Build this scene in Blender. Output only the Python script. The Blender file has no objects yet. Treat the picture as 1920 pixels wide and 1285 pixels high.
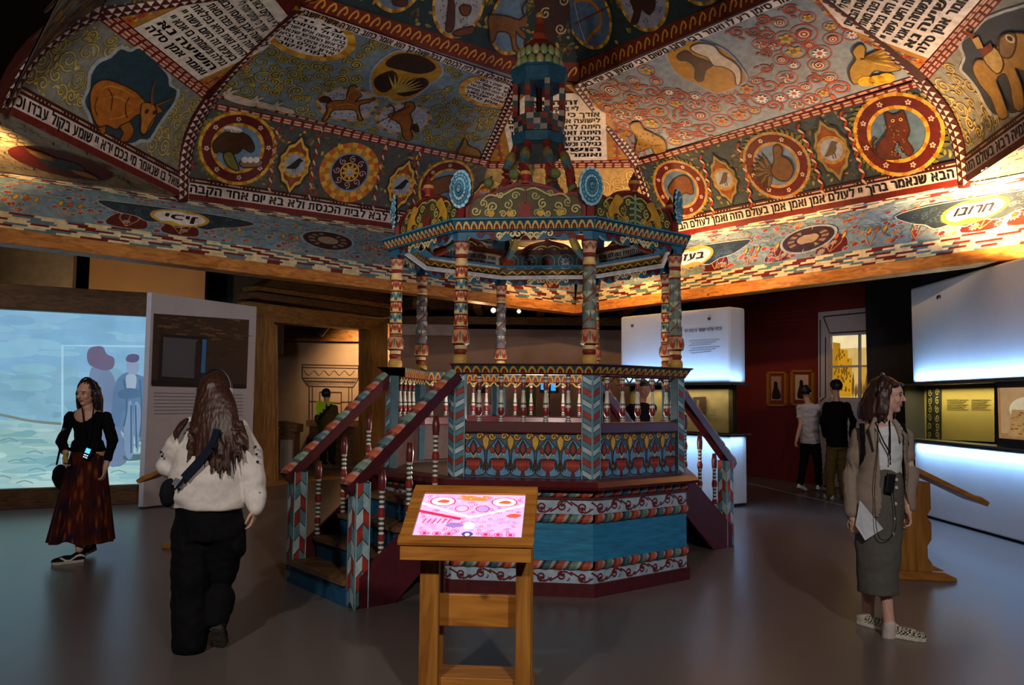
import bpy, bmesh, math, random
from math import sin, cos, pi, sqrt, atan2, floor, hypot, radians
from mathutils import Vector, Matrix
from mathutils.geometry import tessellate_polygon
random.seed(7)
SC = bpy.context.scene
COL = SC.collection
# ------------------------------------------------------------------ camera
FPX, PITCH, ROLL, EYE = 1536.35, .0718, -.0091, 1.5
_f = Vector((0, cos(PITCH), sin(PITCH))); _r = Vector((1, 0, 0)); _u = Vector((0, -sin(PITCH), cos(PITCH)))
_r2 = _r*cos(ROLL) - _u*sin(ROLL); _u2 = _r*sin(ROLL) + _u*cos(ROLL)
cd = bpy.data.cameras.new('camera'); cam = bpy.data.objects.new('camera', cd); COL.objects.link(cam)
cd.sensor_width = 36; cd.lens = FPX/1920*36; cd.clip_end = 200
cam.matrix_world = Matrix(((_r2.x, _u2.x, -_f.x, 0), (_r2.y, _u2.y, -_f.y, 0), (_r2.z, _u2.z, -_f.z, EYE), (0, 0, 0, 1)))
SC.camera = cam
CP = Vector((0, 0, EYE))
def ray(x, y):
    X = x-960; Y = 642.5-y
    return _f + _r2*(X/FPX) + _u2*(Y/FPX)
def atz(x, y, z):
    r = ray(x, y); return CP + r*((z-EYE)/r.z)
def aty(x, y, Y):
    r = ray(x, y); return CP + r*(Y/r.y)
def atplane(x, y, p, n):
    r = ray(x, y); return CP + r*((p-CP).dot(n)/r.dot(n))
# ------------------------------------------------------------------ world, exposure
w = bpy.data.worlds.new('world'); SC.world = w; w.use_nodes = True
w.node_tree.nodes['Background'].inputs[0].default_value = (.55, .6, .75, 1)
w.node_tree.nodes['Background'].inputs[1].default_value = .02
SC.view_settings.view_transform = 'Standard'; SC.view_settings.look = 'None'
SC.view_settings.gamma = 1; SC.view_settings.exposure = .22
SC.cycles.max_bounces = 6; SC.cycles.sample_clamp_indirect = 4
SC.cycles.caustics_reflective = False; SC.cycles.caustics_refractive = False
# ------------------------------------------------------------------ room lights
def lamp(kind, name, loc, power, color, target=None, size=.1, size_y=None, angle=60, blend=.5, spread=None):
    d = bpy.data.lights.new(name, kind); d.energy = power; d.color = color
    if kind == 'AREA':
        d.size = size
        if size_y: d.shape = 'RECTANGLE'; d.size_y = size_y
        if spread: d.spread = radians(spread)
    else: d.shadow_soft_size = size
    if kind == 'SPOT': d.spot_size = radians(angle); d.spot_blend = blend
    o = bpy.data.objects.new(name, d); COL.objects.link(o); o.location = loc
    if target is not None:
        o.rotation_euler = (Vector(target)-Vector(loc)).to_track_quat('-Z', 'Y').to_euler()
    return o
WARM = (1, .62, .28); NEUT = (1, .88, .78); COOL = (.55, .75, 1)
# warm lamps tucked under the painted cornice; added fill lights follow
AMB = (1, .55, .2)
for x_, y_, z_, p_ in ((1836, 422, 3.45, 300), (1475, 466, 3.45, 40), (1290, 497, 3.42, 120), (1120, 520, 3.45, 190), (-80, 318, 3.6, 110)):
    q_ = atz(x_, y_, z_); o_ = Vector((q_.x-.2449, q_.y-7.83, 0)).normalized()
    lamp('SPOT', 'cornice_lamp', tuple(q_), p_, AMB, tuple(q_+o_*.6+Vector((0, 0, 1))), size=.02, angle=174, blend=.25)
lamp('SPOT', 'roof_fill', (-1.9, 2.2, 2.7), 470, NEUT, (-2.8, 9.0, 5.3), .15, angle=85, blend=1)  # added pair of out-of-view spots, lifts the overall level on the painted roof
lamp('SPOT', 'roof_fill', (1.9, 2.2, 2.7), 125, NEUT, (2.6, 8.5, 6.0), .15, angle=95, blend=1)
lamp('POINT', 'canopy_fill', (.25, 7.8, 1.05), 75, NEUT, size=.08)  # added light hidden behind the parapet, brightens the inside of the canopy
lamp('SPOT', 'front_fill', (-2.2, -1.2, 4.2), 640, NEUT, (-2.0, 6.0, .8), .15, angle=70, blend=1)  # added fill pair behind the camera, for people, kiosk and platform fronts
lamp('SPOT', 'front_fill', (1.6, -1.4, 4.2), 700, NEUT, (1.2, 6.4, 1.0), .15, angle=70, blend=1)
lamp('SPOT', 'alcove_downlight', (-3.5, 18.3, 3.1), 210, WARM, (-3.3, 19.5, 2.2), .08, angle=120, blend=.9)
lamp('POINT', 'hall_lamp', (-.6, 14.6, 2.7), 24, WARM, size=.02)
lamp('SPOT', 'beige_wall_fill', (-7.6, 12.9, 2.3), 170, WARM, (-7.4, 15.8, 3.9), .1, angle=110, blend=1)  # added spot hidden behind the projection wall, brightens the upper walls
lamp('SPOT', 'info_panel_fill', (-8.6, 8.4, 3.4), 170, (.9, .88, 1), (-4.6, 13.0, 1.8), .1, angle=90, blend=1)  # unseen fill added beyond the left edge, whitens the information panel
lamp('SPOT', 'wall_spot', (3.6, 12.8, 3.9), 60, NEUT, (5.6, 15.5, 1.6), .1, angle=70, blend=1)

# ------------------------------------------------------------------ colour and materials
def hx(s, k=1):
    c = [int(s[i:i+2], 16)/255 for i in (0, 2, 4)]
    return tuple(k*(v/12.92 if v <= .04045 else ((v+.055)/1.055)**2.4) for v in c)
def vary(c, a=.12):
    k = 1+random.uniform(-a, a); return tuple(min(1, x*k) for x in c)
MATS = {}
def nt(name):
    m = bpy.data.materials.new(name); m.use_nodes = True; MATS[name] = m
    t = m.node_tree; return m, t, t.nodes['Principled BSDF']
def mat(name, col, rough=.6, metal=0, noise=.15, scale=8, bump=0, stretch=None, emit=None, spec=.4, alpha=None, trans=None):
    m, t, b = nt(name); N = t.nodes; L = t.links
    b.inputs['Roughness'].default_value = rough; b.inputs['Metallic'].default_value = metal
    b.inputs['Specular IOR Level'].default_value = spec
    c = hx(col) if isinstance(col, str) else col
    if emit:
        b.inputs['Emission Color'].default_value = (*c, 1); b.inputs['Emission Strength'].default_value = emit
    tc = N.new('ShaderNodeTexCoord'); nz = N.new('ShaderNodeTexNoise'); nz.inputs['Scale'].default_value = scale; nz.inputs['Detail'].default_value = 5
    mp = N.new('ShaderNodeMapping'); L.new(tc.outputs['Object'], mp.inputs['Vector']); L.new(mp.outputs[0], nz.inputs['Vector'])
    if stretch: mp.inputs['Scale'].default_value = stretch
    cr = N.new('ShaderNodeValToRGB'); cr.color_ramp.elements[0].position = .3; cr.color_ramp.elements[1].position = .7
    cr.color_ramp.elements[0].color = (*[x*(1-noise) for x in c], 1); cr.color_ramp.elements[1].color = (*[min(1, x*(1+noise)) for x in c], 1)
    L.new(nz.outputs[0], cr.inputs[0]); L.new(cr.outputs[0], b.inputs['Base Color'])
    if bump:
        bp = N.new('ShaderNodeBump'); bp.inputs['Strength'].default_value = bump; bp.inputs['Distance'].default_value = .02
        L.new(nz.outputs[0], bp.inputs['Height']); L.new(bp.outputs[0], b.inputs['Normal'])
    if trans is not None: b.inputs['Transmission Weight'].default_value = trans
    if alpha is not None: b.inputs['Alpha'].default_value = alpha
    return m
def wood(name, c1, c2, scale=3, rough=.5, axis='x'):
    m, t, b = nt(name); N = t.nodes; L = t.links; b.inputs['Roughness'].default_value = rough
    b.inputs['Specular IOR Level'].default_value = .3
    tc = N.new('ShaderNodeTexCoord'); mp = N.new('ShaderNodeMapping'); L.new(tc.outputs['Object'], mp.inputs[0])
    s = {'x': (.6, 6, 6), 'y': (6, .6, 6), 'z': (6, 6, .6), 'd': (2, 2, 9)}[axis]; mp.inputs['Scale'].default_value = s
    n1 = N.new('ShaderNodeTexNoise'); n1.inputs['Scale'].default_value = scale; n1.inputs['Detail'].default_value = 8; n1.inputs['Distortion'].default_value = 1.2
    L.new(mp.outputs[0], n1.inputs[0])
    v = N.new('ShaderNodeTexVoronoi'); v.inputs['Scale'].default_value = 2.2; mp2 = N.new('ShaderNodeMapping'); L.new(tc.outputs['Object'], mp2.inputs[0]); L.new(mp2.outputs[0], v.inputs[0])
    kn = N.new('ShaderNodeValToRGB'); kn.color_ramp.elements[0].position = .03; kn.color_ramp.elements[1].position = .07
    kn.color_ramp.elements[0].color = (.25, .2, .15, 1); kn.color_ramp.elements[1].color = (1, 1, 1, 1); L.new(v.outputs[0], kn.inputs[0])
    cr = N.new('ShaderNodeValToRGB'); cr.color_ramp.elements[0].position = .3; cr.color_ramp.elements[1].position = .72
    cr.color_ramp.elements[0].color = (*hx(c1), 1); cr.color_ramp.elements[1].color = (*hx(c2), 1)
    L.new(n1.outputs[0], cr.inputs[0])
    mx = N.new('ShaderNodeMix'); mx.data_type = 'RGBA'; mx.blend_type = 'MULTIPLY'; mx.inputs[0].default_value = .8
    L.new(cr.outputs[0], mx.inputs[6]); L.new(kn.outputs[0], mx.inputs[7]); L.new(mx.outputs[2], b.inputs['Base Color'])
    return m
def attr_mat(name, emit=0, rough=.55, wear=.22, spec=.25, scale=14):
    """painted surface: the colour of each painted patch is carried by the mesh, worn and brushed by noise"""
    m, t, b = nt(name); N = t.nodes; L = t.links; b.inputs['Roughness'].default_value = rough
    b.inputs['Specular IOR Level'].default_value = spec
    a = N.new('ShaderNodeAttribute'); a.attribute_name = 'paint'
    tc = N.new('ShaderNodeTexCoord'); nz = N.new('ShaderNodeTexNoise'); nz.inputs['Scale'].default_value = scale; nz.inputs['Detail'].default_value = 6
    L.new(tc.outputs['Object'], nz.inputs[0])
    cr = N.new('ShaderNodeValToRGB'); cr.color_ramp.elements[0].position = .3; cr.color_ramp.elements[1].position = .65
    k = 1-wear*1.6; cr.color_ramp.elements[0].color = (k, k, k, 1); cr.color_ramp.elements[1].color = (1, 1, 1, 1)
    L.new(nz.outputs[0], cr.inputs[0])
    mx = N.new('ShaderNodeMix'); mx.data_type = 'RGBA'; mx.blend_type = 'MULTIPLY'; mx.inputs[0].default_value = 1
    L.new(a.outputs[0], mx.inputs[6]); L.new(cr.outputs[0], mx.inputs[7])
    if emit:
        b.inputs['Base Color'].default_value = (.01, .01, .01, 1)
        L.new(mx.outputs[2], b.inputs['Emission Color']); b.inputs['Emission Strength'].default_value = emit
    else: L.new(mx.outputs[2], b.inputs['Base Color'])
    return m
PAINT = attr_mat('painted_wood')
GLOSS = attr_mat('glossy_paint', rough=.35, wear=.15, spec=.5)
SCREEN = attr_mat('screen_glow', emit=1.5, wear=.06)
PROJ = attr_mat('projection_glow', emit=.8, wear=.1, scale=2.5)
PRINT = attr_mat('print', rough=.5, wear=.06, scale=3)
# ------------------------------------------------------------------ objects
def props(o, label=None, cat=None, group=None, kind=None):
    if label: o['label'] = label
    if cat: o['category'] = cat
    if group: o['group'] = group
    if kind: o['kind'] = kind
    return o
def thing(name, label, cat, loc=(0, 0, 0), group=None):
    o = bpy.data.objects.new(name, None); COL.objects.link(o); o.location = loc; o.empty_display_size = .2
    return props(o, label, cat, group)
def link(name, me, parent=None, smooth=False):
    o = bpy.data.objects.new(name, me); COL.objects.link(o)
    if parent is not None:
        o.parent = parent
        off = Vector((0, 0, 0)); q = parent
        while q is not None: off += q.location; q = q.parent
        o.location = -off
    if smooth:
        me.polygons.foreach_set('use_smooth', [True]*len(me.polygons))
    return o
class G:
    """collects plain geometry with a colour per face, builds ONE mesh object"""
    def __init__(s): s.v = []; s.f = []; s.c = []
    def quad(s, a, b, c, d, col=(.5, .5, .5)):
        i = len(s.v); s.v += [a, b, c, d]; s.f.append((i, i+1, i+2, i+3)); s.c.append(col)
    def poly(s, pts, col=(.5, .5, .5)):
        i = len(s.v); s.v += list(pts); s.f.append(tuple(range(i, i+len(pts)))); s.c.append(col)
    def box(s, a, b, col=(.5, .5, .5), M=None):
        x0, y0, z0 = a; x1, y1, z1 = b
        p = [Vector(q) for q in ((x0, y0, z0), (x1, y0, z0), (x1, y1, z0), (x0, y1, z0), (x0, y0, z1), (x1, y0, z1), (x1, y1, z1), (x0, y1, z1))]
        if M is not None: p = [M @ q for q in p]
        i = len(s.v); s.v += p
        for f in ((0, 3, 2, 1), (4, 5, 6, 7), (0, 1, 5, 4), (1, 2, 6, 5), (2, 3, 7, 6), (3, 0, 4, 7)):
            s.f.append(tuple(i+k for k in f)); s.c.append(col)
        return s
    def bar(s, A, B, w, h, col=(.5, .5, .5), up=Vector((0, 0, 1)), nrm=None):
        """box from A to B; w across (horizontal), h along up"""
        A = Vector(A); B = Vector(B); d = (B-A).normalized()
        sd = d.cross(up).normalized() if nrm is None else nrm; u = sd.cross(d).normalized()
        p = []
        for q in (A, B):
            for a, b in ((-1, -1), (1, -1), (1, 1), (-1, 1)): p.append(q + sd*(w/2*a) + u*(h/2*b))
        i = len(s.v); s.v += p
        for f in ((0, 1, 2, 3), (7, 6, 5, 4), (0, 4, 5, 1), (1, 5, 6, 2), (2, 6, 7, 3), (3, 7, 4, 0)):
            s.f.append(tuple(i+k for k in f)); s.c.append(col)
        return s
    def prism(s, pts, z0, z1, col=(.5, .5, .5)):
        n = len(pts); i = len(s.v)
        s.v += [Vector((x, y, z0)) for x, y in pts] + [Vector((x, y, z1)) for x, y in pts]
        s.f.append(tuple(i+k for k in range(n-1, -1, -1))); s.c.append(col)
        s.f.append(tuple(i+n+k for k in range(n))); s.c.append(col)
        for k in range(n):
            l = (k+1) % n; s.f.append((i+k, i+l, i+n+l, i+n+k)); s.c.append(col)
        return s
    def extrude(s, pts, d, col=(.5, .5, .5)):
        """closed outline of 3D points swept by vector d"""
        n = len(pts); i = len(s.v); s.v += [Vector(p) for p in pts] + [Vector(p)+d for p in pts]
        s.f.append(tuple(i+k for k in range(n-1, -1, -1))); s.c.append(col)
        s.f.append(tuple(i+n+k for k in range(n))); s.c.append(col)
        for k in range(n):
            l = (k+1) % n; s.f.append((i+k, i+l, i+n+l, i+n+k)); s.c.append(col)
        return s
    def lathe(s, prof, c=(0, 0), n=20, cols=None, a0=0, flat=False, M=None):
        """prof: list of (r, z); cols: colour per segment"""
        i = len(s.v)
        for r, z in prof:
            for k in range(n):
                a = a0+2*pi*k/n; q = Vector((c[0]+r*cos(a), c[1]+r*sin(a), z)); s.v.append(M @ q if M is not None else q)
        for j in range(len(prof)-1):
            col = cols[j % len(cols)] if cols else (.5, .5, .5)
            for k in range(n):
                l = (k+1) % n; s.f.append((i+j*n+k, i+j*n+l, i+(j+1)*n+l, i+(j+1)*n+k)); s.c.append(col)
        s.f.append(tuple(i+k for k in range(n-1, -1, -1))); s.c.append(cols[0] if cols else (.5, .5, .5))
        m = len(prof)-1; s.f.append(tuple(i+m*n+k for k in range(n))); s.c.append(cols[(m-1) % len(cols)] if cols else (.5, .5, .5))
        return s
    def tube(s, pts, r, n=8, col=(.5, .5, .5), cols=None):
        pts = [Vector(p) for p in pts]; i = len(s.v); m = len(pts); up = Vector((0, 0, 1))
        for j, p in enumerate(pts):
            d = (pts[min(j+1, m-1)]-pts[max(j-1, 0)]).normalized()
            a = d.cross(up)
            if a.length < .05: a = d.cross(Vector((1, 0, 0)))
            a.normalize(); b = a.cross(d); rr = r[j] if isinstance(r, (list, tuple)) else r
            for k in range(n): t = 2*pi*k/n; s.v.append(p + a*(rr*cos(t)) + b*(rr*sin(t)))
        for j in range(m-1):
            cc = cols[j % len(cols)] if cols else col
            for k in range(n):
                l = (k+1) % n; s.f.append((i+j*n+k, i+j*n+l, i+(j+1)*n+l, i+(j+1)*n+k)); s.c.append(cc)
        s.f.append(tuple(i+k for k in range(n-1, -1, -1))); s.c.append(col)
        s.f.append(tuple(i+(m-1)*n+k for k in range(n))); s.c.append(col)
        return s
    def ball(s, c, r, col=(.5, .5, .5), n=14, m=9, sc=(1, 1, 1), M=None):
        i = len(s.v); c = Vector(c)
        for j in range(m+1):
            t = pi*j/m
            for k in range(n):
                a = 2*pi*k/n; q = Vector((r*sc[0]*sin(t)*cos(a), r*sc[1]*sin(t)*sin(a), r*sc[2]*cos(t)))
                s.v.append(c + (M @ q if M is not None else q))
        for j in range(m):
            for k in range(n):
                l = (k+1) % n; s.f.append((i+j*n+k, i+(j+1)*n+k, i+(j+1)*n+l, i+j*n+l)); s.c.append(col)
        return s
    def build(s, name, m, parent=None, smooth=False, fix=True, bevel=0):
        me = bpy.data.meshes.new(name); me.from_pydata([tuple(v) for v in s.v], [], s.f)
        at = me.color_attributes.new('paint', 'FLOAT_COLOR', 'CORNER'); buf = []
        for p in me.polygons: buf += [*s.c[p.index], 1]*p.loop_total
        at.data.foreach_set('color', buf)
        me.materials.append(m); 
        if fix:
            bm = bmesh.new(); bm.from_mesh(me); bmesh.ops.remove_doubles(bm, verts=bm.verts, dist=1e-5)
            bmesh.ops.recalc_face_normals(bm, faces=bm.faces); bm.to_mesh(me); bm.free()
        me.validate(); me.update()
        o = link(name, me, parent, smooth)
        if bevel:
            b = o.modifiers.new('bevel', 'BEVEL'); b.width = bevel; b.segments = 2; b.limit_method = 'ANGLE'; b.angle_limit = radians(40)
        return o
# ------------------------------------------------------------------ lettering
_tc = bpy.data.curves.new('lettering', 'FONT'); _tc.resolution_u = 2
_to = bpy.data.objects.new('lettering', _tc); COL.objects.link(_to); _cache = {}
# square letters whose font outlines do not fill cleanly, drawn as brush blocks (width, list of quads)
BLOCK = {'ד': (.46, [[(0, .6), (0, .48), (.46, .48), (.46, .6)], [(.28, .5), (.28, 0), (.4, 0), (.4, .5)]]),
 'ת': (.56, [[(.06, .6), (.06, .48), (.5, .48), (.54, .6)], [(.42, .5), (.42, 0), (.54, 0), (.54, .5)], [(.1, .5), (.1, .1), (.22, .1), (.22, .5)], [(0, .1), (0, 0), (.2, 0), (.22, .1)]]),
 'ע': (.5, [[(0, .6), (.14, .6), (.3, .1), (.18, .06)], [(.36, .6), (.5, .6), (.42, .16), (.3, .1)], [(0, 0), (.0, -.1), (.42, .08), (.44, .2)]]),
 'פ': (.5, [[(.04, .6), (.04, .48), (.44, .48), (.48, .6)], [(.37, .5), (.37, .05), (.49, .05), (.49, .5)], [(0, .11), (0, 0), (.44, 0), (.46, .11)], [(.04, .5), (.04, .28), (.14, .28), (.14, .5)], [(.12, .36), (.12, .28), (.25, .28), (.25, .36)]]),
 'צ': (.5, [[(0, .6), (.14, .6), (.46, .1), (.34, .08)], [(.36, .6), (.5, .6), (.36, .28), (.26, .34)], [(0, .11), (0, 0), (.46, 0), (.48, .11)]]),
 'ף': (.48, [[(.04, .6), (.04, .48), (.44, .48), (.47, .6)], [(.35, .5), (.35, -.18), (.47, -.18), (.47, .5)], [(.04, .5), (.04, .28), (.14, .28), (.14, .5)], [(.12, .36), (.12, .28), (.24, .28), (.24, .36)]])}
def glyph(ch, bold=.012):
    if ch in BLOCK and (ch, bold) not in _cache:
        v, t = [], []
        for q in BLOCK[ch][1]: i = len(v); v += q; t += [(i, i+1, i+2), (i, i+2, i+3)]
        _cache[(ch, bold)] = (v, t, BLOCK[ch][0])
    if (ch, bold) not in _cache:
        best = -1
        for off in (.004, .01, .018, .028):
            _tc.body = ch; _tc.offset = off; bpy.context.view_layer.update()
            dg = bpy.context.evaluated_depsgraph_get(); me = bpy.data.meshes.new_from_object(_to.evaluated_get(dg))
            vs = [(v.co.x, v.co.y) for v in me.vertices]; ts = [tuple(p.vertices) for p in me.polygons]; ar = sum(p.area for p in me.polygons); bpy.data.meshes.remove(me)
            x0 = min((v[0] for v in vs), default=0); x1 = max((v[0] for v in vs), default=.25)
            if ar > best: best = ar; _cache[(ch, bold)] = ([(x-x0, y) for x, y in vs], ts, x1-x0)
    return _cache[(ch, bold)]
# ------------------------------------------------------------------ painter's canvas on a surface
class Canvas:
    def __init__(s, mp, maxe=None, step=.0016, pxf=None):
        s.mp = mp; s.maxe = maxe; s.step = step; s.T = []; s.v = []; s.f = []; s.c = []; s.pxf = pxf; s.lay = 0
    def P(s, x, y): return s.pxf(x, y)
    def push(s, ox, oy, sc=1, rot=0, flip=False): s.T.append((ox, oy, sc, cos(rot), sin(rot), -1 if flip else 1)); return s
    def pop(s): s.T.pop()
    def tf(s, p):
        x, y = p
        for ox, oy, sc, c, sn, fl in reversed(s.T):
            x *= fl; x, y = ox+sc*(c*x-sn*y), oy+sc*(sn*x+c*y)
        return x, y
    def tri(s, pts, tris, col, l=1):
        pts = [s.tf(p) for p in pts]; h = l*s.step
        if s.maxe:
            out = []; st = [(pts[a], pts[b], pts[c]) for a, b, c in tris]; m2 = s.maxe**2
            while st:
                a, b, c = st.pop(); d = [(a[0]-b[0])**2+(a[1]-b[1])**2, (b[0]-c[0])**2+(b[1]-c[1])**2, (c[0]-a[0])**2+(c[1]-a[1])**2]
                k = d.index(max(d))
                if d[k] <= m2: out.append((a, b, c)); continue
                a, b, c = ((a, b, c), (b, c, a), (c, a, b))[k]; m = ((a[0]+b[0])/2, (a[1]+b[1])/2); st += [(a, m, c), (m, b, c)]
            for t in out:
                i = len(s.v); s.v += [s.mp(p[0], p[1], h) for p in t]; s.f.append((i, i+1, i+2)); s.c.append(col)
        else:
            i = len(s.v); s.v += [s.mp(p[0], p[1], h) for p in pts]
            for t in tris: s.f.append(tuple(i+k for k in t)); s.c.append(col)
    def poly(s, pts, col, l=1):
        ts = tessellate_polygon([[Vector((p[0], p[1], 0)) for p in pts]]); s.tri(pts, ts, col, l)
    def rect(s, x0, y0, x1, y1, col, l=1): s.tri([(x0, y0), (x1, y0), (x1, y1), (x0, y1)], [(0, 1, 2), (0, 2, 3)], col, l)
    def disc(s, c, r, col, l=1, ry=None, n=24, rot=0):
        ry = ry or r; cr, sr = cos(rot), sin(rot)
        p = [(c[0]+r*cos(a)*cr-ry*sin(a)*sr, c[1]+r*cos(a)*sr+ry*sin(a)*cr) for a in [2*pi*k/n for k in range(n)]]
        s.tri([c]+p, [(0, k+1, (k+1) % n+1) for k in range(n)], col, l)
    def ring(s, c, r0, r1, cols, l=1, k=1, n=32, seg=None):
        """k = ry/rx; cols cycled over seg pieces"""
        cols = cols if isinstance(cols, list) else [cols]; seg = seg or n
        for q in range(seg):
            m = max(1, n//seg); pts = []
            for j in range(m+1):
                a = 2*pi*(q+j/m)/seg; pts += [(c[0]+r0*cos(a), c[1]+r0*k*sin(a)), (c[0]+r1*cos(a), c[1]+r1*k*sin(a))]
            s.tri(pts, [t for j in range(m) for t in ((2*j, 2*j+1, 2*j+3), (2*j, 2*j+3, 2*j+2))], cols[q % len(cols)], l)
    def stroke(s, pts, w, col, l=1, taper=0, smooth=0):
        if smooth: pts = spline(pts, smooth)
        m = len(pts); L = []
        for j, p in enumerate(pts):
            q0 = pts[max(j-1, 0)]; q1 = pts[min(j+1, m-1)]; dx, dy = q1[0]-q0[0], q1[1]-q0[1]; d = hypot(dx, dy) or 1
            t = j/(m-1); ww = w/2*((1-taper*t) if taper >= 0 else (1+taper*abs(2*t-1)))
            L += [(p[0]-dy/d*ww, p[1]+dx/d*ww), (p[0]+dy/d*ww, p[1]-dx/d*ww)]
        s.tri(L, [t for j in range(m-1) for t in ((2*j, 2*j+1, 2*j+3), (2*j, 2*j+3, 2*j+2))], col, l)
    def outl(s, pts, w, colin, colout, l=1, taper=0, smooth=0, ow=1.7):
        if smooth: pts = spline(pts, smooth)
        s.stroke(pts, w*ow, colout, l, taper); s.stroke(pts, w, colin, l+1, taper)
    def blob(s, pts, col, l=1, edge=None, ew=.012, n=4):
        p = spline(pts, n, True)
        if edge: s.stroke(p+[p[0]], ew*2, edge, l)
        s.poly(p, col, l+.6)
    def spiral(s, c, r, turns, a0, col, w, l=1, edge=None, d=1, tail=None):
        n = int(12*turns)+2; pts = [(c[0]+r*(.12+.88*(j/n))*cos(a0+d*2*pi*turns*(1-j/n)), c[1]+r*(.12+.88*(j/n))*sin(a0+d*2*pi*turns*(1-j/n))) for j in range(n+1)]
        if tail: pts = pts+[tail]
        if edge: s.stroke(pts, w*1.8, edge, l, 0)
        s.stroke(pts, w, col, l+1, 0)
    def leaf(s, a, b, w, col, l=1, edge=None):
        dx, dy = b[0]-a[0], b[1]-a[1]; d = hypot(dx, dy) or 1; nx, ny = -dy/d*w/2, dx/d*w/2
        pts = [a, (a[0]+dx*.3+nx, a[1]+dy*.3+ny), (a[0]+dx*.65+nx*.8, a[1]+dy*.65+ny*.8), b, (a[0]+dx*.65-nx*.8, a[1]+dy*.65-ny*.8), (a[0]+dx*.3-nx, a[1]+dy*.3-ny)]
        if edge:
            mx, my = (a[0]+b[0])/2, (a[1]+b[1])/2; s.tri([(mx+(p[0]-mx)*1.25, my+(p[1]-my)*1.25) for p in pts], [(0, 1, 5), (1, 2, 5), (2, 4, 5), (2, 3, 4)], edge, l-.5)
        s.tri(pts, [(0, 1, 5), (1, 2, 5), (2, 4, 5), (2, 3, 4)], col, l)
    def flower(s, c, r, n, col, mid, l=1, edge=None, rot=0):
        if edge: s.disc(c, r*.72, edge, l-.5, n=12)
        for k in range(n):
            a = rot+2*pi*k/n; s.leaf((c[0]+r*.2*cos(a), c[1]+r*.2*sin(a)), (c[0]+r*cos(a), c[1]+r*sin(a)), r*3.2/n, col, l)
        s.disc(c, r*.32, mid, l+1, n=10)
    def text(s, txt, x0, y0, h, col, l=1, width=None, sx=.9, heb=True, gap=.1, bold=.03):
        """writes txt with its left end at x0 on the base line y0; letters h high; width: stretch to fit"""
        chs = txt[::-1] if heb else txt; tot = 0; seq = []
        k = h/.6
        for ch in chs:
            if ch == ' ': tot += .28; seq.append(None); continue
            g = glyph(ch, 0); seq.append(g); tot += g[2]+gap
        fx = width/(tot) if width else k*sx
        x = x0
        for g in seq:
            if g is None: x += .28*fx; continue
            for b in ((0, bold) if h > .035 else (0,)): s.tri([(x+(p[0]+b)*fx, y0+p[1]*k) for p in g[0]], g[1], col, l)
            x += (g[2]+gap)*fx
        return x-x0
    def build(s, name, m, parent=None, extra=None):
        g = G(); g.v = s.v; g.f = s.f; g.c = s.c
        if extra:
            i = len(g.v); g.v = g.v+extra.v; g.f = g.f+[tuple(i+k for k in f) for f in extra.f]; g.c = g.c+extra.c
        return g.build(name, m, parent, fix=False)
def spline(p, n=4, closed=False):
    out = []; m = len(p); R = range(m) if closed else range(m-1)
    for i in R:
        if closed: a, b, c, d = p[i-1], p[i], p[(i+1) % m], p[(i+2) % m]
        else: a, b, c, d = p[max(i-1, 0)], p[i], p[i+1], p[min(i+2, m-1)]
        for j in range(n):
            t = j/n; t2 = t*t; t3 = t2*t
            out.append(tuple(.5*((2*b[k])+(-a[k]+c[k])*t+(2*a[k]-5*b[k]+4*c[k]-d[k])*t2+(-a[k]+3*b[k]-3*c[k]+d[k])*t3) for k in range(len(b))))
    if not closed: out.append(tuple(p[-1]))
    return out
def flatmap(A, U, Vv, N, bulge=0, vmax=1, v0=0):
    def mp(u, v, h=0):
        o = h
        if bulge:
            t = (v-v0)/vmax
            if 0 < t < 1: o -= bulge*sin(pi*t)
        return A + U*u + Vv*v + N*o
    return mp
def panel(A, B, C, D, bulge=0, maxe=None, inward=None, step=.003):
    """canvas on the plane through A, B (bottom edge) and the middle of C, D (top edge)"""
    U = (B-A).normalized(); m = (C+D)/2-A; N = U.cross(m).normalized()
    if inward is not None and N.dot(inward-A) < 0: N = -N
    Vv = N.cross(U)
    if Vv.dot(m) < 0: Vv = -Vv
    uv = lambda q: ((q-A).dot(U), (q-A).dot(Vv))
    c, d = uv(C), uv(D); vm = (c[1]+d[1])/2
    mp = flatmap(A, U, Vv, N, bulge, vm)
    def pxf(x, y):
        o = 0
        for _ in range(3):
            q = atplane(x, y, A+N*o, N); u, v = uv(q); t = v/vm; o = -bulge*sin(pi*t) if 0 < t < 1 else 0
        return (u, v)
    cv = Canvas(mp, maxe, step, pxf); cv.q = [(0, 0), uv(B), c, d]; cv.N = N; cv.W = uv(B)[0]; cv.H = vm
    return cv
# ------------------------------------------------------------------ painted timber roof
CX, CY, PHI = .2449, 7.8315, -.1163
MAR, DMAR, CREAM, WHT, BLK = hx('6a1a14'), hx('3a0e0c'), hx('e8d6a8'), hx('e9e2da'), hx('1a1412')
GOLD, OCH, ORG, RED, OLV = hx('d9a63a'), hx('b8791e'), hx('c4582a'), hx('a5301e'), hx('8c8440')
GREY, SLATE, NAVY, SKY, TEAL = hx('8d979c'), hx('5f7480'), hx('22303c'), hx('6f90ad'), hx('3f6672')
BRN, DBRN = hx('7a4a1c'), hx('3b2212')
RZ = [3.95, 5.0, 5.585, 5.75, 7.0]
def rloc(ax, ay):
    c2 = (cos(pi/4+PHI), sin(pi/4+PHI)); c1 = (cos(3*pi/4+PHI), sin(3*pi/4+PHI))
    return (CX+ax*c2[0]+ay*c1[0], CY+ax*c2[1]+ay*c1[1])
def rmodel(a, L, z, k):
    return Vector((*rloc(*[(L, a), (a, L), (a, -L), (L, -a), (-L, -a), (-a, -L), (-a, L), (-L, a)][k % 8]), z))
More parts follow.
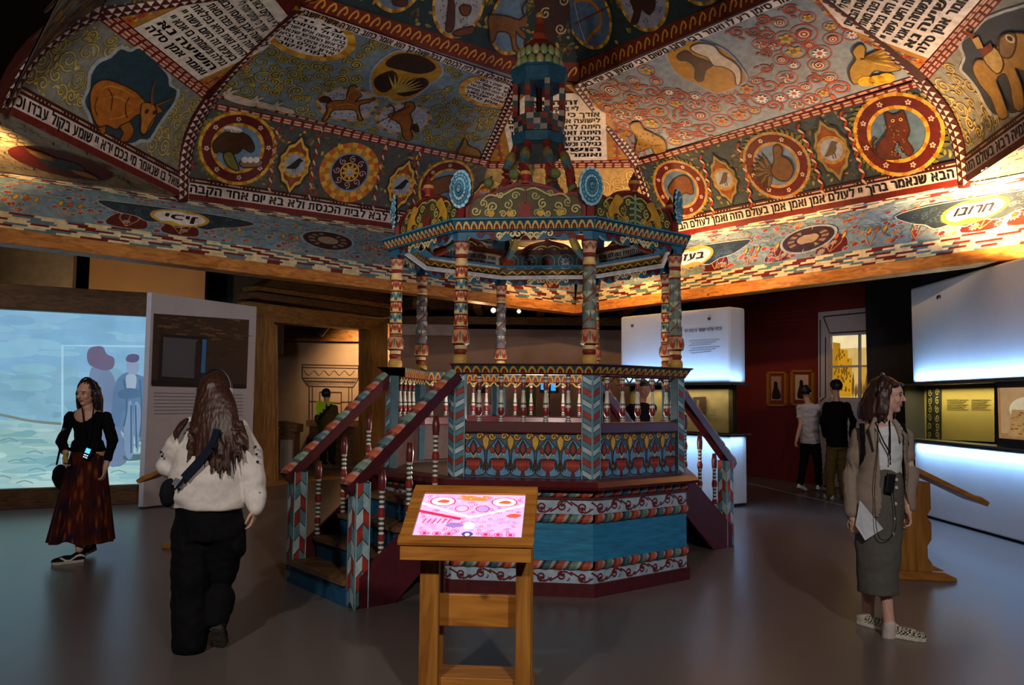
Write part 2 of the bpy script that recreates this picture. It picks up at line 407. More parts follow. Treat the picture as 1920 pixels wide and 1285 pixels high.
AL = [(4.2325, 2.1291), (3.5592, 1.9891), (1.9282, 1.4171), (1.70, 1.25), (1.0, .72)]
SEEN = {0: {-1: (343, 372), -2: (4, 208), 0: (885, 449.6), 1: (1236, 449.8), 2: (1808, 345)},
        1: {-1: (396, 180), -2: (190, 17), 0: (901, 307), 1: (1199, 303), 2: (1722, 145)},
        2: {-1: (562, 15), 0: (974, 146), 1: (1085, 154), 2: (1510, -31)},
        3: {-1: (612, -2), 0: (976, 112), 1: (1082, 118), 2: (1480, -50)}, 4: {}}
def RV(i, k):
    k = (k+3) % 8-3
    if k in SEEN[i]: return atz(*SEEN[i][k], RZ[i])
    return rmodel(*AL[i], RZ[i], k)
CEN = Vector((CX, CY, 4.6))
roof = thing('synagogue_roof', 'huge painted timber synagogue roof hanging over the hall, covered in animals, scrolls and lettering', 'roof', (CX, CY, 3.1))
def tier(i, k, bulge=0, step=.0016):
    return panel(RV(i, k), RV(i, k+1), RV(i+1, k+1), RV(i+1, k), bulge, .16 if bulge else None, CEN, step)
def base(cv, col, ext=.04, l=0):
    q = cv.q; cv.poly([(q[0][0]-ext, q[0][1]), (q[1][0]+ext, q[1][1]), (q[2][0]+ext, q[2][1]), (q[3][0]-ext, q[3][1])], col, l)
def xat(cv, v):
    q = cv.q; t = v/cv.H; return q[0][0]+(q[3][0]-q[0][0])*t, q[1][0]+(q[2][0]-q[1][0])*t
def hband(cv, v0, v1, col, l=1):
    a, b = xat(cv, v0); c, d = xat(cv, v1); cv.poly([(a-.02, v0), (b+.02, v0), (d+.02, v1), (c-.02, v1)], col, l)
def scrolls(cv, avoid, col, edge, v0, v1, r0=.07, r1=.15, n=120, w=.016, seed=1, marg=.1, extra=None):
    R = random.Random(seed); put = []
    for _ in range(n*14):
        if len(put) >= n: break
        v = R.uniform(v0+.04, v1-.04); a, b = xat(cv, v); u = R.uniform(a+marg, b-marg); r = R.uniform(r0, r1)
        if v-r*.8 < v0 or v+r*.8 > v1: continue
        if any(hypot((u-x)/(rx+r*.75), (v-y)/(ry+r*.75)) < 1 for x, y, rx, ry in avoid): continue
        if any(hypot(u-x, v-y) < (r+q)*.83 for x, y, q in put): continue
        put.append((u, v, r))
    for j, (u, v, r) in enumerate(put):
        c = vary(col, .25)
        if extra and R.random() < .75: extra(cv, u, v, r, R, j)
        else:
            a0 = R.uniform(0, 2*pi); d = R.choice((-1, 1))
            cv.spiral((u, v), r, R.uniform(1.2, 1.8), a0, c, w, 2, edge, d)
            b0 = a0+d*pi*.6
            for q in range(2):
                b1 = b0+q*2.1; cv.leaf((u+r*cos(b1), v+r*sin(b1)), (u+r*1.5*cos(b1+.5), v+r*1.5*sin(b1+.5)), r*.34, c, 4, edge)
    # connecting stems
    for j, (u, v, r) in enumerate(put):
        near = sorted(put, key=lambda q: hypot(q[0]-u, q[1]-v))[1:2]
        for x, y, q in near: cv.stroke([(u+r*.7, v), ((u+x)/2+.03, (v+y)/2+.03), (x, y+q*.6)], w, vary(col), 1.5, 0, 3)
def stripe(cv, v0, v1):
    """maroon stripe with two rows of cream dashes along the top of a tier"""
    hband(cv, v0, v1, MAR, 5); a, b = xat(cv, v0); L = b-a; n = int(L/.13)
    for r in range(2):
        y = v0+(v1-v0)*(.16+.4*r)
        for k in range(n): cv.rect(a+(k+.1)*L/n, y, a+(k+.8)*L/n, y+(v1-v0)*.26, hx('d8a68c'), 6)
def inscription(cv, txt, fit=True, v=(0, .07, .2, .27), x=None):
    hband(cv, v[0], v[1], MAR, 6); hband(cv, v[1], v[2], hx('d8c8c4'), 6); hband(cv, v[2], v[3], DMAR, 6)
    a, b = x or xat(cv, v[1]+.04)
    cv.text(txt, a+.06, v[1]+.022, (v[2]-v[1])*.68, BLK, 8, width=b-a-.12, bold=.03)
    n = int((b-a)/.05); y = (v[2]+v[3])/2
    for k in range(n):
        u = a+(k+.5)*(b-a)/n
        if k % 8 in (2, 3, 4): cv.rect(u-.02, y-.008, u+.03, y+.008, hx('c9a08c'), 7)
        else: cv.disc((u, y), .01, hx('c9a08c'), 7, n=6)
def medallion(cv, c, r, sky=SKY, wreath=True, dark=False):
    g = GOLD if not dark else hx('a8906a')
    if wreath:
        for k in range(46):
            a = 2*pi*k/46; rr = r*random.uniform(1.02, 1.16); cv.leaf((c[0]+r*.95*cos(a), c[1]+r*.95*sin(a)), (c[0]+rr*cos(a+.1), c[1]+rr*sin(a+.1)), r*.1, vary(hx('6f6a2c'), .3), 5)
    cv.ring(c, r*.9, r, [g, vary(g), OCH], 6, seg=44, n=44)
    cv.ring(c, r*.68, r*.92, [hx('5e1a14')], 6)
    cv.ring(c, r*.6, r*.69, [g, OCH, g], 7, seg=32)
    for k in range(8):
        a = 2*pi*k/8+.2; cv.flower((c[0]+r*.795*cos(a), c[1]+r*.795*sin(a)), r*.075, 5, hx('e0c8b8'), RED, 8)
    cv.disc(c, r*.62, sky, 5, n=36)
def almond(cv, x, y, h, bird=True, dk=False):
    c = cv.P(x, y); g = GOLD if not dk else hx('8f7c4a')
    o = [(0, 1), (.2, .72), (.42, .62), (.5, .38), (.66, .2), (.6, 0), (.66, -.2), (.5, -.38), (.42, -.62), (.2, -.72), (0, -1)]
    o = o+[(-a, b) for a, b in reversed(o[1:-1])]
    S = lambda k: [(c[0]+a*h*k*.8, c[1]+b*h*k) for a, b in o]
    cv.poly(S(1.12), hx('232a30'), 6); cv.poly(S(1), g, 7); cv.poly(S(.84), hx('7c3a12'), 8); cv.poly([(c[0]+a*h*.45, c[1]+b*h*.8) for a, b in o], hx('8a4a1a'), 8.5)
    cv.ring(c, h*.36, h*.46, [g, OCH], 10, n=24, seg=24); cv.disc(c, h*.38, hx('9aa0ac'), 9, n=20)
    b = [(-.33, -.2), (-.15, -.02), (0, .18), (.12, .3), (.22, .26), (.32, .2), (.22, .14), (.18, -.02), (.05, -.17), (-.1, -.2)]
    cv.blob([(c[0]+q[0]*h*.85, c[1]+q[1]*h*.85) for q in b], BLK if not dk else hx('5a4c3c'), 11, n=2)
    for s in (-.02, .06): cv.stroke([(c[0]+s*h, c[1]-.12*h), (c[0]+s*h, c[1]-.3*h)], .008, BLK, 11)
def ropecol(cv, x0, y0, x1, y1, w=.05):
    a = cv.P(x0, y0); b = cv.P(x1, y1); n = 14
    for k in range(n):
        t = k/n; t2 = (k+1.2)/n; p = (a[0]+(b[0]-a[0])*t, a[1]+(b[1]-a[1])*t); q = (a[0]+(b[0]-a[0])*t2, a[1]+(b[1]-a[1])*t2)
        s = w*.5*(1 if k % 2 else -1); cv.leaf((p[0]-s, p[1]), (q[0]+s, q[1]), w*.55, hx('d8b090') if k % 2 else RED, 7, DMAR)
PXP = lambda cv, pts: [cv.P(*p) for p in pts]
def figure(cv, pts, col, l=10, edge=DBRN, ew=.018): cv.blob(PXP(cv, pts), col, l, edge, ew, 3)
def pstroke(cv, pts, w, col, l=12, taper=0): cv.stroke(PXP(cv, pts), w, col, l, taper, 3)
def spots(cv, c, rx, ry, col, n=60, l=7, seed=3, s=.013):
    R = random.Random(seed)
    for _ in range(n):
        a = R.uniform(0, 2*pi); q = sqrt(R.random())*.92; cv.disc((c[0]+rx*q*cos(a), c[1]+ry*q*sin(a)), s, col, l, n=5)

# ---- tier A, left long side: medallions with birds and a sun wheel
def leaves_bg(cv, cols, v0, v1, n, seed, s=.05, l=2):
    R = random.Random(seed)
    for _ in range(n):
        v = R.uniform(v0, v1); a, b = xat(cv, v); u = R.uniform(a, b); t = R.uniform(0, 2*pi)
        cv.leaf((u, v), (u+s*cos(t)*R.uniform(.6, 1.4), v+s*sin(t)*R.uniform(.6, 1.4)), s*.5, vary(R.choice(cols), .2), l)
BULA = .10
cv = tier(0, -1, BULA); base(cv, hx('4a4a46')); leaves_bg(cv, [OLV, hx('7a5a20'), RED, hx('2c3a40'), GOLD], .28, cv.H-.08, 420, 5, .07)
inscription(cv, 'אמר יצחק כל הרגיל לבא לבית הכנסת ולא בא יום אחד הקבה'); stripe(cv, cv.H-.085, cv.H)
for x in ((522, 235, 505, 360), (606, 225, 580, 375), (728, 262, 700, 395), (790, 275, 775, 400)): ropecol(cv, *x)
c = cv.P(446, 277); medallion(cv, c, .47)
figure(cv, [(405, 262), (420, 250), (445, 248), (465, 256), (475, 275), (470, 284), (455, 276), (445, 285), (425, 288), (412, 282), (403, 285), (400, 270)], hx('4a2c14'))
figure(cv, [(420, 288), (432, 285), (440, 300), (446, 318), (430, 312), (422, 300)], hx('7c7a3a'), 12)
for k in range(3): cv.disc(cv.P(458+k*11, 299), .04, WHT, 13, n=12)
figure(cv, [(452, 302), (488, 300), (486, 310), (455, 312)], hx('8a6a4a'), 11)
cv.disc(cv.P(437, 242), .11, WHT, 13, ry=.04); cv.text('ראו כל שרץ', cv.P(421, 243)[0], cv.P(421, 243)[1]-.012, .03, BLK, 15, width=.19)
almond(cv, 552, 308, .38); almond(cv, 752, 347, .38); almond(cv, 905, 372, .34)
c = cv.P(655, 322); cv.ring(c, .34, .42, [GOLD, OCH, ORG], 6, seg=36, n=36); cv.ring(c, .27, .35, [OCH, GOLD], 7, seg=24, n=24); cv.ring(c, .25, .275, SKY, 8)
cv.disc(c, .25, DMAR, 5, n=30)
for k in range(8):
    a = pi/4*k; cv.spiral((c[0]+.18*cos(a), c[1]+.18*sin(a)), .05, 1.3, a, hx('b8a8a8'), .012, 8)
cv.ring(c, .115, .135, GOLD, 9); cv.flower(c, .125, 9, GOLD, NAVY, 9); cv.disc(c, .045, SKY, 11, n=14); cv.spiral(c, .04, 1.5, 0, WHT, .008, 12)
c = cv.P(836, 352); medallion(cv, c, .44); figure(cv, [(800, 350), (820, 335), (850, 330), (866, 345), (862, 362), (835, 358), (815, 366)], BRN)
cv.build('lower_left_panel', PAINT, roof)
# ---- tier A, right long side
cv = tier(0, 1, BULA); base(cv, hx('38444a')); leaves_bg(cv, [OLV, hx('6a5228'), hx('5a2018'), hx('2c4450'), hx('8a7a4a')], .28, cv.H-.08, 460, 6, .07)
inscription(cv, 'הבא שנאמר ברוך יי לעולם אמן ואמן אמן בעולם הזה ואמן לעולם הבא אמן'); stripe(cv, cv.H-.085, cv.H)
for x in ((1313, 290, 1338, 415), (1382, 268, 1410, 400), (1495, 232, 1545, 365), (1575, 208, 1622, 345)): ropecol(cv, *x, .06)
c = cv.P(1684, 250); medallion(cv, c, .50, hx('58748c'))
figure(cv, [(1662, 212), (1676, 216), (1688, 212), (1694, 208), (1700, 225), (1705, 245), (1700, 262), (1712, 280), (1705, 290), (1694, 280), (1685, 262), (1675, 282), (1690, 294), (1660, 296), (1645, 288), (1650, 268), (1664, 250), (1665, 232)], hx('5a2a1c'), 10)
pstroke(cv, [(1648, 290), (1640, 280), (1638, 265), (1646, 258)], .03, DBRN, 12)
for p in ((1675, 225), (1690, 223)): cv.disc(cv.P(*p), .022, GOLD, 13, n=8); cv.disc(cv.P(*p), .01, BLK, 14, n=6)
R_ = random.Random(2)
for _ in range(30): cv.disc(cv.P(R_.uniform(1660, 1698), R_.uniform(235, 290)), .008, hx('b08050'), 12, n=5)
almond(cv, 1560, 280, .40, dk=True); almond(cv, 1358, 335, .36, dk=True)
c = cv.P(1456, 308); medallion(cv, c, .46, hx('6c84a0'), dark=True)
for k in range(11):
    a = radians(95+k*15); p0 = cv.P(1446, 320); cv.leaf(p0, (p0[0]+.25*cos(a), p0[1]+.25*sin(a)), .055, hx('3c2c20') if k % 2 else hx('6a543a'), 10, BLK)
figure(cv, [(1452, 278), (1460, 272), (1467, 280), (1466, 292), (1480, 300), (1488, 318), (1478, 336), (1460, 335), (1448, 320), (1454, 300)], hx('6b4c30'), 12)
c = cv.P(1276, 352); medallion(cv, c, .44, hx('5c7490'), dark=True); figure(cv, [(1255, 355), (1268, 335), (1285, 330), (1296, 340), (1300, 362), (1285, 360), (1268, 368)], hx('6b3c1c'))
cv.build('lower_right_panel', PAINT, roof)
# ---- tier A corners: ox on the left, elephant on the right, light scrolls at the back
cv = tier(0, -2, .16); base(cv, hx('83867e'), .12)
inscription(cv, 'שואל בו שנאמר מי בכם ירא יי שומע בקול עבדו וכו'); stripe(cv, cv.H-.085, cv.H)
cart = PXP(cv, [(170, 140), (185, 118), (207, 108), (225, 92), (243, 97), (262, 90), (282, 108), (312, 140), (316, 160), (330, 170), (322, 195), (302, 222), (280, 258), (262, 260), (245, 268), (220, 262), (180, 240), (168, 212), (158, 190), (168, 165)])
sc_ = spline(cart, 3, True); cc = cv.P(243, 178)
cv.poly([(cc[0]+(p[0]-cc[0])*1.08, cc[1]+(p[1]-cc[1])*1.08) for p in sc_], hx('a8b0b4'), 5); cv.poly(sc_, hx('24404c'), 6)
scrolls(cv, [(cc[0], cc[1], .56, .62)], hx('b8a860'), hx('6a5c30'), .3, cv.H-.1, .06, .13, 110, .018, 3, .02)
figure(cv, [(168, 175), (175, 158), (195, 149), (225, 158), (252, 172), (268, 188), (290, 196), (302, 208), (290, 212), (285, 228), (270, 250), (262, 245), (268, 225), (258, 212), (240, 225), (225, 232), (215, 240), (198, 232), (183, 235), (172, 215), (168, 195)], hx('b0681c'), 10, DBRN, .016)
figure(cv, [(178, 225), (190, 222), (195, 240), (192, 250), (186, 245)], hx('a0601c'), 9); figure(cv, [(222, 232), (240, 228), (248, 245), (238, 262), (224, 262), (230, 248)], hx('a0601c'), 9)
figure(cv, [(266, 192), (285, 196), (290, 212), (278, 230), (270, 248), (262, 245), (263, 225), (262, 208)], hx('bd7a2c'), 12)
for p in ((272, 207), (287, 209)): cv.disc(cv.P(*p), .03, DBRN, 14, n=8)
pstroke(cv, [(283, 195), (282, 175), (288, 150)], .03, hx('8a4c20'), 13, .6); pstroke(cv, [(290, 197), (305, 190), (325, 182)], .03, hx('8a4c20'), 13, .6)
for s in ([(185, 170), (200, 160), (225, 165), (250, 180)], [(190, 185), (215, 180), (245, 195)], [(200, 222), (225, 218), (250, 205)]): pstroke(cv, s, .022, hx('cf8f3c'), 12.5, -.8)
for s in ([(200, 165), (208, 180), (205, 205)], [(180, 180), (175, 200), (180, 215)], [(240, 180), (232, 200), (236, 220)]): pstroke(cv, s, .012, DBRN, 13)
cv.build('ox_panel', PAINT, roof)
cv = tier(0, 2, .16); base(cv, hx('8d8f80'), .12)
inscription(cv, 'המונה ועונה אמן יהא שמיה רבא בעולם הזה'); stripe(cv, cv.H-.085, cv.H)
cart = spline(PXP(cv, [(1805, 82), (1830, 60), (1848, 40), (1875, 28), (1900, 20), (1960, 10), (2010, 60), (2000, 130), (1950, 190), (1900, 212), (1890, 205), (1868, 215), (1850, 195), (1835, 165), (1815, 140), (1805, 128), (1812, 108)]), 3, True)
cc = cv.P(1900, 110); cv.poly([(cc[0]+(p[0]-cc[0])*1.07, cc[1]+(p[1]-cc[1])*1.07) for p in cart], hx('b4b4ac'), 5); cv.poly(cart, hx('2c3a48'), 6)
scrolls(cv, [(cc[0], cc[1], .72, .72)], hx('c8b070'), hx('8a7440'), .3, cv.H-.1, .06, .12, 90, .018, 4, .02)
figure(cv, [(1828, 130), (1835, 112), (1855, 112), (1870, 95), (1880, 68), (1900, 62), (1930, 66), (1940, 100), (1925, 130), (1905, 125), (1918, 160), (1922, 200), (1905, 200), (1895, 150), (1885, 135), (1870, 150), (1885, 190), (1892, 215), (1876, 218), (1860, 180), (1840, 155)], hx('a8803c'), 10, DBRN, .016)
figure(cv, [(1880, 70), (1905, 62), (1905, 90), (1895, 105), (1880, 100)], hx('8a6a44'), 12); cv.disc(cv.P(1898, 70), .05, hx('d8c090'), 14, n=14); cv.disc(cv.P(1898, 70), .028, DBRN, 15, n=10)
figure(cv, [(1848, 108), (1868, 88), (1884, 118), (1872, 135)], hx('c8a860'), 12)
cv.poly(PXP(cv, [(1840, 92), (1862, 78), (1866, 92), (1848, 105)]), hx('7a3018'), 14); cv.poly(PXP(cv, [(1826, 72), (1838, 66), (1848, 88), (1836, 90)]), hx('c49a50'), 13)
cv.poly(PXP(cv, [(1812, 56), (1832, 62), (1826, 72)]), hx('8c3a20'), 14)
cv.build('elephant_panel', PAINT, roof)
cv = tier(0, 0, .12); base(cv, hx('c8a868')); inscription(cv, 'ברוך שם כבוד מלכותו לעולם ועד'); stripe(cv, cv.H-.085, cv.H)
scrolls(cv, [], hx('e0c078'), hx('96703a'), .3, cv.H-.1, .09, .15, 70, .02, 5, .02)
cv.build('lower_back_panel', PAINT, roof)
cv = tier(0, -3, .1); base(cv, hx('6a5a48')); leaves_bg(cv, [hx('4a3824'), hx('8a6a3c'), hx('5c6a70'), hx('3a2c20')], .0, cv.H, 500, 8, .2)
inscription(cv, 'כל העונה אמן יהא שמיה רבא מברך'); cv.build('lower_far_left_panel', PAINT, roof)
for k in (3, 4, 5-1, ):
    pass
for k in (3, 4):
    cv = tier(0, k); base(cv, hx('6a6a60')); scrolls(cv, [], hx('a89850'), hx('5a4a28'), .3, cv.H-.1, .1, .16, 60, .02, 9+k, .05); cv.build('lower_front_panel', PAINT, roof)
# ---- tier B
def ellipse_txt(cv, x, y, rx, ry, lines, rot=0):
    c = cv.P(x, y); cv.push(c[0], c[1], 1, rot)
    cv.ring((0, 0), rx*.8, rx, [GOLD, OCH, hx('c8943a')], 6, k=ry/rx, seg=36, n=36); cv.disc((0, 0), rx*.82, hx('ddd2cc'), 5, ry=ry*.82, n=32)
    n = len(lines); hh = ry*1.35/n
    for i, t in enumerate(lines):
        y0 = ry*.66-(i+1)*hh+hh*.25; hw = rx*.76*sqrt(max(.12, 1-(abs(y0+hh*.3)/(ry*.86))**2)); cv.text(t, -hw, y0, hh*.62, BLK, 7, width=2*hw, bold=.03)
    cv.pop()
cv = tier(1, -1, 0); base(cv, hx('71818a'))
av = []
for x, y, rx, ry in ((583, 68, .55, .36), (915, 172, .5, .3), (652, 195, .43, .36), (757, 222, .42, .36), (762, 137, .58, .36)):
    c = cv.P(x, y); av.append((c[0], c[1], rx, ry))
for x in (450, 497, 533): c = cv.P(x, 190); av.append((*c, .15, .1))
av.append((*cv.P(880, 275), .25, .15))
scrolls(cv, av, hx('a0904a'), hx('3c3a20'), .05, cv.H-.1, .055, .13, 330, .021, 11, .05)
ellipse_txt(cv, 583, 68, .53, .35, ['על ידי', 'הגדול החוסה', 'ברית משה איש ישראל', 'לראש החודש שנאמר', 'הביתה והיה כי יביאך', 'אדון עולם בורא', 'רמח תקוב'])
ellipse_txt(cv, 918, 172, .46, .28, ['אחר ימים רבים', 'ויאמר אליו שמור את', 'הדבר הזה לעולם ועד', 'כי טוב חסדך מחיים', 'שפתי ישבחונך', 'אמן סלה'])
for x, y, rx, ry in ((652, 195, .40, .33), (757, 222, .39, .33)):
    c = cv.P(x, y); cv.ring(c, rx*.88, rx, [hx('b08a4a'), hx('7a5a30'), hx('c09a58')], 6, k=ry/rx, seg=32); cv.disc(c, rx*.89, hx('a4a4b0'), 5, ry=ry*.89, n=30); spots(cv, c, rx*.85, ry*.8, hx('5c6484'), 70, 6.5)
figure(cv, [(613, 195), (625, 188), (648, 186), (652, 175), (656, 162), (664, 158), (668, 166), (676, 178), (670, 182), (665, 190), (680, 186), (702, 184), (690, 190), (672, 196), (676, 218), (680, 222), (672, 222), (668, 205), (640, 203), (622, 206), (612, 222), (605, 224), (614, 206)], hx('8a5420'), 10)
for q_ in ([(630, 196), (650, 192), (668, 196)], [(664, 160), (672, 170), (676, 178)], [(654, 172), (650, 184), (646, 190)], [(620, 200), (616, 210), (612, 220)], [(670, 206), (673, 214), (676, 220)]): pstroke(cv, q_, .014, hx('c08a3c'), 13, .5)
figure(cv, [(600, 188), (606, 180), (616, 182), (620, 190), (612, 190)], DBRN, 9); pstroke(cv, [(667, 165), (690, 152)], .014, hx('c8a060'), 12, .5)
figure(cv, [(744, 208), (758, 200), (762, 190), (774, 192), (776, 202), (768, 212), (772, 228), (768, 240), (772, 255), (764, 262), (756, 252), (752, 232), (738, 222), (728, 214)], hx('8a5420'), 10)
pstroke(cv, [(708, 228), (770, 196)], .014, DBRN, 12); pstroke(cv, [(728, 192), (738, 200), (736, 216), (728, 226)], .018, hx('5a2c14'), 12)
figure(cv, [(768, 236), (780, 232), (784, 245), (778, 244)], DBRN, 9)
ct = spline(PXP(cv, [(696, 150), (702, 128), (722, 108), (745, 96), (775, 97), (808, 104), (825, 122), (826, 140), (806, 155), (790, 170), (765, 185), (738, 188), (725, 178), (703, 176)]), 3, True)
cc = cv.P(762, 140); cv.poly([(cc[0]+(p[0]-cc[0])*1.07, cc[1]+(p[1]-cc[1])*1.07) for p in ct], hx('8d9cb0'), 7); cv.poly(ct, hx('a87822'), 8)
for p in ([(705, 145), (735, 132), (742, 150), (722, 170), (706, 162)], [(724, 118), (750, 100), (792, 106), (815, 125), (790, 135), (752, 128)], [(745, 160), (790, 145), (800, 158), (768, 176), (748, 174)]): figure(cv, p, hx('2e1c12'), 10)
for k in range(9):
    a = radians(40+k*12); p0 = cv.P(742, 172); cv.leaf(p0, (p0[0]+.36*cos(a), p0[1]+.36*sin(a)), .03, hx('b89c48'), 13)
for x, s in ((452, 1), (497, .8), (533, .7)):
    c = cv.P(x, 186+(x-452)*.22); cv.push(*c, s); cv.blob([(-.2, 0), (-.1, .06), (0, .06), (.12, .05), (.2, 0), (.16, -.06), (0, -.07), (-.15, -.05)], hx('c8b8a4'), 10, BRN); cv.disc((-.18, .05), .055, hx('c8b8a4'), 12); cv.leaf((-.17, .08), (-.08, .18), .04, hx('c8b8a4'), 12, BRN); cv.leaf((-.2, .08), (-.18, .19), .04, hx('c8b8a4'), 12, BRN); cv.disc((-.2, .06), .01, RED, 14, n=6); cv.pop()
figure(cv, [(858, 285), (866, 270), (872, 258), (876, 270), (884, 275), (896, 280), (900, 292), (884, 290), (862, 290)], hx('8a6a34'), 10)
stripe(cv, 0, .05)
# inscription along the upper edge
hband(cv, cv.H-.13, cv.H, DMAR, 5); hband(cv, cv.H-.125, cv.H-.02, hx('d8c4bc'), 6)
a, b = xat(cv, cv.H-.1); cv.text('בהלכה ולא בא לבית הכנסת בכל שעה כך הוא אומר כתוב בתורה אשרי יושבי', a+.05, cv.H-.11, .075, BLK, 8, width=b-a-.1, bold=.03)
cv.build('unicorn_panel', PAINT, roof)
cv = tier(1, 1, 0); base(cv, hx('8a969c')); av = []
for x, y, rx, ry in ((1325, 122, .66, .42), (1640, 120, .4, .4), (1215, 262, .3, .22), (1555, 10, .2, .2)):
    c = cv.P(x, y); av.append((c[0], c[1], rx, ry))
def blossom(cv, u, v, r, R, j):
    A_ = hx('b4543a'); cv.ring((u, v), r*.98, r*1.12, vary(A_, .2), 2.5, n=22)
    t = j % 6
    if t == 0: cv.flower((u, v), r*.72, 8, WHT, ORG, 5, hx('4a5c68'), R.random())
    elif t == 1: cv.flower((u, v), r*.7, 6, hx('c8842c'), RED, 5, hx('7a3018'), R.random())
    elif t == 2:
        for q in range(9): a = 2*pi*q/9; cv.stroke([(u, v), (u+r*.4*cos(a), v+r*.4*sin(a)), (u+r*.7*cos(a+.5), v+r*.7*sin(a+.5))], r*.14, [RED, CREAM][q % 2], 5)
    elif t == 3: cv.disc((u, v), r*.62, vary(RED), 4, n=14); cv.ring((u, v), r*.3, r*.42, CREAM, 5, n=12); cv.disc((u, v), r*.15, CREAM, 5, n=8)
    elif t == 4: cv.flower((u, v), r*.75, 5, hx('d0a030'), hx('8a7a30'), 5, None, R.random())
    else: cv.spiral((u, v), r*.62, 1.8, R.random()*6, CREAM, r*.13, 4, RED)
scrolls(cv, av, hx('b4543a'), hx('6a2c20'), .08, cv.H-.14, .07, .15, 230, .018, 21, .04, blossom)
ct = spline(PXP(cv, [(1252, 103), (1262, 90), (1280, 88), (1290, 76), (1325, 80), (1362, 96), (1392, 130), (1398, 148), (1382, 160), (1362, 168), (1340, 172), (1312, 158), (1272, 138)]), 3, True)
cc = cv.P(1325, 124); cv.poly([(cc[0]+(p[0]-cc[0])*1.06, cc[1]+(p[1]-cc[1])*1.06) for p in ct], hx('9aa6b4'), 7); cv.poly(ct, hx('b8801c'), 8)
figure(cv, [(1272, 102), (1288, 94), (1300, 104), (1322, 112), (1335, 120), (1322, 130), (1316, 150), (1305, 145), (1305, 125), (1290, 112), (1275, 110)], hx('46280f'), 10)
figure(cv, [(1296, 88), (1312, 80), (1338, 84), (1352, 100), (1376, 115), (1388, 130), (1388, 152), (1382, 156), (1378, 135), (1358, 122), (1340, 120), (1328, 105), (1310, 98)], hx('d8c8b0'), 12)
figure(cv, [(1600, 95), (1612, 82), (1622, 88), (1622, 108), (1650, 105), (1690, 125), (1665, 132), (1640, 130), (1625, 145), (1602, 155), (1594, 130), (1606, 110)], hx('a8842c'), 10)
for k in range(8):
    p0 = cv.P(1620, 108); cv.leaf(p0, cv.P(1672+k*2, 84+k*6), .05, hx('c8a030') if k % 2 else hx('8a6418'), 12, BRN)
for p in ((1625, 150), (1645, 148), (1662, 144)): cv.disc(cv.P(*p), .09, hx('e0a820'), 13, n=12)
figure(cv, [(1182, 235), (1198, 228), (1206, 240), (1225, 250), (1245, 262), (1248, 282), (1230, 288), (1222, 275), (1205, 280), (1192, 282), (1195, 258)], hx('9a7428'), 10)
for _ in range(40): cv.disc(cv.P(R_.uniform(1190, 1242), R_.uniform(240, 282)), .012, DBRN, 13, n=5)
stripe(cv, 0, .05)
hband(cv, cv.H-.13, cv.H, DMAR, 5); hband(cv, cv.H-.125, cv.H-.02, hx('e8d8cc'), 6)
a, b = xat(cv, cv.H-.1); cv.text('ולאמר סימן רע לו ואמר רבי יוחנן משום רבי שמעון בן יוחי בא', a+.05, cv.H-.11, .075, BLK, 8, width=b-a-.1, bold=.03)
cv.build('blossom_panel', PAINT, roof)
def text_tier(k, name, poly_px, lines, rot=None):
    cv = tier(1, k, 0); base(cv, hx('5c1a12'))
    m = cv.W/2; H = cv.H
    w0, w1 = cv.W*.30, (cv.q[2][0]-cv.q[3][0])*.42
    mt = (cv.q[2][0]+cv.q[3][0])/2; lean = (mt-m)/H
    X = lambda s, v: m+lean*v+s
    # ornamental border, then the white tablet
    for s in (-1, 1):
        cv.poly([(X(s*w0*1.0, .06), .06), (X(s*w0*1.45, .06), .06), (X(s*w0*1.35, H*.55), H*.55), (X(s*w1*1.1, H*.95), H*.95), (X(s*w1*.6, H*.95), H*.95), (X(s*w0*1.0, H*.55), H*.55)], hx('b07a2c'), 3)
        for j in range(26):
            v = .1+j*(H*.8)/26; ww = w0*1.2 if v < H*.55 else w0*1.2+(w1*.9-w0*1.2)*(v-H*.55)/(H*.4)
            cv.flower((X(s*ww, v), v), .06, 5, [ORG, GOLD, hx('5c7480')][j % 3], RED, 5, None, j)
        for j, v in enumerate((.18, .42, .66)):
            sp = w0*1.75-j*.06; cv.spiral((X(s*sp, v*H/.85), v*H/.85), .13, 1.5, j*2, GOLD, .035, 4, BRN, s)
    tab = [(X(-w0, .06), .06), (X(w0, .06), .06), (X(w0, H*.62), H*.62), (X(w0*.45, H*.86), H*.86), (X(-w0*.45, H*.86), H*.86), (X(-w0, H*.62), H*.62)]
    cv.poly(tab, hx('e6dccf'), 6); n = len(lines)
    for i, t in enumerate(lines):
        v = H*.8-(i+.9)*(H*.72)/n; hw = w0*.9 if v < H*.62 else w0*.5
        cv.text(t, X(-hw, v), v, H*.72/n*.62, BLK, 8, width=2*hw, bold=.04)
    stripe(cv, 0, .05); return cv.build(name, PAINT, roof)
LN = ['זה השער', 'ליי צדיקים יבאו בו', 'אודך כי עניתני ותהי לי', 'לישועה אבן מאסו הבונים', 'היתה לראש פנה מאת יי', 'היתה זאת היא נפלאת', 'בעינינו זה היום עשה יי', 'נגילה ונשמחה בו אנא יי', 'הושיעה נא', 'ואומר אמן סלה']
text_tier(0, 'back_text_tablet_panel', None, LN); text_tier(-2, 'left_text_tablet_panel', None, LN[1:]); text_tier(2, 'right_text_tablet_panel', None, LN[1:])
for k in (-3, 3, 4):
    cv = tier(1, k, 0); base(cv, hx('6c7478')); scrolls(cv, [], hx('96863c'), hx('44381a'), .05, cv.H-.1, .12, .2, 60, .03, 31+k, .05); cv.build('upper_outer_panel', PAINT, roof)
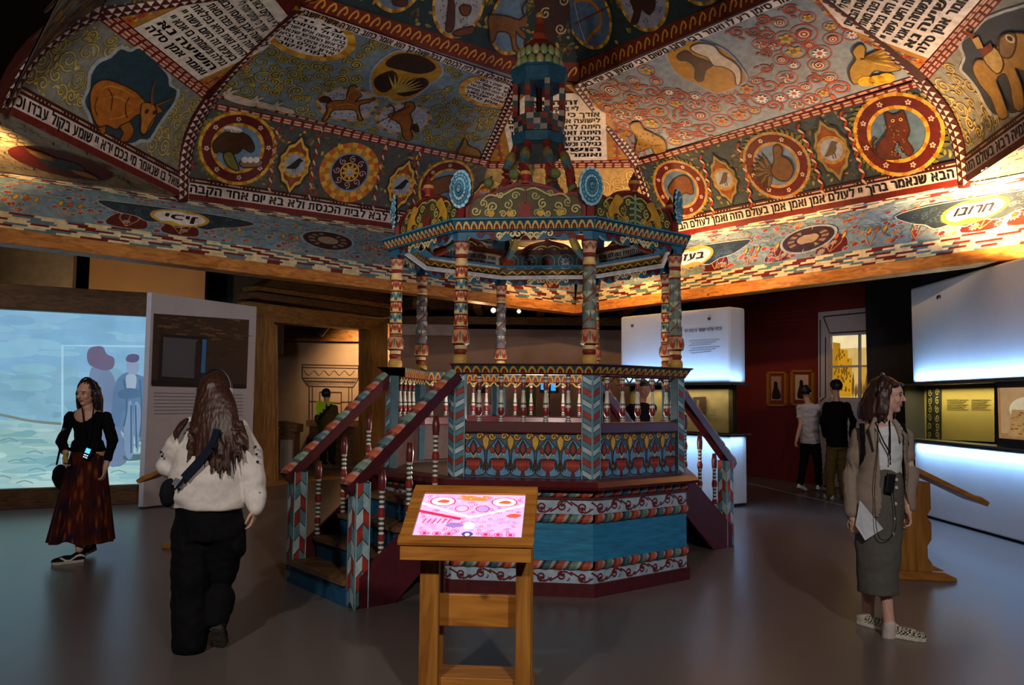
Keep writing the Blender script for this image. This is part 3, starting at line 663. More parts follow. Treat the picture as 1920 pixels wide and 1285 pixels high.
# ---- rope band and tier C with the zodiac ovals
for k in range(-3, 5):
    cv = tier(2, k, 0); base(cv, hx('6a2412'), .02); a, b = xat(cv, cv.H/2); n = max(3, int((b-a)/.13))
    if k in (-1, 0, 1, -2, 2):
        for j in range(n):
            u = a+(j+.5)*(b-a)/n; h = cv.H; cv.outl([(u-.05, h*.2), (u-.02, h*.55), (u+.03, h*.8), (u+.05, h*.55), (u+.02, h*.35)], .022, hx('d08a30'), hx('5a1c10'), 2, 0, 3)
    cv.build('rope_band', PAINT, roof)
    cv = tier(3, k, 0); base(cv, hx('22302f'), .03)
    leaves_bg(cv, [hx('7a6a2c'), hx('a8842c'), hx('5a4420')], .05, cv.H, 260, 40+k, .08)
    if k in (-1, 1):
        spec = {-1: ((963, 40, hx('62788a')), (860, 5, hx('a09a9c')), (745, -48, hx('62788a')), (640, -80, hx('a09a9c'))), 1: ((1103, 30, hx('4c5f78')), (1205, -8, hx('8d8a94')), (1310, -62, hx('4c5f78')))}[k]
        for i, (x, y, cl) in enumerate(spec):
            c = cv.P(x, y); rx, ry = .33, .40; cv.ring(c, rx*.9, rx, [GOLD, hx('8a6418'), OCH], 6, k=ry/rx, seg=40, n=40); cv.disc(c, rx*.91, cl, 5, ry=ry*.91, n=34)
            if i == 1: spots(cv, c, rx*.8, ry*.8, hx('5c5c6c'), 70, 6.5, s=.012)
        if k == -1:
            figure(cv, [(915, 35), (925, 28), (952, 32), (972, 38), (985, 28), (992, 40), (985, 48), (972, 52), (982, 62), (985, 72), (974, 66), (966, 56), (966, 82), (972, 96), (962, 92), (955, 62), (932, 58), (926, 72), (920, 78), (918, 60)], hx('7a4c20'), 10)
            pstroke(cv, [(982, 32), (978, 15), (988, -2)], .022, DBRN, 12); pstroke(cv, [(988, 32), (998, 15), (992, -5)], .022, DBRN, 12)
            figure(cv, [(843, -10), (847, -10), (850, 35), (846, 56), (836, 56), (838, 35)], hx('50291a'), 10); figure(cv, [(862, 12), (880, 12), (877, 26), (866, 26)], hx('6a3c24'), 10); figure(cv, [(850, 60), (885, 50), (882, 62), (856, 66)], hx('6a3c24'), 10)
            figure(cv, [(735, 5), (745, -6), (762, 2), (755, 10)], hx('50291a'), 10)
        else:
            pstroke(cv, [(1078, 2), (1100, -2), (1122, 15), (1128, 45), (1112, 62), (1100, 80)], .04, hx('a8641c'), 10); pstroke(cv, [(1078, 45), (1142, 12)], .018, hx('6a2c18'), 12); pstroke(cv, [(1078, 2), (1088, 45), (1100, 80)], .008, hx('c0b0a0'), 11)
            figure(cv, [(1185, -5), (1192, 20), (1186, 42), (1196, 40), (1204, 15), (1218, 25), (1228, 10), (1222, -12)], hx('3a2018'), 10)
    if k == 0:
        m = cv.W/2; cv.poly([(m-.02, .1), (m+.28, .75), (m+.2, 1.1), (m-.2, 1.1), (m-.28, .75)], hx('3a1c10'), 5)
        for j in range(5): cv.spiral((m+(-.1 if j % 2 else .1), .4+j*.16), .07, 1.4, j, hx('b8a070'), .018, 7, None, 1 if j % 2 else -1)
    cv.build('zodiac_panel', PAINT, roof)
g = G(); g.poly([RV(4, k) for k in range(8)], hx('2a2420')); g.build('crown_board', PAINT, roof)
# ---- ribs: bowed straps of white and dark triangles
def rib(i, k, bulge, w=.2, warm=False):
    A, B = RV(i, k), RV(i+1, k); d = B-A; L = d.length; d.normalize()
    o = Vector((CX, CY, A.z))-A; o.z = 0; o.normalize(); n = (o-d*o.dot(d)).normalized(); side = d.cross(n).normalized()
    if n.z > 0: n, side = n, side
    def mp(u, v, h=0): return A + d*u + side*v + n*(h+.05-bulge*sin(pi*max(0, min(1, u/L)))-.03*(v/w*2)**2)
    cv = Canvas(mp, .09, .003); cv.rect(-.03, -w/2, L+.03, w/2, hx('4a1812'), 0)
    rows = 3; m = int(L/.085); ww = w*.92/rows
    for r in range(rows):
        for j in range(m):
            u = (j+.5*(r % 2))*L/m; v = -w*.46+r*ww; cv.tri([(u+.006, v+ww*.1), (u+L/m*.86, v+ww*.2), (u+L/m*.4, v+ww*.95)], [(0, 1, 2)], hx('d8cac4'), 1)
    g = G(); pts = [(u*L/8, s) for u in range(9) for s in (1,)]
    for s in (-1, 1):
        for j in range(8):
            a, b = j*L/8, (j+1)*L/8; g.quad(mp(a, s*w/2), mp(b, s*w/2), mp(b, s*w/2, -.08), mp(a, s*w/2, -.08), hx('3a120e'))
    cv.build('rib', PAINT, roof, g)
for k in range(-3, 5):
    rib(0, k, .12 if k in (0, 1) else .15, .2); rib(1, k, .04, .2)
# ---- beams, cornice frieze, corner triangles
ZB = 3.15
bC = atz(1078, 588, ZB); bL = atz(0, 455, ZB); bR = atz(1915, 485, ZB)
bLn = bC+(bL-bC)*1.32; bRn = bC+(bR-bC)*1.5
BEAM = wood('pine_beam', '8a4f1c', 'c98a45', 2.2, .5, 'd')
cenB = Vector((CX, CY, ZB))
for nm, a, b in (('timber_beam', bLn, bC), ('timber_beam', bC, bRn)):
    d = (b-a).normalized(); o = d.cross(Vector((0, 0, 1))); o = o if o.dot(a-cenB) > 0 else -o
    G().bar(a+o*.14+Vector((0, 0, .085))-d*(.0), b+o*.14+Vector((0, 0, .085))+d*.25*(1 if b is bC else 0), .28, .17, nrm=o).build(nm, BEAM, roof, bevel=.012)
a0 = RV(0, -1); a1 = RV(0, 0); dl = (a1-a0).normalized(); b0 = RV(0, 2); b1 = RV(0, 1); dr = (b0-b1).normalized()
def isect(p, d, q, e):
    t = ((q.x-p.x)*e.y-(q.y-p.y)*e.x)/(d.x*e.y-d.y*e.x); return p+d*t
tC = isect(a0, dl, b0, dr)
def frieze(name, T0, T1, B0, B1, spec, seed, words):
    """T: upper edge, B: lower edge (on the beam)"""
    T0, T1, B0, B1 = [Vector(q) for q in (T0, T1, B0, B1)]
    L = ((T1-T0).length+(B1-B0).length)/2; Wd = ((B0-T0).length+(B1-T1).length)/2
    n = (T1-T0).cross(B0-T0).normalized()
    if n.dot(CEN-T0) < 0: n = -n
    def mp(u, v, h=0):
        s = u/L; t = v/Wd; return (B0.lerp(B1, s)).lerp(T0.lerp(T1, s), t)+n*(h*.6-.10*sin(pi*min(1, max(0, t))))
    cv = Canvas(mp, .3, .003); cv.rect(0, 0, L, Wd, hx('7c929c'), 0)
    R = random.Random(seed)
    def checker(v0, v1, rows):
        hh = (v1-v0)/rows
        for r in range(rows):
            u = R.uniform(-.2, 0); j = 0
            while u < L:
                l = R.uniform(.17, .3); c = [hx('70201a'), CREAM, hx('607d84'), CREAM][(j+r*1) % 4] if r % 2 == 0 else [CREAM, hx('607d84'), hx('d8c8a0'), hx('70201a')][(j+r) % 4]
                cv.rect(max(0, u), v0+r*hh, min(L, u+l), v0+(r+1)*hh, c, 3); u += l; j += 1
    checker(0, Wd*.21, 8); checker(Wd*.86, Wd, 6)
    n_ = int(L*34)
    for j in range(int(L*30)):
        u = R.uniform(.05, L-.05); v = R.uniform(Wd*.23, Wd*.84); cv.stroke([(u-.09, v), (u-.03, v+.025), (u+.03, v-.02), (u+.09, v+.01)], .014, [hx('5c7078'), hx('a0b0b4'), hx('8a6a50'), hx('48606c')][j % 4], 1+R.random()*.4, 0, 2)
    for j in range(n_):
        u = R.uniform(.05, L-.05); v = R.uniform(Wd*.24, Wd*.83); c = [hx('b4553a'), RED, hx('c08040'), hx('9a4030')][j % 4]; r_ = R.uniform(.022, .04)
        cv.flower((u, v), r_*1.9, 9, hx('9ab0bc'), c, 4+R.random()*.4, None, R.random())
        cv.disc((u, v), r_, c, 6, n=9)
        cv.stroke([(u, v), (u+R.uniform(-.1, .1), v+.08), (u+R.uniform(-.14, .14), v+.12)], .012, hx('5c6c5c'), 2, 0, 2)
    u = .6
    while u < L-.5 and False:
        if R.random() < .7:
            cv.blob([(u-.3, Wd*.22), (u-.25, Wd*.42), (u-.08, Wd*.55), (u+.1, Wd*.55), (u+.26, Wd*.4), (u+.3, Wd*.22)], hx('5a1a14'), 7, hx('b0b8b8'), .012)
            for q in range(5): cv.leaf((u-.2+q*.1, Wd*.25), (u-.24+q*.12, Wd*.45), .05, GOLD if q % 2 else ORG, 10)
        u += 1.25
    for u in [.5+q*.62 for q in range(int((L-1)/.62))]:
        du = R.uniform(-.12, .12)
        if R.random() < .5: cv.blob([(u-.2+du, Wd*.24), (u-.17+du, Wd*.4), (u+du, Wd*.5), (u+.17+du, Wd*.4), (u+.2+du, Wd*.24)], hx('5a1a14'), 3, hx('a0b0b0'), .008)
        for q in range(3):
            x_ = u+du-.1+q*.1; cv.stroke([(u+du, Wd*.25), (x_, Wd*.36), (x_, Wd*.44)], .012, hx('c89058'), 7, 0, 2); cv.leaf((x_, Wd*.42), (x_+.01, Wd*.52), .045, [GOLD, ORG][q % 2], 8, BRN)
    for (x, y, wd) in words:
        # nearest point of the frieze to the pixel
        best = None
        for i in range(200):
            for t in (.4, .5, .6):
                q = mp(L*i/200, Wd*t); v = q-CP; zx = v.dot(_f)
                if zx > 0:
                    px_, py_ = 960+FPX*v.dot(_r2)/zx, 642.5-FPX*v.dot(_u2)/zx; e = hypot(px_-x, py_-y)
                    if best is None or e < best[0]: best = (e, L*i/200)
        u = best[1]; v = Wd*.55
        pts = [(u-.95, v+.12), (u-.7, v-.08), (u-.5, v-.16), (u-.35, v-.26), (u-.15, v-.22), (u, v-.3), (u+.15, v-.22), (u+.35, v-.26), (u+.5, v-.16), (u+.75, v-.1), (u+.98, v+.14), (u+.6, v+.2), (u, v+.22), (u-.6, v+.22)]
        if wd == '':
            cv.disc((u, v-.05), .42, hx('9aa6b0'), 10, ry=.3); cv.disc((u, v-.05), .38, hx('3a2420'), 11, ry=.26); cv.ring((u, v-.05), .2, .3, [hx('8a7460'), hx('4a2a22')], 12, k=.7, seg=24, n=24); cv.disc((u, v-.05), .16, hx('a08a70'), 13, ry=.11)
            continue
        sp = spline(pts, 3, True); cv.stroke(sp+[sp[0]], .035, hx('b8bcb8'), 10); cv.poly(sp, hx('28343c'), 11)
        for j in range(60):
            a = R.uniform(0, 6.3); cv.ring((u+R.uniform(-.7, .7), v+R.uniform(-.15, .15)), .03, .038, hx('48606c'), 12, n=8)
        cv.disc((u, v-.02), .36, GOLD, 13, ry=.25, n=32); cv.disc((u, v-.02), .31, WHT, 14, ry=.2, n=32); cv.text(wd, u-.21, v-.08, .15, BLK, 16, width=.42, bold=.03)
    return cv.build(name, PAINT, roof)
zt = Vector((0, 0, .17))
TL0 = a0-dl*((a0-tC).length*.62); TR0 = b0+dr*((b0-tC).length*.75)
frieze('left_frieze', tC, TL0, bC+zt, bLn+zt, None, 3, [(335, 412, 'יכין'), (617, 458, '')])
frieze('right_frieze', tC, TR0, bC+zt, bRn+zt, None, 4, [(1820, 396, 'חרובו'), (1300, 478, 'בעז'), (1515, 445, '')])
# flat triangles closing the corners of the square outside the octagon
def corner_tri(a, b, c, name, motif=False):
    U = (b-a).normalized(); Vv = Vector((0, 0, -1)).cross(U); cv = Canvas(flatmap(a+Vector((0, 0, .01)), U, Vv, Vector((0, 0, -1))), None, .004)
    uv = lambda q: ((q-a).dot(U), (q-a).dot(Vv)); P3 = [uv(a), uv(b), uv(c)]; cv.poly(P3, hx('a89a80'), 0)
    mx, my = [(P3[0][i]+P3[1][i]+P3[2][i])/3 for i in (0, 1)]
    R = random.Random(9)
    for _ in range(170):
        s, t = R.random(), R.random()
        if s+t > 1: s, t = 1-s, 1-t
        x = P3[0][0]+(P3[1][0]-P3[0][0])*s+(P3[2][0]-P3[0][0])*t; y = P3[0][1]+(P3[1][1]-P3[0][1])*s+(P3[2][1]-P3[0][1])*t
        cv.stroke([(x-.1, y), (x-.03, y+.03), (x+.03, y-.02), (x+.1, y+.01)], .014, [hx('7c6a50'), hx('8a9498'), hx('b8965a')][_ % 3], 1, 0, 2)
    if motif:
        cv.disc((mx, my), .62, hx('601a14'), 3, ry=.4, n=36); cv.blob([(mx-.3, my), (mx-.1, my+.16), (mx+.15, my+.14), (mx+.3, my), (mx+.1, my-.16), (mx-.15, my-.14)], hx('34505c'), 4)
        for s in (-1, 1): cv.leaf((mx+s*.15, my), (mx+s*.58, my+.03), .14, hx('c08a48'), 6, BRN)
    cv.build(name, PAINT, roof)
sq = [Vector((*rloc(a, b), RZ[0])) for a, b in ((4.2325, 4.2325), (-4.2325, 4.2325), (-4.2325, -4.2325), (4.2325, -4.2325))]
cl = isect(a0, dl, RV(0, -2), (RV(0, -3)-RV(0, -2)).normalized()); cr_ = isect(b0, dr, RV(0, 3), (RV(0, 4)-RV(0, 3)).normalized())
corner_tri(RV(0, -2), RV(0, -1), cl, 'left_corner_triangle', True); corner_tri(RV(0, 2), RV(0, 3), cr_, 'right_corner_triangle'); corner_tri(RV(0, 0), RV(0, 1), tC, 'back_corner_triangle')
# ------------------------------------------------------------------ bimah: painted octagonal platform with canopy
bimah = thing('bimah', 'painted octagonal reading platform with columned canopy, stairs and lantern in the middle of the hall', 'bimah', (CX, CY, 0))
LBL, DBL, TL, RST, MAR2, SAGE = hx('8fa9b4'), hx('2d5568'), hx('37616e'), hx('9a3326'), hx('531a1a'), hx('6f8a80')
CRM, YEL = hx('d8c08a'), hx('d2a440')
def ov(R, k, z=0):
    a = -pi/2-pi/8+k*pi/4+PHI; return Vector((CX+R*cos(a), CY+R*sin(a), z))
def on(k):  # outward normal of the side between corner k and k+1
    a = -pi/2+k*pi/4+PHI; return Vector((cos(a), sin(a), 0))
def octo(name, prof, col=None, m=PAINT, cols=None, parent=bimah, closed=False, sides=range(8), smooth=False):
    """profile (R, z) swept round the octagon"""
    g = G(); n = len(prof)
    for k in sides:
        for j in range(n if closed else n-1):
            a, b = prof[j], prof[(j+1) % n]
            g.quad(ov(a[0], k, a[1]), ov(a[0], k+1, a[1]), ov(b[0], k+1, b[1]), ov(b[0], k, b[1]), cols[j] if cols else col)
    return g.build(name, m, parent)
def sidecv(k, R, z0, R1=None, z1=None, flip=False, step=.0016):
    """canvas on side k: u along the side (left to right seen from outside), v up from z0"""
    A = ov(R, k, z0); B = ov(R, k+1, z0); N = on(k); U = (B-A).normalized(); Vv = Vector((0, 0, 1))
    if z1 is not None:
        ap = (R1-R)*cos(pi/8); Vv = (Vector((0, 0, z1-z0))+N*ap).normalized(); N = (U.cross(Vv)).normalized()
    if flip: U = -U; A = B; N = -N
    cv = Canvas(flatmap(A, U, Vv, N), None, step); cv.W = (B-ov(R, k, z0)).length if not flip else (ov(R, k+1, z0)-ov(R, k, z0)).length
    return cv
def gad_seg(g, A, B, N, r, w, slant, cols, z=0, rot=0):
    """twisted leaf moulding between A and B: half round, raised slanted lobes"""
    A = Vector(A); B = Vector(B); L = (B-A).length; U = (B-A)/L; n = max(2, round(L/w)); w = L/n; up = N.cross(U)
    if up.z < 0: up = -up
    for e in range(n):
        for i in range(4):
            for j in range(6):
                P_ = []
                for di, dj in ((0, 0), (1, 0), (1, 1), (0, 1)):
                    f = (i+di)/4; t = (j+dj)/6; a = -pi/2+pi*t; rr = r*(.78+.28*sin(pi*f))
                    u = (e+f)*w+(t-.5)*slant; u = min(max(u, 0), L)
                    P_.append(A+U*u+N*(rr*cos(a)*.8)+up*(rr*sin(a)))
                c = cols[e % len(cols)]
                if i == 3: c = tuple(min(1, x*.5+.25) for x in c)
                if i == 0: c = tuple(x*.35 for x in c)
                g.quad(*P_, c)
GC = [hx('a84a32'), hx('5f7a74'), hx('a84a32'), hx('3f5c66')]
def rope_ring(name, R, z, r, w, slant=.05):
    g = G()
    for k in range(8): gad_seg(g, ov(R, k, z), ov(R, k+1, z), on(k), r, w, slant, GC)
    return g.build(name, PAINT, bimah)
RB = 1.45
octo('plinth_board', [(RB-.05, 0), (RB+.03, 0), (RB+.03, .10), (RB-.05, .10)], hx('4a1016'))
octo('core', [(RB-.02, .10), (RB-.02, .88)], hx('2a1414'))
def scroll_band(z0, z1, R):
    cvs = G()
    for k in range(8):
        cv = sidecv(k, R, z0); H = z1-z0; W_ = cv.W; cv.rect(0, 0, W_, H, hx('9fb4c6'), 0); n = 7
        for j in range(n):
            u = (j+.5)*W_/n; s = 1 if j % 2 else -1; r = min(H*.36, .05)
            cv.spiral((u, H*.5+s*.005), r, 1.3, pi/2 if s > 0 else -pi/2, hx('5f1620'), .013, 1, None, s)
            cv.stroke([(u-W_/n*.6, H*(.15 if s > 0 else .85)), (u-W_/n*.2, H*.5), (u+W_/n*.1, H*(.9 if s > 0 else .1)), (u+W_/n*.5, H*(.6 if s > 0 else .4))], .013, hx('5f1620'), 1, 0, 4)
            cv.stroke([(u, H*.5), (u+.03, H*(.1 if s < 0 else .9))], .01, hx('5f1620'), 2, .5); cv.stroke([(u+.04, H*.2), (u+.06, H*.35), (u+.05, H*.45)], .01, hx('5f1620'), 2, .5, 2)
        i = len(cvs.v); cvs.v += cv.v; cvs.f += [tuple(i+a for a in f) for f in cv.f]; cvs.c += cv.c
    cvs.build('scroll_band', PAINT, bimah, fix=False)
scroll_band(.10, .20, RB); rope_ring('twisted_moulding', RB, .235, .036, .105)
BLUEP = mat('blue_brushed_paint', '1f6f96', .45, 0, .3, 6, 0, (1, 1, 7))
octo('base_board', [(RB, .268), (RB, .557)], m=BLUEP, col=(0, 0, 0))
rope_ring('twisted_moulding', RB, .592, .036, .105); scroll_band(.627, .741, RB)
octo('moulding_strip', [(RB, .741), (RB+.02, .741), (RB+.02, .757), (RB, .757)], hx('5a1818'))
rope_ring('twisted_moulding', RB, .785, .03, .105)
octo('floor_moulding', [(RB-.03, .813), (RB+.10, .82), (RB+.115, .845), (RB+.08, .885), (RB-.02, .9)], hx('52141a'), GLOSS)
g = G(); g.poly([ov(RB, k, .86) for k in range(8)], hx('5a4632')); g.build('platform_floor', PAINT, bimah)
# parapet: open sides for the stairs are 7 (left front) and 3 (right back)
OPEN = (7, 3); RP = 1.40
def vase_panel(k):
    z0, z1 = .893, 1.25; G_ = G()
    A, B = ov(RP, k), ov(RP, k+1); U = (B-A).normalized(); N = on(k)
    G_.bar(A+Vector((0, 0, (z0+z1)/2))-N*.02, B+Vector((0, 0, (z0+z1)/2))-N*.02, .03, z1-z0, hx('3a2420'), nrm=N)
    cv = sidecv(k, RP, z0); H = z1-z0; W_ = cv.W; cv.rect(.03, 0, W_-.03, H, hx('46606e'), 0); n = 5; m = (W_-.08)/n
    for j in range(n):
        u = .04+(j+.5)*m; q = m/2
        cv.blob([(u-q*.8, .03), (u-q*.88, H*.35), (u-q*.8, H*.6), (u-q*.4, H*.74), (u, H*.86), (u+q*.4, H*.74), (u+q*.8, H*.6), (u+q*.88, H*.35), (u+q*.8, .03)], hx('5d8fb4'), 1, hx('1e2a34'), .008)
        cv.poly([(u-q*.2, .02), (u+q*.2, .02), (u+q*.08, .07), (u-q*.08, .07)], hx('5a2420'), 3)
        cv.blob([(u-q*.35, .075), (u-q*.5, H*.3), (u-q*.56, H*.42), (u+q*.56, H*.42), (u+q*.5, H*.3), (u+q*.35, .075), (u, .06)], hx('8e2c22'), 3, hx('2a1012'), .004)
        for r in range(5): cv.leaf((u-q*.4+r*q*.2, .09), (u-q*.45+r*q*.225, H*.36), q*.17, hx('b04a38'), 5)
        cv.rect(u-q*.6, H*.4, u+q*.6, H*.43, hx('46181a'), 6)
        for s in (-1, 1):
            cv.stroke([(u, H*.43), (u+s*q*.25, H*.56), (u+s*q*.5, H*.5)], .009, CRM, 5, .4, 3); cv.stroke([(u, H*.43), (u+s*q*.12, H*.6), (u+s*q*.35, H*.62)], .009, CRM, 5, .4, 3)
            cv.leaf((u+s*q*.35, H*.55), (u+s*q*.62, H*.7), .032, RST, 6, BLK); cv.leaf((u+s*q*.62, .06), (u+s*q*.7, H*.42), .02, hx('1f3038'), 4)
            cv.leaf((u+s*q*.8, .05), (u+s*q*1.0, .15), .03, hx('3a2a28'), 6)
            cv.spiral((u+s*q*.5, H*.92), q*.28, 1.2, 0, YEL, .011, 4, hx('4a3418'), s)
        cv.leaf((u, H*.52), (u, H*.82), .055, hx('2c3a40'), 6, BLK); cv.leaf((u, H*.55), (u, H*.78), .03, RST, 7)
        e = u+q
        if j < n-1: cv.leaf((e, H*.95), (e, H*.62), .05, YEL, 6, hx('5a3a18')); cv.leaf((e, .08), (e, H*.32), .04, hx('c09048'), 6, hx('3a2418'))
    cv.build('parapet_panel', PAINT, bimah, G_)
def tooth(cv, z0, z1, W_, n, ya=YEL, bg=hx('2d4a58')):
    cv.rect(0, z0, W_, z1, bg, 1); h = z1-z0
    for j in range(n):
        u = (j+.5)*W_/n; q = W_/n/2
        cv.poly([(u-q*.92, z0), (u-q*.86, z0+h*.35), (u-q*.62, z0+h*.62), (u-q*.3, z0+h*.92), (u+q*.3, z0+h*.92), (u+q*.62, z0+h*.62), (u+q*.86, z0+h*.35), (u+q*.92, z0)], ya, 2)
        cv.poly([(u-q*.5, z0), (u-q*.42, z0+h*.38), (u, z0+h*.66), (u+q*.42, z0+h*.38), (u+q*.5, z0)], hx('6a2018'), 3)
        cv.poly([(u-q*.16, z0), (u, z0+h*.34), (u+q*.16, z0)], hx('c05a34'), 4)
BAL = [(.022, 0), (.024, .012), (.018, .02), (.02, .03), (.013, .04), (.016, .055), (.026, .075), (.027, .11), (.02, .125), (.024, .14), (.018, .15), (.021, .165), (.019, .18), (.017, .21), (.012, .255), (.016, .265), (.012, .275), (.02, .30), (.018, .335), (.012, .345), (.022, .355), (.017, .37), (.022, .38), (.017, .395), (.02, .41)]
WB = hx('c6c0ae'); GB = hx('3c4650'); RB_ = hx('7e2420')
BALC = [WB, GB, WB, GB, WB, RB_, RB_, RB_, WB, WB, GB, WB, WB, WB, WB, WB, GB, RB_, RB_, WB, WB, GB, WB, GB]
def baluster_mesh(h=.375, k=1.0, cols=BALC):
    g = G(); s = h/.41; g.lathe([(r*k, z*s) for r, z in BAL], n=12, cols=cols); return g
bal0 = None
def place_bal(p, rz=0, h=.375):
    global bal0
    if bal0 is None:
        bal0 = baluster_mesh().build('baluster', GLOSS, bimah, smooth=True); o = bal0
    else:
        o = bal0.copy(); COL.objects.link(o); o.parent = bimah
    o.location = Vector(p)-bimah.location; return o
for k in range(8):
    if k in OPEN: continue
    vase_panel(k)
    A, B = ov(RP, k), ov(RP, k+1); N = on(k); U = (B-A).normalized()
    G().bar(A+Vector((0, 0, 1.293))-N*.03, B+Vector((0, 0, 1.293))-N*.03, .13, .09, hx('4a1418'), nrm=N).build('sill', GLOSS, bimah, bevel=.012)
    for j in range(5):
        t = (j+1)/6; q = A.lerp(B, t); place_bal(q+Vector((0, 0, 1.338)))
# corner posts with herringbone leaves
def post_faces(g_name, base, z0, z1, dirs, w, parent, h_el=.1):
    """dirs: list of (along, normal); a square post, leaves painted on the given faces"""
    gg = G(); cvs = G(); H = z1-z0
    U, N = dirs[0]
    gg.extrude([base+U*a*w/2+N*b*w/2+Vector((0, 0, z0)) for a, b in ((-1, -1), (1, -1), (1, 1), (-1, 1))], Vector((0, 0, H)), hx('2f4c58'))
    for (U, N) in dirs:
        cv = Canvas(flatmap(base-U*w/2+N*w/2+Vector((0, 0, z0)), U, Vector((0, 0, 1)), N), None, .0016)
        cv.rect(0, 0, w, H, hx('2c4652'), 0); n = int(H/h_el); m = w*.5
        for j in range(n+1):
            v = j*H/n
            for s, cc in ((-1, [hx('9fb6be'), hx('5f8492'), RST]), (1, [hx('5f8492'), RST, hx('b4c6c8')])):
                c = cc[j % 3]; x0, x1 = (w*.08, m) if s < 0 else (m, w*.92)
                ya, yb = v, v+h_el*.94
                P4 = [(x0, ya+(0 if s < 0 else h_el*.45)), (x1, ya+(h_el*.45 if s < 0 else 0)), (x1, yb+(h_el*.45 if s < 0 else 0)), (x0, yb+(0 if s < 0 else h_el*.45))]
                P4 = [(a, min(max(b, 0), H)) for a, b in P4]
                if abs(P4[2][1]-P4[1][1])+abs(P4[3][1]-P4[0][1]) > .004: cv.tri(P4, [(0, 1, 2), (0, 2, 3)], c, 1)
        for x in (.0, w*.93): cv.rect(x, 0, x+w*.07, H, hx('9fc0c8'), 2)
        i = len(gg.v); gg.v += cv.v; gg.f += [tuple(i+a for a in f) for f in cv.f]; gg.c += cv.c
    return gg.build(g_name, PAINT, parent, fix=False)
for k in range(8):
    Uo = (ov(1, k+1)-ov(1, k)).normalized(); a = -pi/2-pi/8+k*pi/4+PHI; Nr = Vector((cos(a), sin(a), 0)); Ur = Vector((-sin(a), cos(a), 0))
    gq = G(); base_ = ov(RP-.005, k)
    # five sided post: one face along each side of the octagon
    N0, N1 = on(k-1), on(k); U0 = (ov(1, k)-ov(1, k-1)).normalized(); U1 = (ov(1, k+1)-ov(1, k)).normalized()
    tip = ov(RP+.035, k); w = .085
    p = [tip, tip+U1*w, tip+U1*w-N1*.08, tip-U0*w-N0*.08, tip-U0*w]
    gq.prism([(q.x, q.y) for q in p], .893, 1.722, hx('2c4652'))
    for (A_, U_, N_) in ((tip-U0*w, U0, N0), (tip, U1, N1)):
        cv = Canvas(flatmap(A_+Vector((0, 0, .893)), U_, Vector((0, 0, 1)), N_), None, .0016); H = .829
        cv.rect(0, 0, w, H, hx('2c4652'), 1); n = 9; he = H/n
        s = 1 if A_ is tip else -1
        for j in range(n*2):
            v = j*he/2; c = [hx('a6bcc4'), hx('557c8c'), RST, hx('557c8c')][j % 4]; x0, x1 = w*.1, w*.9; sl = he*.42*s
            P4 = [(x0, v-min(sl, 0)), (x1, v+max(sl, 0)), (x1, v+max(sl, 0)+he*.42), (x0, v-min(sl, 0)+he*.42)]
            P4 = [(a_, min(max(b_, 0), H)) for a_, b_ in P4]; cv.tri(P4, [(0, 1, 2), (0, 2, 3)], c, 2)
        cv.rect(0, 0, w*.07, H, hx('88b0bc'), 3); cv.rect(w*.93, 0, w, H, hx('88b0bc'), 3)
        i = len(gq.v); gq.v += cv.v; gq.f += [tuple(i+a_ for a_ in f) for f in cv.f]; gq.c += cv.c
    gq.build('corner_post', PAINT, bimah, fix=False)
# hand rail with toothed trim
for k in range(8):
    if k in OPEN: continue
    g = G(); pr = [(RP-.13, 1.715), (RP+.05, 1.715), (RP+.055, 1.73), (RP+.10, 1.785), (RP+.12, 1.79), (RP+.12, 1.80), (RP-.13, 1.80)]
    n = len(pr)
    for j in range(n):
        a, b = pr[j], pr[(j+1) % n]; g.quad(ov(a[0], k, a[1]), ov(a[0], k+1, a[1]), ov(b[0], k+1, b[1]), ov(b[0], k, b[1]), hx('42141c'))
    cv = sidecv(k, RP+.055, 1.73, RP+.10, 1.785); tooth(cv, 0, .068, cv.W, 15)
    cvi = sidecv(k, RP-.13, 1.715, flip=True); tooth(cvi, 0, .085, cvi.W, 12, hx('a8782c'))
    i = len(g.v); g.v += cv.v; g.f += [tuple(i+a for a in f) for f in cv.f]; g.c += cv.c
    i = len(g.v); g.v += cvi.v; g.f += [tuple(i+a for a in f) for f in cvi.f]; g.c += cvi.c
    g.build('top_rail', PAINT, bimah, fix=False)
# wavy yellow apron under the rail on the far inside
for k in (1, 4, 5, 6, 2):
    cv = sidecv(k, RP-.10, 1.65, flip=True); W_ = cv.W; n = 9
    cv.stroke([(j*W_/n/2, .015 if j % 2 else .06) for j in range(2*n+1)], .016, hx('b08a3c'), 1, 0, 3)
    i_ = G(); i_.box((0, 0, 0), (.001, .001, .001)); cv.rect(0, .055, W_, .07, hx('4a1418'), 1); cv.build('wavy_apron', PAINT, bimah)
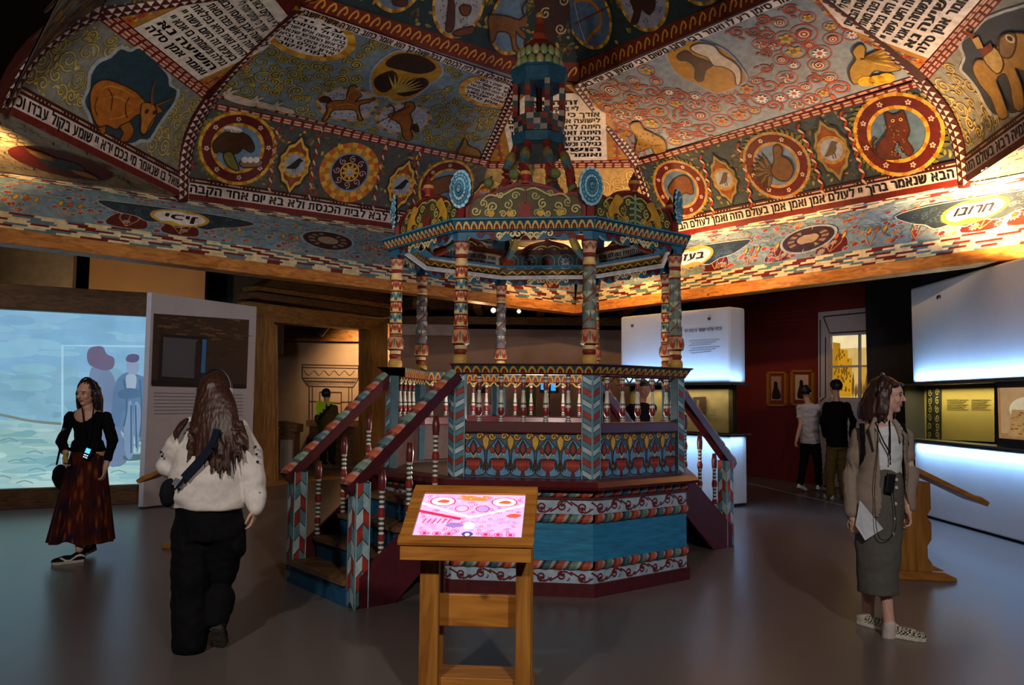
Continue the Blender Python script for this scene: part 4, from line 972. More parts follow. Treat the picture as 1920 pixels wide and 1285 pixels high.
# columns
def column(k, kind):
    c = ov(1.36, k); z0 = 1.80
    cr, mr, yl = hx('cdb27a'), hx('7a281c'), hx('b8924a')
    prof = [(.062, 0), (.066, .03), (.06, .06), (.048, .075), (.055, .095), (.055, .11), (.048, .12), (.05, .135), (.05, .15), (.072, .165), (.076, .2), (.07, .25), (.058, .275), (.055, .29)]
    cols = [yl, yl, yl, mr, mr, mr, cr, cr, hx('5a1a14'), hx('c49a70'), hx('c49a70'), hx('c49a70'), mr]
    shaft0 = .29; sh1 = .78
    prof += [(.054, .31), (.052, .5), (.049, sh1), (.049, .80), (.055, .815), (.049, .83), (.047, .85), (.047, .86), (.055, .87), (.05, .885), (.053, .895), (.05, .91), (.064, .985), (.066, 1.0)]
    bg = cr if kind == 'petal' else (hx('6d7a70') if kind == 'vine' else hx('666a72'))
    cols += [bg, bg, bg, mr, cr, cr, cr, cr, mr, mr, mr, hx('c4a888'), hx('c4a888'), hx('5a1a14')]
    g = G(); g.lathe([(r, z+z0) for r, z in prof], (c.x, c.y), 20, cols)
    def rad(z):
        for (r0, a), (r1, b) in zip(prof, prof[1:]):
            if a <= z <= b: return r0+(r1-r0)*(z-a)/(b-a+1e-9)
        return .05
    def mp(u, v, h=0):
        a = u; r = rad(v)+h+.001; return Vector((c.x+r*cos(a), c.y+r*sin(a), z0+v))
    cv = Canvas(mp, .3, .0012); 
    # lotus cup and capital leaves
    for v0, v1, cc in ((.16, .27, (hx('e0c8a0'), hx('9a3a24'))), (.91, .985, (hx('d8c09a'), hx('a04a34')))):
        for j in range(6):
            u = j*pi/3
            pts = [(u-.45, v1), (u-.3, v0+(v1-v0)*.3), (u, v0+.01), (u+.3, v0+(v1-v0)*.3), (u+.45, v1), (u+.15, v1-(v1-v0)*.35), (u, v1-(v1-v0)*.5), (u-.15, v1-(v1-v0)*.35)]
            cv.poly(pts, cc[1], 1); cv.poly([(u-.28, v1), (u-.1, v1-(v1-v0)*.3), (u, v1-(v1-v0)*.42), (u+.1, v1-(v1-v0)*.3), (u+.28, v1)], hx('c87a5a'), 2)
            cv.leaf((u+.52, v1), (u+.52, v0+.02), .25, hx('4a5c50'), 1)
    if kind == 'petal':
        n = 5
        for j in range(n):
            v0 = shaft0+.01+j*(sh1-shaft0)/n; hgt = (sh1-shaft0)/n
            cv.rect(0, v0-.006, 2*pi, v0+.006, hx('4a1612'), 2); cv.rect(0, v0+.006, 2*pi, v0+.014, hx('c89048'), 2)
            cc = [hx('a8432a'), hx('46707e')][j % 2]; d_ = 2*pi/4
            for q in range(4):
                u = q*d_+j*.8; a_, b_ = v0+.014, v0+hgt-.008; hh_ = b_-a_
                cv.poly([(u-d_*.5, a_), (u-d_*.5, a_+hh_*.55), (u-d_*.3, b_), (u-d_*.2, b_), (u, a_+hh_*.5), (u+d_*.2, b_), (u+d_*.3, b_), (u+d_*.5, a_+hh_*.55), (u+d_*.5, a_)], cc, 1)
                cv.poly([(u-d_*.36, a_), (u-d_*.26, a_+hh_*.42), (u, a_+hh_*.2), (u+d_*.26, a_+hh_*.42), (u+d_*.36, a_)], hx('d8b878'), 2); cv.leaf((u, a_+hh_*.42), (u, b_), .3, [hx('5a1c16'), hx('22323e')][j % 2], 2); cv.leaf((u+d_*.5, a_), (u+d_*.5, a_+hh_*.5), .22, [hx('5a1c16'), hx('22323e')][j % 2], 3)
    else:
        n = 3; m = 40
        for ph in (0, pi):
            pts = [(ph+2*pi*n*.5*j/m, shaft0+(sh1-shaft0)*j/m) for j in range(m+1)]
            for a_, b_ in zip(pts, pts[1:]): cv.tri([(a_[0], a_[1]), (b_[0], b_[1]), (b_[0], b_[1]+.012), (a_[0], a_[1]+.012)], [(0, 1, 2), (0, 2, 3)], hx('762c22'), 3)
        for j in range(14):
            u = j*2.4; v = shaft0+.03+j*(sh1-shaft0-.06)/14
            cv.flower((u, v), .0, 5, RED, YEL, 1) if False else None
            for s in (-1, 1): cv.tri([(u, v-.005), (u+s*.8, v+.04), (u+s*.1, v+.05)], [(0, 1, 2)], hx('a8ac98'), 4); cv.tri([(u, v), (u+s*.5, v-.03), (u+s*.05, v-.035)], [(0, 1, 2)], hx('8a4438'), 4)
            cv.leaf((u, v-.01), (u, v+.035), .25, hx('b8a070') if j % 2 else hx('2f4a4a'), 5)
    o = cv.build('column', PAINT, bimah, g)
for k, kd in enumerate(['petal', 'vine', 'vine', 'petal', 'petal', 'grey', 'grey', 'petal']): column(k, kd)
# canopy ring: fascia with scrolls, toothed band, blue cornice
RF = 1.42; BL1 = hx('2e6f92')
def fascia(k, inner):
    A, B = ov(RF, k), ov(RF, k+1); N = on(k); U = (B-A).normalized(); W_ = (B-A).length
    # scalloped lower edge board
    def outline(x0, x1):
        n = 30; pts = []
        for j in range(n+1):
            t = j/n; d = .055*abs(sin(pi*2*t))+.035*abs(sin(pi*4*t+.4)); pts.append((x0+(x1-x0)*t, .105-d if 0 < j < n else .0))
        return pts
    lo = outline(.05, W_-.05); zb = 2.775
    pts = [(0, 0)]+lo+[(W_, 0), (W_, .12), (0, .12)]
    g = G(); g.extrude([A+U*x+Vector((0, 0, zb+y))-N*.03 for x, y in pts], N*.03, hx('29607e'))
    for (cv, fl) in ((Canvas(flatmap(A+Vector((0, 0, zb)), U, Vector((0, 0, 1)), N), None, .0016), 0), (Canvas(flatmap(B+Vector((0, 0, zb))-N*.03, -U, Vector((0, 0, 1)), -N), None, .0016), 1)):
        for j, (x, s, c) in enumerate(((.22, 1, hx('6a1a1e')), (.36, -1, CRM), (.5, 1, CRM), (.64, -1, CRM), (.8, 1, hx('6a1a1e')))):
            u = x*W_
            cv.spiral((u-s*.05, .075), .035, 1.3, 0 if s > 0 else pi, c, .014, 3, BLK, s); cv.spiral((u+s*.055, .06), .028, 1.2, pi if s > 0 else 0, c, .014, 3, BLK, -s)
            cv.stroke([(u-s*.05, .108), (u, .09), (u+s*.055, .03)], .016, c, 4, 0, 3)
        i = len(g.v); g.v += cv.v; g.f += [tuple(i+a for a in f) for f in cv.f]; g.c += cv.c
    g.build('fascia', PAINT, bimah, fix=False)
for k in range(8): fascia(k, False)
octo('cornice', [(RF-.05, 2.872), (RF+.03, 2.872), (RF+.04, 2.884), (RF+.07, 2.95), (RF+.09, 2.955), (RF+.09, 2.968), (RF+.02, 2.985), (RF-.2, 3.0)], cols=[BL1, BL1, TL, BL1, BL1, BL1, BL1])
for k in range(8):
    cv = sidecv(k, RF+.04, 2.884, RF+.07, 2.95, step=.004); tooth(cv, .002, .072, cv.W, 18, hx('c9a860'), hx('1e4458')); cv.build('toothed_trim', PAINT, bimah)
octo('canopy_drum', [(RF-.08, 2.87), (RF-.08, 2.99)], hx('2a3840'))
# inscription boards seen on the inside of the far sides, hanging within the canopy
for k in range(8):
    z0 = 2.90; cv = sidecv(k, RF-.1, z0, flip=True); W_ = cv.W; H = .29
    g = G(); A, B = ov(RF-.1, k, z0+H/2), ov(RF-.1, k+1, z0+H/2); g.bar(A+on(k)*.012, B+on(k)*.012, .02, H, hx('3a2420'), nrm=on(k))
    cv.rect(0, 0, W_, H, hx('5a4420'), 1); cv.rect(0, H*.82, W_, H, hx('3a1414'), 2)
    if k % 2 == 0:
        cv.rect(.04, .07, W_-.04, H*.8, hx('3e5560'), 2)
        for j in range(5): cv.ring(((j+.5)*W_/5, .155), .075, .085, hx('8a9a9c'), 3, n=20); cv.flower(((j+.5)*W_/5, .155), .06, 8, hx('8fb0c8') if j % 2 else hx('9a5a3a'), RED, 3)
    else:
        cv.blob([(.06, .1), (.06, .19), (.1, .225), (W_-.1, .225), (W_-.06, .19), (W_-.06, .1), (W_-.1, .075), (.1, .075)], hx('c8c4c4'), 2, hx('a8742c'), .012)
        cv.text('ואת אלה מצותיו צוה לנו אדון', .1, .165, .04, BLK, 4, width=W_-.2, bold=.04); cv.text('ימות עולם וחסדיו לנצח סלה', .1, .1, .04, BLK, 4, width=W_-.2, bold=.04)
    n = 9; cv.stroke([(j*W_/n/2, .012 if j % 2 else .05) for j in range(2*n+1)], .014, YEL, 3, 0, 3)
    cv.build('inscription_board', PAINT, bimah, g)
octo('canopy_ledge', [(RF-.12, 2.86), (RF-.09, 2.86), (RF-.09, 2.90), (RF-.12, 2.90)], hx('d0d0d8'), closed=True)
# crests, one over each side
def crest(k):
    A, B = ov(RF-.06, k), ov(RF-.06, k+1); N = on(k); U = (B-A).normalized(); W_ = (B-A).length; z0 = 2.985
    def arch(i):  # outline of the crest
        P_ = [(.02, 0), (.02, .10), (.06, .19), (.12, .215), (.18, .2), (.24, .225), (.3, .265), (.4, .295), (.5, .31)]
        P_ = [(x*W_, y) for x, y in P_]; P_ = P_+[(W_-x, y) for x, y in reversed(P_[:-1])]
        return P_
    o = spline(arch(0), 3); o[0] = (.02*W_, 0)
    g = G(); g.extrude([A+U*x+Vector((0, 0, z0+y))-N*.025 for x, y in o], N*.025, hx('4c1a14'))
    for side in (0, 1):
        if side == 0: cv = Canvas(flatmap(A+Vector((0, 0, z0)), U, Vector((0, 0, 1)), N), None, .002)
        else: cv = Canvas(flatmap(B+Vector((0, 0, z0))-N*.025, -U, Vector((0, 0, 1)), -N), None, .002)
        cv.poly([(W_/2+(x-W_/2)*.9, y*.86) for x, y in o], hx('4a4424'), 1); m = W_/2
        cv.stroke([(W_/2+(x-W_/2)*.96, y*.94) for x, y in o], .026, hx('6a2020'), 3)
        c1, c2 = hx('a89a5c'), hx('40381c')
        for s in (-1, 1):
            for j, (x, y, r) in enumerate(((.08, .19, .035), (.14, .12, .04), (.2, .2, .03), (.26, .1, .045), (.34, .13, .035), (.4, .07, .04), (.3, .05, .03), (.18, .04, .03), (.1, .05, .03))):
                cv.spiral((m+s*x*W_*.98, y), r, 1.4, j*1.3, vary(c1, .3), .012, 4, c2, s*(1 if j % 2 else -1))
            cv.stroke([(m, .23), (m+s*.08, .25), (m+s*.2, .19), (m+s*.3, .2), (m+s*.36, .15)], .014, c1, 6, 0, 3)
            for x in (.12, .27): cv.disc((m+s*x*W_, .045), .03, hx('b89030'), 6, n=12); cv.leaf((m+s*x*W_, .06), (m+s*x*W_, .1), .03, OLV, 6)
            if k in (1, 7):
                cv.blob([(m+s*.12, .03), (m+s*.2, .12), (m+s*.14, .2), (m+s*.22, .24), (m+s*.27, .18), (m+s*.32, .1), (m+s*.3, .03), (m+s*.22, .08)], hx('b4872c'), 6, BLK, .006)
        if k in (1,):
            for j in range(4): cv.stroke([(m-.07, .03+j*.055), (m, .05+j*.05), (m+.07, .03+j*.055)], .018, hx('7c9a78'), 7, 0, 3)
            cv.stroke([(m, 0), (m, .27)], .022, hx('7c9a78'), 7)
        else:
            cv.poly([(m-.06, 0), (m+.06, 0), (m+.045, .06), (m+.06, .1), (m, .14), (m-.06, .1), (m-.045, .06)], hx('7a2420'), 7)
            cv.stroke([(m, .12), (m, .25)], .014, hx('7a2420'), 7)
        i = len(g.v); g.v += cv.v; g.f += [tuple(i+a for a in f) for f in cv.f]; g.c += cv.c
    cr = g.build('crest', PAINT, bimah, fix=False)
    t = A.lerp(B, .5)+Vector((0, 0, z0+.29)); f = G(); f.lathe([(.04, 0), (.028, .02), (.05, .07), (.045, .1), (.015, .15), (.004, .18)], (0, 0), 10, [hx('a04a2c'), hx('7a2420'), hx('b07a3a'), hx('5a2420'), hx('7a2420')])
    f.v = [Vector((v.x, v.y, v.z))+t for v in f.v]; f.build('finial', PAINT, cr)
for k in range(8): crest(k)
# blue fans on the corners
def fan(k):
    c = ov(RF-.03, k, 3.235); a = -pi/2-pi/8+k*pi/4+PHI; N = Vector((cos(a), sin(a), 0)); U = Vector((-sin(a), cos(a), 0))
    g = G(); rx, ry, n = .105, .16, 16
    for j in range(n):
        a0, a1 = 2*pi*j/n, 2*pi*(j+1)/n; am = (a0+a1)/2; rows = 5
        for r in range(rows):
            f0, f1 = r/rows, (r+1)/rows
            Q = lambda f, t, h: c+U*(rx*f*cos(t))+Vector((0, 0, ry*f*sin(t)))+N*(.03*(1-f)+h)
            g.quad(Q(f0, a0, 0), Q(f1, a0, 0), Q(f1, am, .014), Q(f0, am, .014), hx('5f9ab8') if r % 2 else hx('7fb4cc')); g.quad(Q(f0, am, .014), Q(f1, am, .014), Q(f1, a1, 0), Q(f0, a1, 0), hx('3c7c9c') if r % 2 else hx('9cc4d4'))
            if r: g.quad(Q(f0, a0, .006), Q(f0+.04, a0, .006), Q(f0+.04, am, .018), Q(f0, am, .018), hx('1f3c50')); g.quad(Q(f0, am, .018), Q(f0+.04, am, .018), Q(f0+.04, a1, .006), Q(f0, a1, .006), hx('1f3c50'))
    g.poly([c+U*(rx*cos(2*pi*j/n))+Vector((0, 0, ry*sin(2*pi*j/n)))-N*.012 for j in range(n)], hx('20485c'))
    g.bar(c-Vector((0, 0, .25))-N*.02, c-Vector((0, 0, .1))-N*.02, .06, .03, hx('6a1c1c'), up=N); g.build('fan_ornament', PAINT, bimah, fix=False)
for k in range(8): fan(k)
# volute braces up to the lantern
def rring(R, k, z): a = PHI-pi/2-pi/8+k*pi/4; return Vector((CX+R*cos(a), CY+R*sin(a), z))
for k in range(8):
    pts = [rring(R, k, z) for R, z in ((1.2, 3.03), (.95, 3.1), (.72, 3.25), (.55, 3.42), (.42, 3.46), (.34, 3.58), (.33, 3.72), (.28, 3.84), (.22, 3.95))]
    cs = [hx('7a2a20'), hx('4c6a6e'), hx('8a7a40'), hx('7a2a20'), hx('35505a'), hx('9a4a34'), hx('5a6a40'), hx('7a2a20')]
    P_ = spline([tuple(p) for p in pts], 3); g = G(); g.tube(P_, [.042*(1+.18*sin(j*1.9)) for j in range(len(P_))], 8, hx('7a2a20'), [cs[j//2 % 8] for j in range(len(P_))])
    q = rring(.42, k, 3.46); g.ball(q, .075, hx('6a2420'), 10, 6, (1, 1, .9)); q = rring(.5, k, 3.58); g.ball(q, .05, hx('5c6a3c'), 8, 6)
    g.build('volute_brace', PAINT, bimah, smooth=False)
g = G(); g.lathe([(.2, 3.86), (.255, 3.93), (.255, 3.96)], (CX, CY), 8, [hx('2c3436')], PHI-pi/2-pi/8); g.build('lantern_bowl', PAINT, bimah)
BL2 = hx('24566e')
g = G(); g.lathe([(.23, 3.96), (.265, 3.98), (.28, 4.06), (.235, 4.08)], (CX, CY), 8, [BL2], PHI-pi/2-pi/8); g.build('lantern_collar', PAINT, bimah)
def checker_skirt(z0, z1, R0, R1, rows):
    g = G()
    for k in range(8):
        n = 3
        for j in range(n):
            for r in range(rows):
                f0, f1 = r/rows, (r+1)/rows; s = .35/n; ra, rb = R0+(R1-R0)*f0, R0+(R1-R0)*f1
                A0, B0, A1, B1 = rring(ra, k, z0+(z1-z0)*f0), rring(ra, k+1, z0+(z1-z0)*f0), rring(rb, k, z0+(z1-z0)*f1), rring(rb, k+1, z0+(z1-z0)*f1)
                c = [hx('8a3a2c'), hx('3c5660'), hx('b09a88'), hx('2c3c44')][(j+k*3+r) % 4]
                g.quad(A0.lerp(B0, j/n), A0.lerp(B0, (j+1)/n), A1.lerp(B1, (j+1)/n), A1.lerp(B1, j/n), c)
    return g.build('lantern_checker_band', PAINT, bimah)
checker_skirt(4.08, 4.24, .25, .265, 3)
for k in range(8):
    A, B = rring(.245, k, 4.24), rring(.245, k, 4.57); g = G()
    for j in range(6): g.bar(A.lerp(B, j/6), A.lerp(B, (j+1)/6), .05, .05, [hx('8a3a2c'), hx('3c5660'), hx('b09a88'), hx('7a2a20')][(j+k) % 4], up=Vector((1, 0, 0)))
    g.build('lantern_post', PAINT, bimah)
g = G(); g.lathe([(.03, 4.2), (.03, 4.6)], (CX, CY), 8, [DMAR]); g.build('spindle', PAINT, bimah)
g = G(); g.lathe([(.25, 4.56), (.27, 4.58), (.285, 4.69), (.30, 4.695), (.29, 4.72), (.2, 4.73)], (CX, CY), 8, [BL2, BL2, BL2, hx('2e6a86'), BL2], PHI-pi/2-pi/8); g.build('lantern_crown', PAINT, bimah)
cr = G(); cr.lathe([(.19, 4.72), (.215, 4.8), (.19, 4.9), (.14, 4.94)], (CX, CY), 24, [hx('2c3a34')]); crown = cr.build('lobed_dome', PAINT, bimah)
for r in range(2):
    for j in range(16):
        a = 2*pi*(j+.5*r)/16; R = .205 if r == 0 else .185; q = Vector((CX+R*cos(a), CY+R*sin(a), 4.775+r*.1))
        g = G(); c1 = hx('8f9a68') if (j+r) % 3 else hx('b0a878'); g.ball(q, .04, c1, 10, 7, (1, 1, 1.55)); g.build('lobe', GLOSS, crown, smooth=True)
g = G(); g.lathe([(.19, 4.93), (.17, 4.97), (.09, 5.03), (.065, 5.1), (.045, 5.2), (.03, 5.27)], (CX, CY), 12, [hx('7a3020'), hx('9a4028'), hx('a8462c')]); g.build('spire', PAINT, bimah)
g = G(); g.ball((CX, CY, 5.30), .038, hx('c08428')); g.build('finial_ball', GLOSS, bimah, smooth=True)
# ------------------------------------------------------------------ stairs, left front and right back
bal_st = None
STB = [hx('b4ae9e'), hx('3a3436')]*2+[RB_]*2
def stair_baluster(p):
    global bal_st
    if bal_st is None:
        prof = []; cols = []; z = 0; R = random.Random(4)
        seq = [(.024, .05, RB_)]+[(.019 if j % 2 else .024, .018, WB if j % 2 == 0 else GB) for j in range(7)]+[(.028, .05, RB_)]+[(.019 if j % 2 else .024, .018, WB if j % 2 == 0 else GB) for j in range(7)]+[(.03, .07, RB_)]+[(.019 if j % 2 else .024, .018, WB if j % 2 == 0 else GB) for j in range(7)]+[(.03, .15, hx('5a1a1a'))]
        for r, h, c in seq: prof += [(r*.85, z), (r, z+h*.5)]; cols += [c, c]; z += h
        prof.append((.02, z)); g = G(); g.lathe(prof, n=10, cols=cols); bal_st = g.build('stair_baluster', GLOSS, bimah, smooth=True); o = bal_st
    else: o = bal_st.copy(); COL.objects.link(o); o.parent = bimah
    o.location = Vector(p)-bimah.location
TREAD = wood('stair_tread', '4a3420', '7a5a38', 3, .5, 'd')
def stairs(kA, kB, N, run, wide):
    A, B = ov(RP+.02, kA), ov(RP+.02, kB); side = (B-A).normalized(); top = .86
    for q, o_ in ((A, 0), (B, 1)):
        sgn = -1 if o_ == 0 else 1
        newel = q+N*run
        post_faces('newel_post', newel, 0, .90, [(side, N), (N, -side), (N, side), (side, -N)], .115, bimah, .11)
        # handrail
        a = newel+N*.06+Vector((0, 0, .88)); b = q+Vector((0, 0, 1.70)); g = G(); d = (b-a).normalized(); up = side.cross(d)
        if up.z < 0: up = -up
        g.bar(a-d*.06, b, .11, .075, hx('451218'), up=up, nrm=side)
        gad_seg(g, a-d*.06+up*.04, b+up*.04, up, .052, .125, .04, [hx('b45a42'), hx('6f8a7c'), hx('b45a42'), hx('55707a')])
        g.build('stair_handrail', GLOSS, bimah, fix=False)
        # stringer
        s0 = q+N*.02; s1 = newel; g = G(); out = [s1+N*.02+Vector((0, 0, 0)), s1-N*.28, s0+Vector((0, 0, .48)), s0+Vector((0, 0, .83)), s0+N*.1+Vector((0, 0, .83)), s1+N*.02+Vector((0, 0, .22))]
        g.extrude([p_+side*sgn*.02 for p_ in out], side*sgn*.04, hx('4d1620')); g.build('stringer', PAINT, bimah)
        for t in (.22, .5, .78):
            p_ = newel.lerp(q, t); stair_baluster(p_+Vector((0, 0, .12+t*.72)))
    n = 4
    for j in range(n):
        z1 = top*(j+1)/(n+1); x1 = run*(1-j/n)+.08; x0 = run*(1-(j+1)/n)
        a_, b_ = A+side*.05, B-side*.05; ext = .02 if j == 0 else 0
        g = G(); g.extrude([a_+N*x0+Vector((0, 0, z1-.17)), a_+N*(x1-.03+ext)+Vector((0, 0, z1-.17)), a_+N*(x1-.03+ext)+Vector((0, 0, z1-.02)), a_+N*x0+Vector((0, 0, z1-.02))], b_-a_, hx('1f4f74')); r_ = g.build('riser', PAINT, bimah)
        g = G(); g.extrude([a_+N*(x0-.02)+Vector((0, 0, z1-.02)), a_+N*(x1+ext)+Vector((0, 0, z1-.02)), a_+N*(x1+ext)+Vector((0, 0, z1+.015)), a_+N*(x0-.02)+Vector((0, 0, z1+.015))], b_-a_, hx('6a4c30')); g.build('tread', TREAD, bimah)
stairs(8, 7, on(7), .84, 1); stairs(3, 4, on(3), .84, 1)
# ------------------------------------------------------------------ the hall round the roof
Z = Vector((0, 0, 1))
def V(x, y, z=0): return Vector((x, y, z))
def slab(name, pts, m, kind='structure', col=(0, 0, 0), parent=None):
    g = G(); g.poly([Vector(p) for p in pts], col); o = g.build(name, m, parent, fix=False); o['kind'] = kind; return o
def floor_mat():
    m, t, b = nt('polished_resin_floor'); N = t.nodes; L = t.links
    tc = N.new('ShaderNodeTexCoord'); n1 = N.new('ShaderNodeTexNoise'); n1.inputs['Scale'].default_value = .8; n1.inputs['Detail'].default_value = 6; L.new(tc.outputs['Object'], n1.inputs[0])
    cr = N.new('ShaderNodeValToRGB'); cr.color_ramp.elements[0].color = (*hx('5f5856'), 1); cr.color_ramp.elements[1].color = (*hx('655d5a'), 1); L.new(n1.outputs[0], cr.inputs[0]); L.new(cr.outputs[0], b.inputs['Base Color'])
    n2 = N.new('ShaderNodeTexNoise'); n2.inputs['Scale'].default_value = 3; n2.inputs['Detail'].default_value = 8; L.new(tc.outputs['Object'], n2.inputs[0])
    mr = N.new('ShaderNodeMapRange'); mr.inputs['To Min'].default_value = .27; mr.inputs['To Max'].default_value = .29; L.new(n2.outputs[0], mr.inputs[0]); L.new(mr.outputs[0], b.inputs['Roughness'])
    b.inputs['Specular IOR Level'].default_value = .5
    return m
slab('floor', [(-14, -5, 0), (10, -5, 0), (10, 23, 0), (-14, 23, 0)], floor_mat())
DARKW = mat('dark_wall', '1c1a1c', .8); DARKC = mat('dark_ceiling', '141214', .9)
slab('ceiling', [(-14, -5, 7.9), (-14, 23, 7.9), (10, 23, 7.9), (10, -5, 7.9)], DARKC)
slab('wall_left', [(-14, -5, 0), (-14, 23, 0), (-14, 23, 7.9), (-14, -5, 7.9)], DARKW)
slab('wall_front', [(-14, -5, 0), (10, -5, 0), (10, -5, 7.9), (-14, -5, 7.9)], DARKW)
slab('wall_right', [(10, -5, 0), (10, 23, 0), (10, 23, 7.9), (10, -5, 7.9)], DARKW)
slab('wall_back', [(-14, 23, 0), (10, 23, 0), (10, 23, 7.9), (-14, 23, 7.9)], DARKW)
MAUVE = mat('mauve_wall', '8a7672', .8, noise=.06, scale=2)
def wallbox(name, a, b, z0, z1, m, th=.12):
    a = V(*a); b = V(*b); g = G(); g.bar(a+Z*(z0+z1)/2, b+Z*(z0+z1)/2, th, z1-z0); o = g.build(name, m); o['kind'] = 'structure'; return o
wallbox('wall_mauve', (-2.5, 18.2), (4.5, 18.2), 0, 3.1, MAUVE)
wallbox('trim_1', (-2.45, 18.0), (-1.25, 18.0), 2.93, 3.32, mat('pale_wall_band', 'b8aeb4', .8))
BEIGE = mat('beige_wall', '9a7a58', .8, noise=.08, scale=2)
wallbox('wall_beige', (-8.2, 15.8), (-5.95, 15.8), 2.2, 6.2, BEIGE); wallbox('wall_grey', (-13.8, 15.4), (-8.3, 15.4), 2.2, 6.2, mat('grey_wall', '77706a', .8))
wallbox('wall_charcoal', (-5.9, 16.4), (-4.6, 16.4), 2.4, 6, mat('charcoal_wall', '262524', .8))
OAK = wood('oak', '6a4420', 'a87638', 2.5, .45, 'd'); OAKZ = wood('oak_upright', '6e4822', 'a87c40', 3, .45, 'z'); DOAK = wood('dark_oak', '3c2712', '6a4622', 2.5, .55, 'd')
# loose beams over the back wall
for a, b, w_, h_ in (((-6.5, 18.9, 3.75), (2.6, 19.1, 3.75), .25, .26), ((-3.4, 17.8, 3.25), (3.4, 17.8, 3.25), .2, .16)):
    o = G().bar(a, b, w_, h_).build('ceiling_beam', DOAK); props(o, 'long dark timber beam above the mauve back wall' if h_ > .2 else 'thinner timber rail just over the mauve back wall', 'beam')
for i, x in enumerate((-1.9, -.7, .6, 1.5, 2.4)):
    o = G().bar((x, 16.2, 3.45), (x, 18.0, 3.45), .16, .2).build('joist', DOAK); props(o, 'short dark joist end above the mauve back wall behind the canopy', 'beam', 'joists over the back wall')
# ---------------------------------------------------------------- projection wall
PJ0 = atz(0, 955, 0); PJ1 = atz(266, 943, 0); pd = (PJ1-PJ0).normalized(); pn = pd.cross(Z); pn = pn if pn.dot(CP-PJ0) > 0 else -pn
pj = thing('projection_wall', 'wide timber framed screen with projected blue landscape and old travellers', 'screen', tuple(PJ0))
PL = PJ0-pd*4.2; PR = PJ1+pd*.06
def pbar(name, z0, z1, off, m, th=.14, a=PL, b=PR, parent=pj): return G().bar(a+pn*off+Z*(z0+z1)/2, b+pn*off+Z*(z0+z1)/2, th, z1-z0, nrm=pn).build(name, m, parent, bevel=.008)
pbar('plinth', 0, .27, .03, DOAK); pbar('top_board', 2.68, 3.02, .05, DOAK, .2); pbar('back_board', .27, 2.68, -.2, DARKW, .05)
cv = Canvas(flatmap(PL+Z*.27-pn*.02, pd, Z, pn), None, .002); PWD = (PR-PL).length
pf = lambda x, y: (lambda q: ((q-PL).dot(pd), q.z-.27))(atplane(x, y, PL, pn)); cv.pxf = pf
cv.rect(0, 0, PWD, 2.41, hx('7fb4d6'), 0)
R = random.Random(12)
x0 = 3.3
# sky, haze, trees, ground in soft broken strokes
for j in range(260):
    v = R.uniform(1.4, 2.38); u = R.uniform(0, PWD); c = [hx('8abada'), hx('7fb2d6'), hx('8cc0dc'), hx('84b6d8')][j % 4]
    cv.disc((u, v), R.uniform(.15, .5), c, 1+j*.004, ry=R.uniform(.03, .09), n=14)
for j in range(240):
    v = R.gauss(1.25, .16); u = R.uniform(0, PWD); cv.disc((u, v), R.uniform(.1, .3), [hx('7aaac4'), hx('80b0c8'), hx('88bcd0'), hx('84b4cc')][j % 4], 3+j*.004, ry=R.uniform(.04, .12), n=12)
cv.poly([(0, 0), (PWD, 0), (PWD, .86), (PWD-1.3, .88), (PWD-2.4, .96), (0, 1.0)], hx('9cc6cc'), 5)
for j in range(330):
    v = R.uniform(.02, .84); u = R.uniform(0, PWD); cv.disc((u, v), R.uniform(.08, .35), [hx('8cbcc4'), hx('a4ccce'), hx('7eb0b8'), hx('b0d4d0'), hx('94c0bc')][j % 5], 6+j*.004, ry=R.uniform(.015, .05), n=10)
cv.stroke(PXP(cv, [(-60, 770), (0, 778), (60, 790), (130, 796), (200, 800)]), .035, hx('78867c'), 9, 0, 4)
for j in range(26): u = R.uniform(PWD-2.3, PWD-.1); v = R.uniform(.05, .7); cv.stroke([(u, v), (u+.1, v+.03), (u+.2, v-.01)], .014, hx('6d98a0'), 9, 0, 2)
def pfig(pts, c, l): cv.blob(PXP(cv, pts), c, l, None, .01, 3)
cv.stroke(PXP(cv, [(117, 900), (117, 648), (285, 650)]), .03, hx('a6d2ea'), 9)
pfig([(168, 700), (180, 690), (205, 695), (218, 720), (222, 760), (228, 820), (232, 868), (180, 868), (160, 800)], hx('6f86a8'), 10)
pfig([(163, 665), (170, 652), (192, 650), (200, 664), (214, 672), (212, 690), (196, 695), (178, 690), (166, 682)], hx('6a6280'), 11)
pfig([(216, 720), (226, 705), (240, 698), (256, 702), (272, 715), (279, 760), (278, 822), (262, 828), (248, 815), (230, 812), (222, 790), (212, 760)], hx('5f82a6'), 10)
pfig([(210, 790), (212, 740), (222, 712), (240, 700), (262, 704), (278, 716), (284, 760), (284, 826), (270, 832), (262, 760), (230, 770), (224, 800)], hx('5a7ea4'), 10.5)
pfig([(238, 760), (248, 758), (250, 850), (236, 856), (232, 800)], hx('7c98b8'), 12); pfig([(252, 758), (262, 760), (264, 800), (258, 850), (252, 820)], hx('7c98b8'), 12); pfig([(236, 706), (248, 702), (256, 708), (252, 735), (240, 735)], hx('a0b4cc'), 12.5)
pfig([(236, 676), (240, 666), (252, 664), (261, 668), (258, 678), (246, 680)], hx('5c5a80'), 12); pfig([(237, 680), (248, 678), (260, 682), (260, 695), (250, 705), (240, 700)], hx('8aa0c0'), 11)
for p in ([(232, 712), (238, 760), (232, 800)], [(262, 712), (266, 770), (262, 820)], [(246, 760), (246, 850)], [(254, 760), (256, 840)], [(270, 730), (274, 800)]): cv.stroke(PXP(cv, p), .022, hx('42688c'), 13, 0, 3)
pfig([(222, 735), (240, 728), (262, 732), (262, 744), (240, 748), (224, 746)], hx('4c7094'), 13)
pfig([(232, 855), (262, 852), (264, 862), (236, 864)], hx('50707c'), 11); pfig([(204, 820), (232, 822), (236, 868), (200, 872)], hx('6484a0'), 9.5)
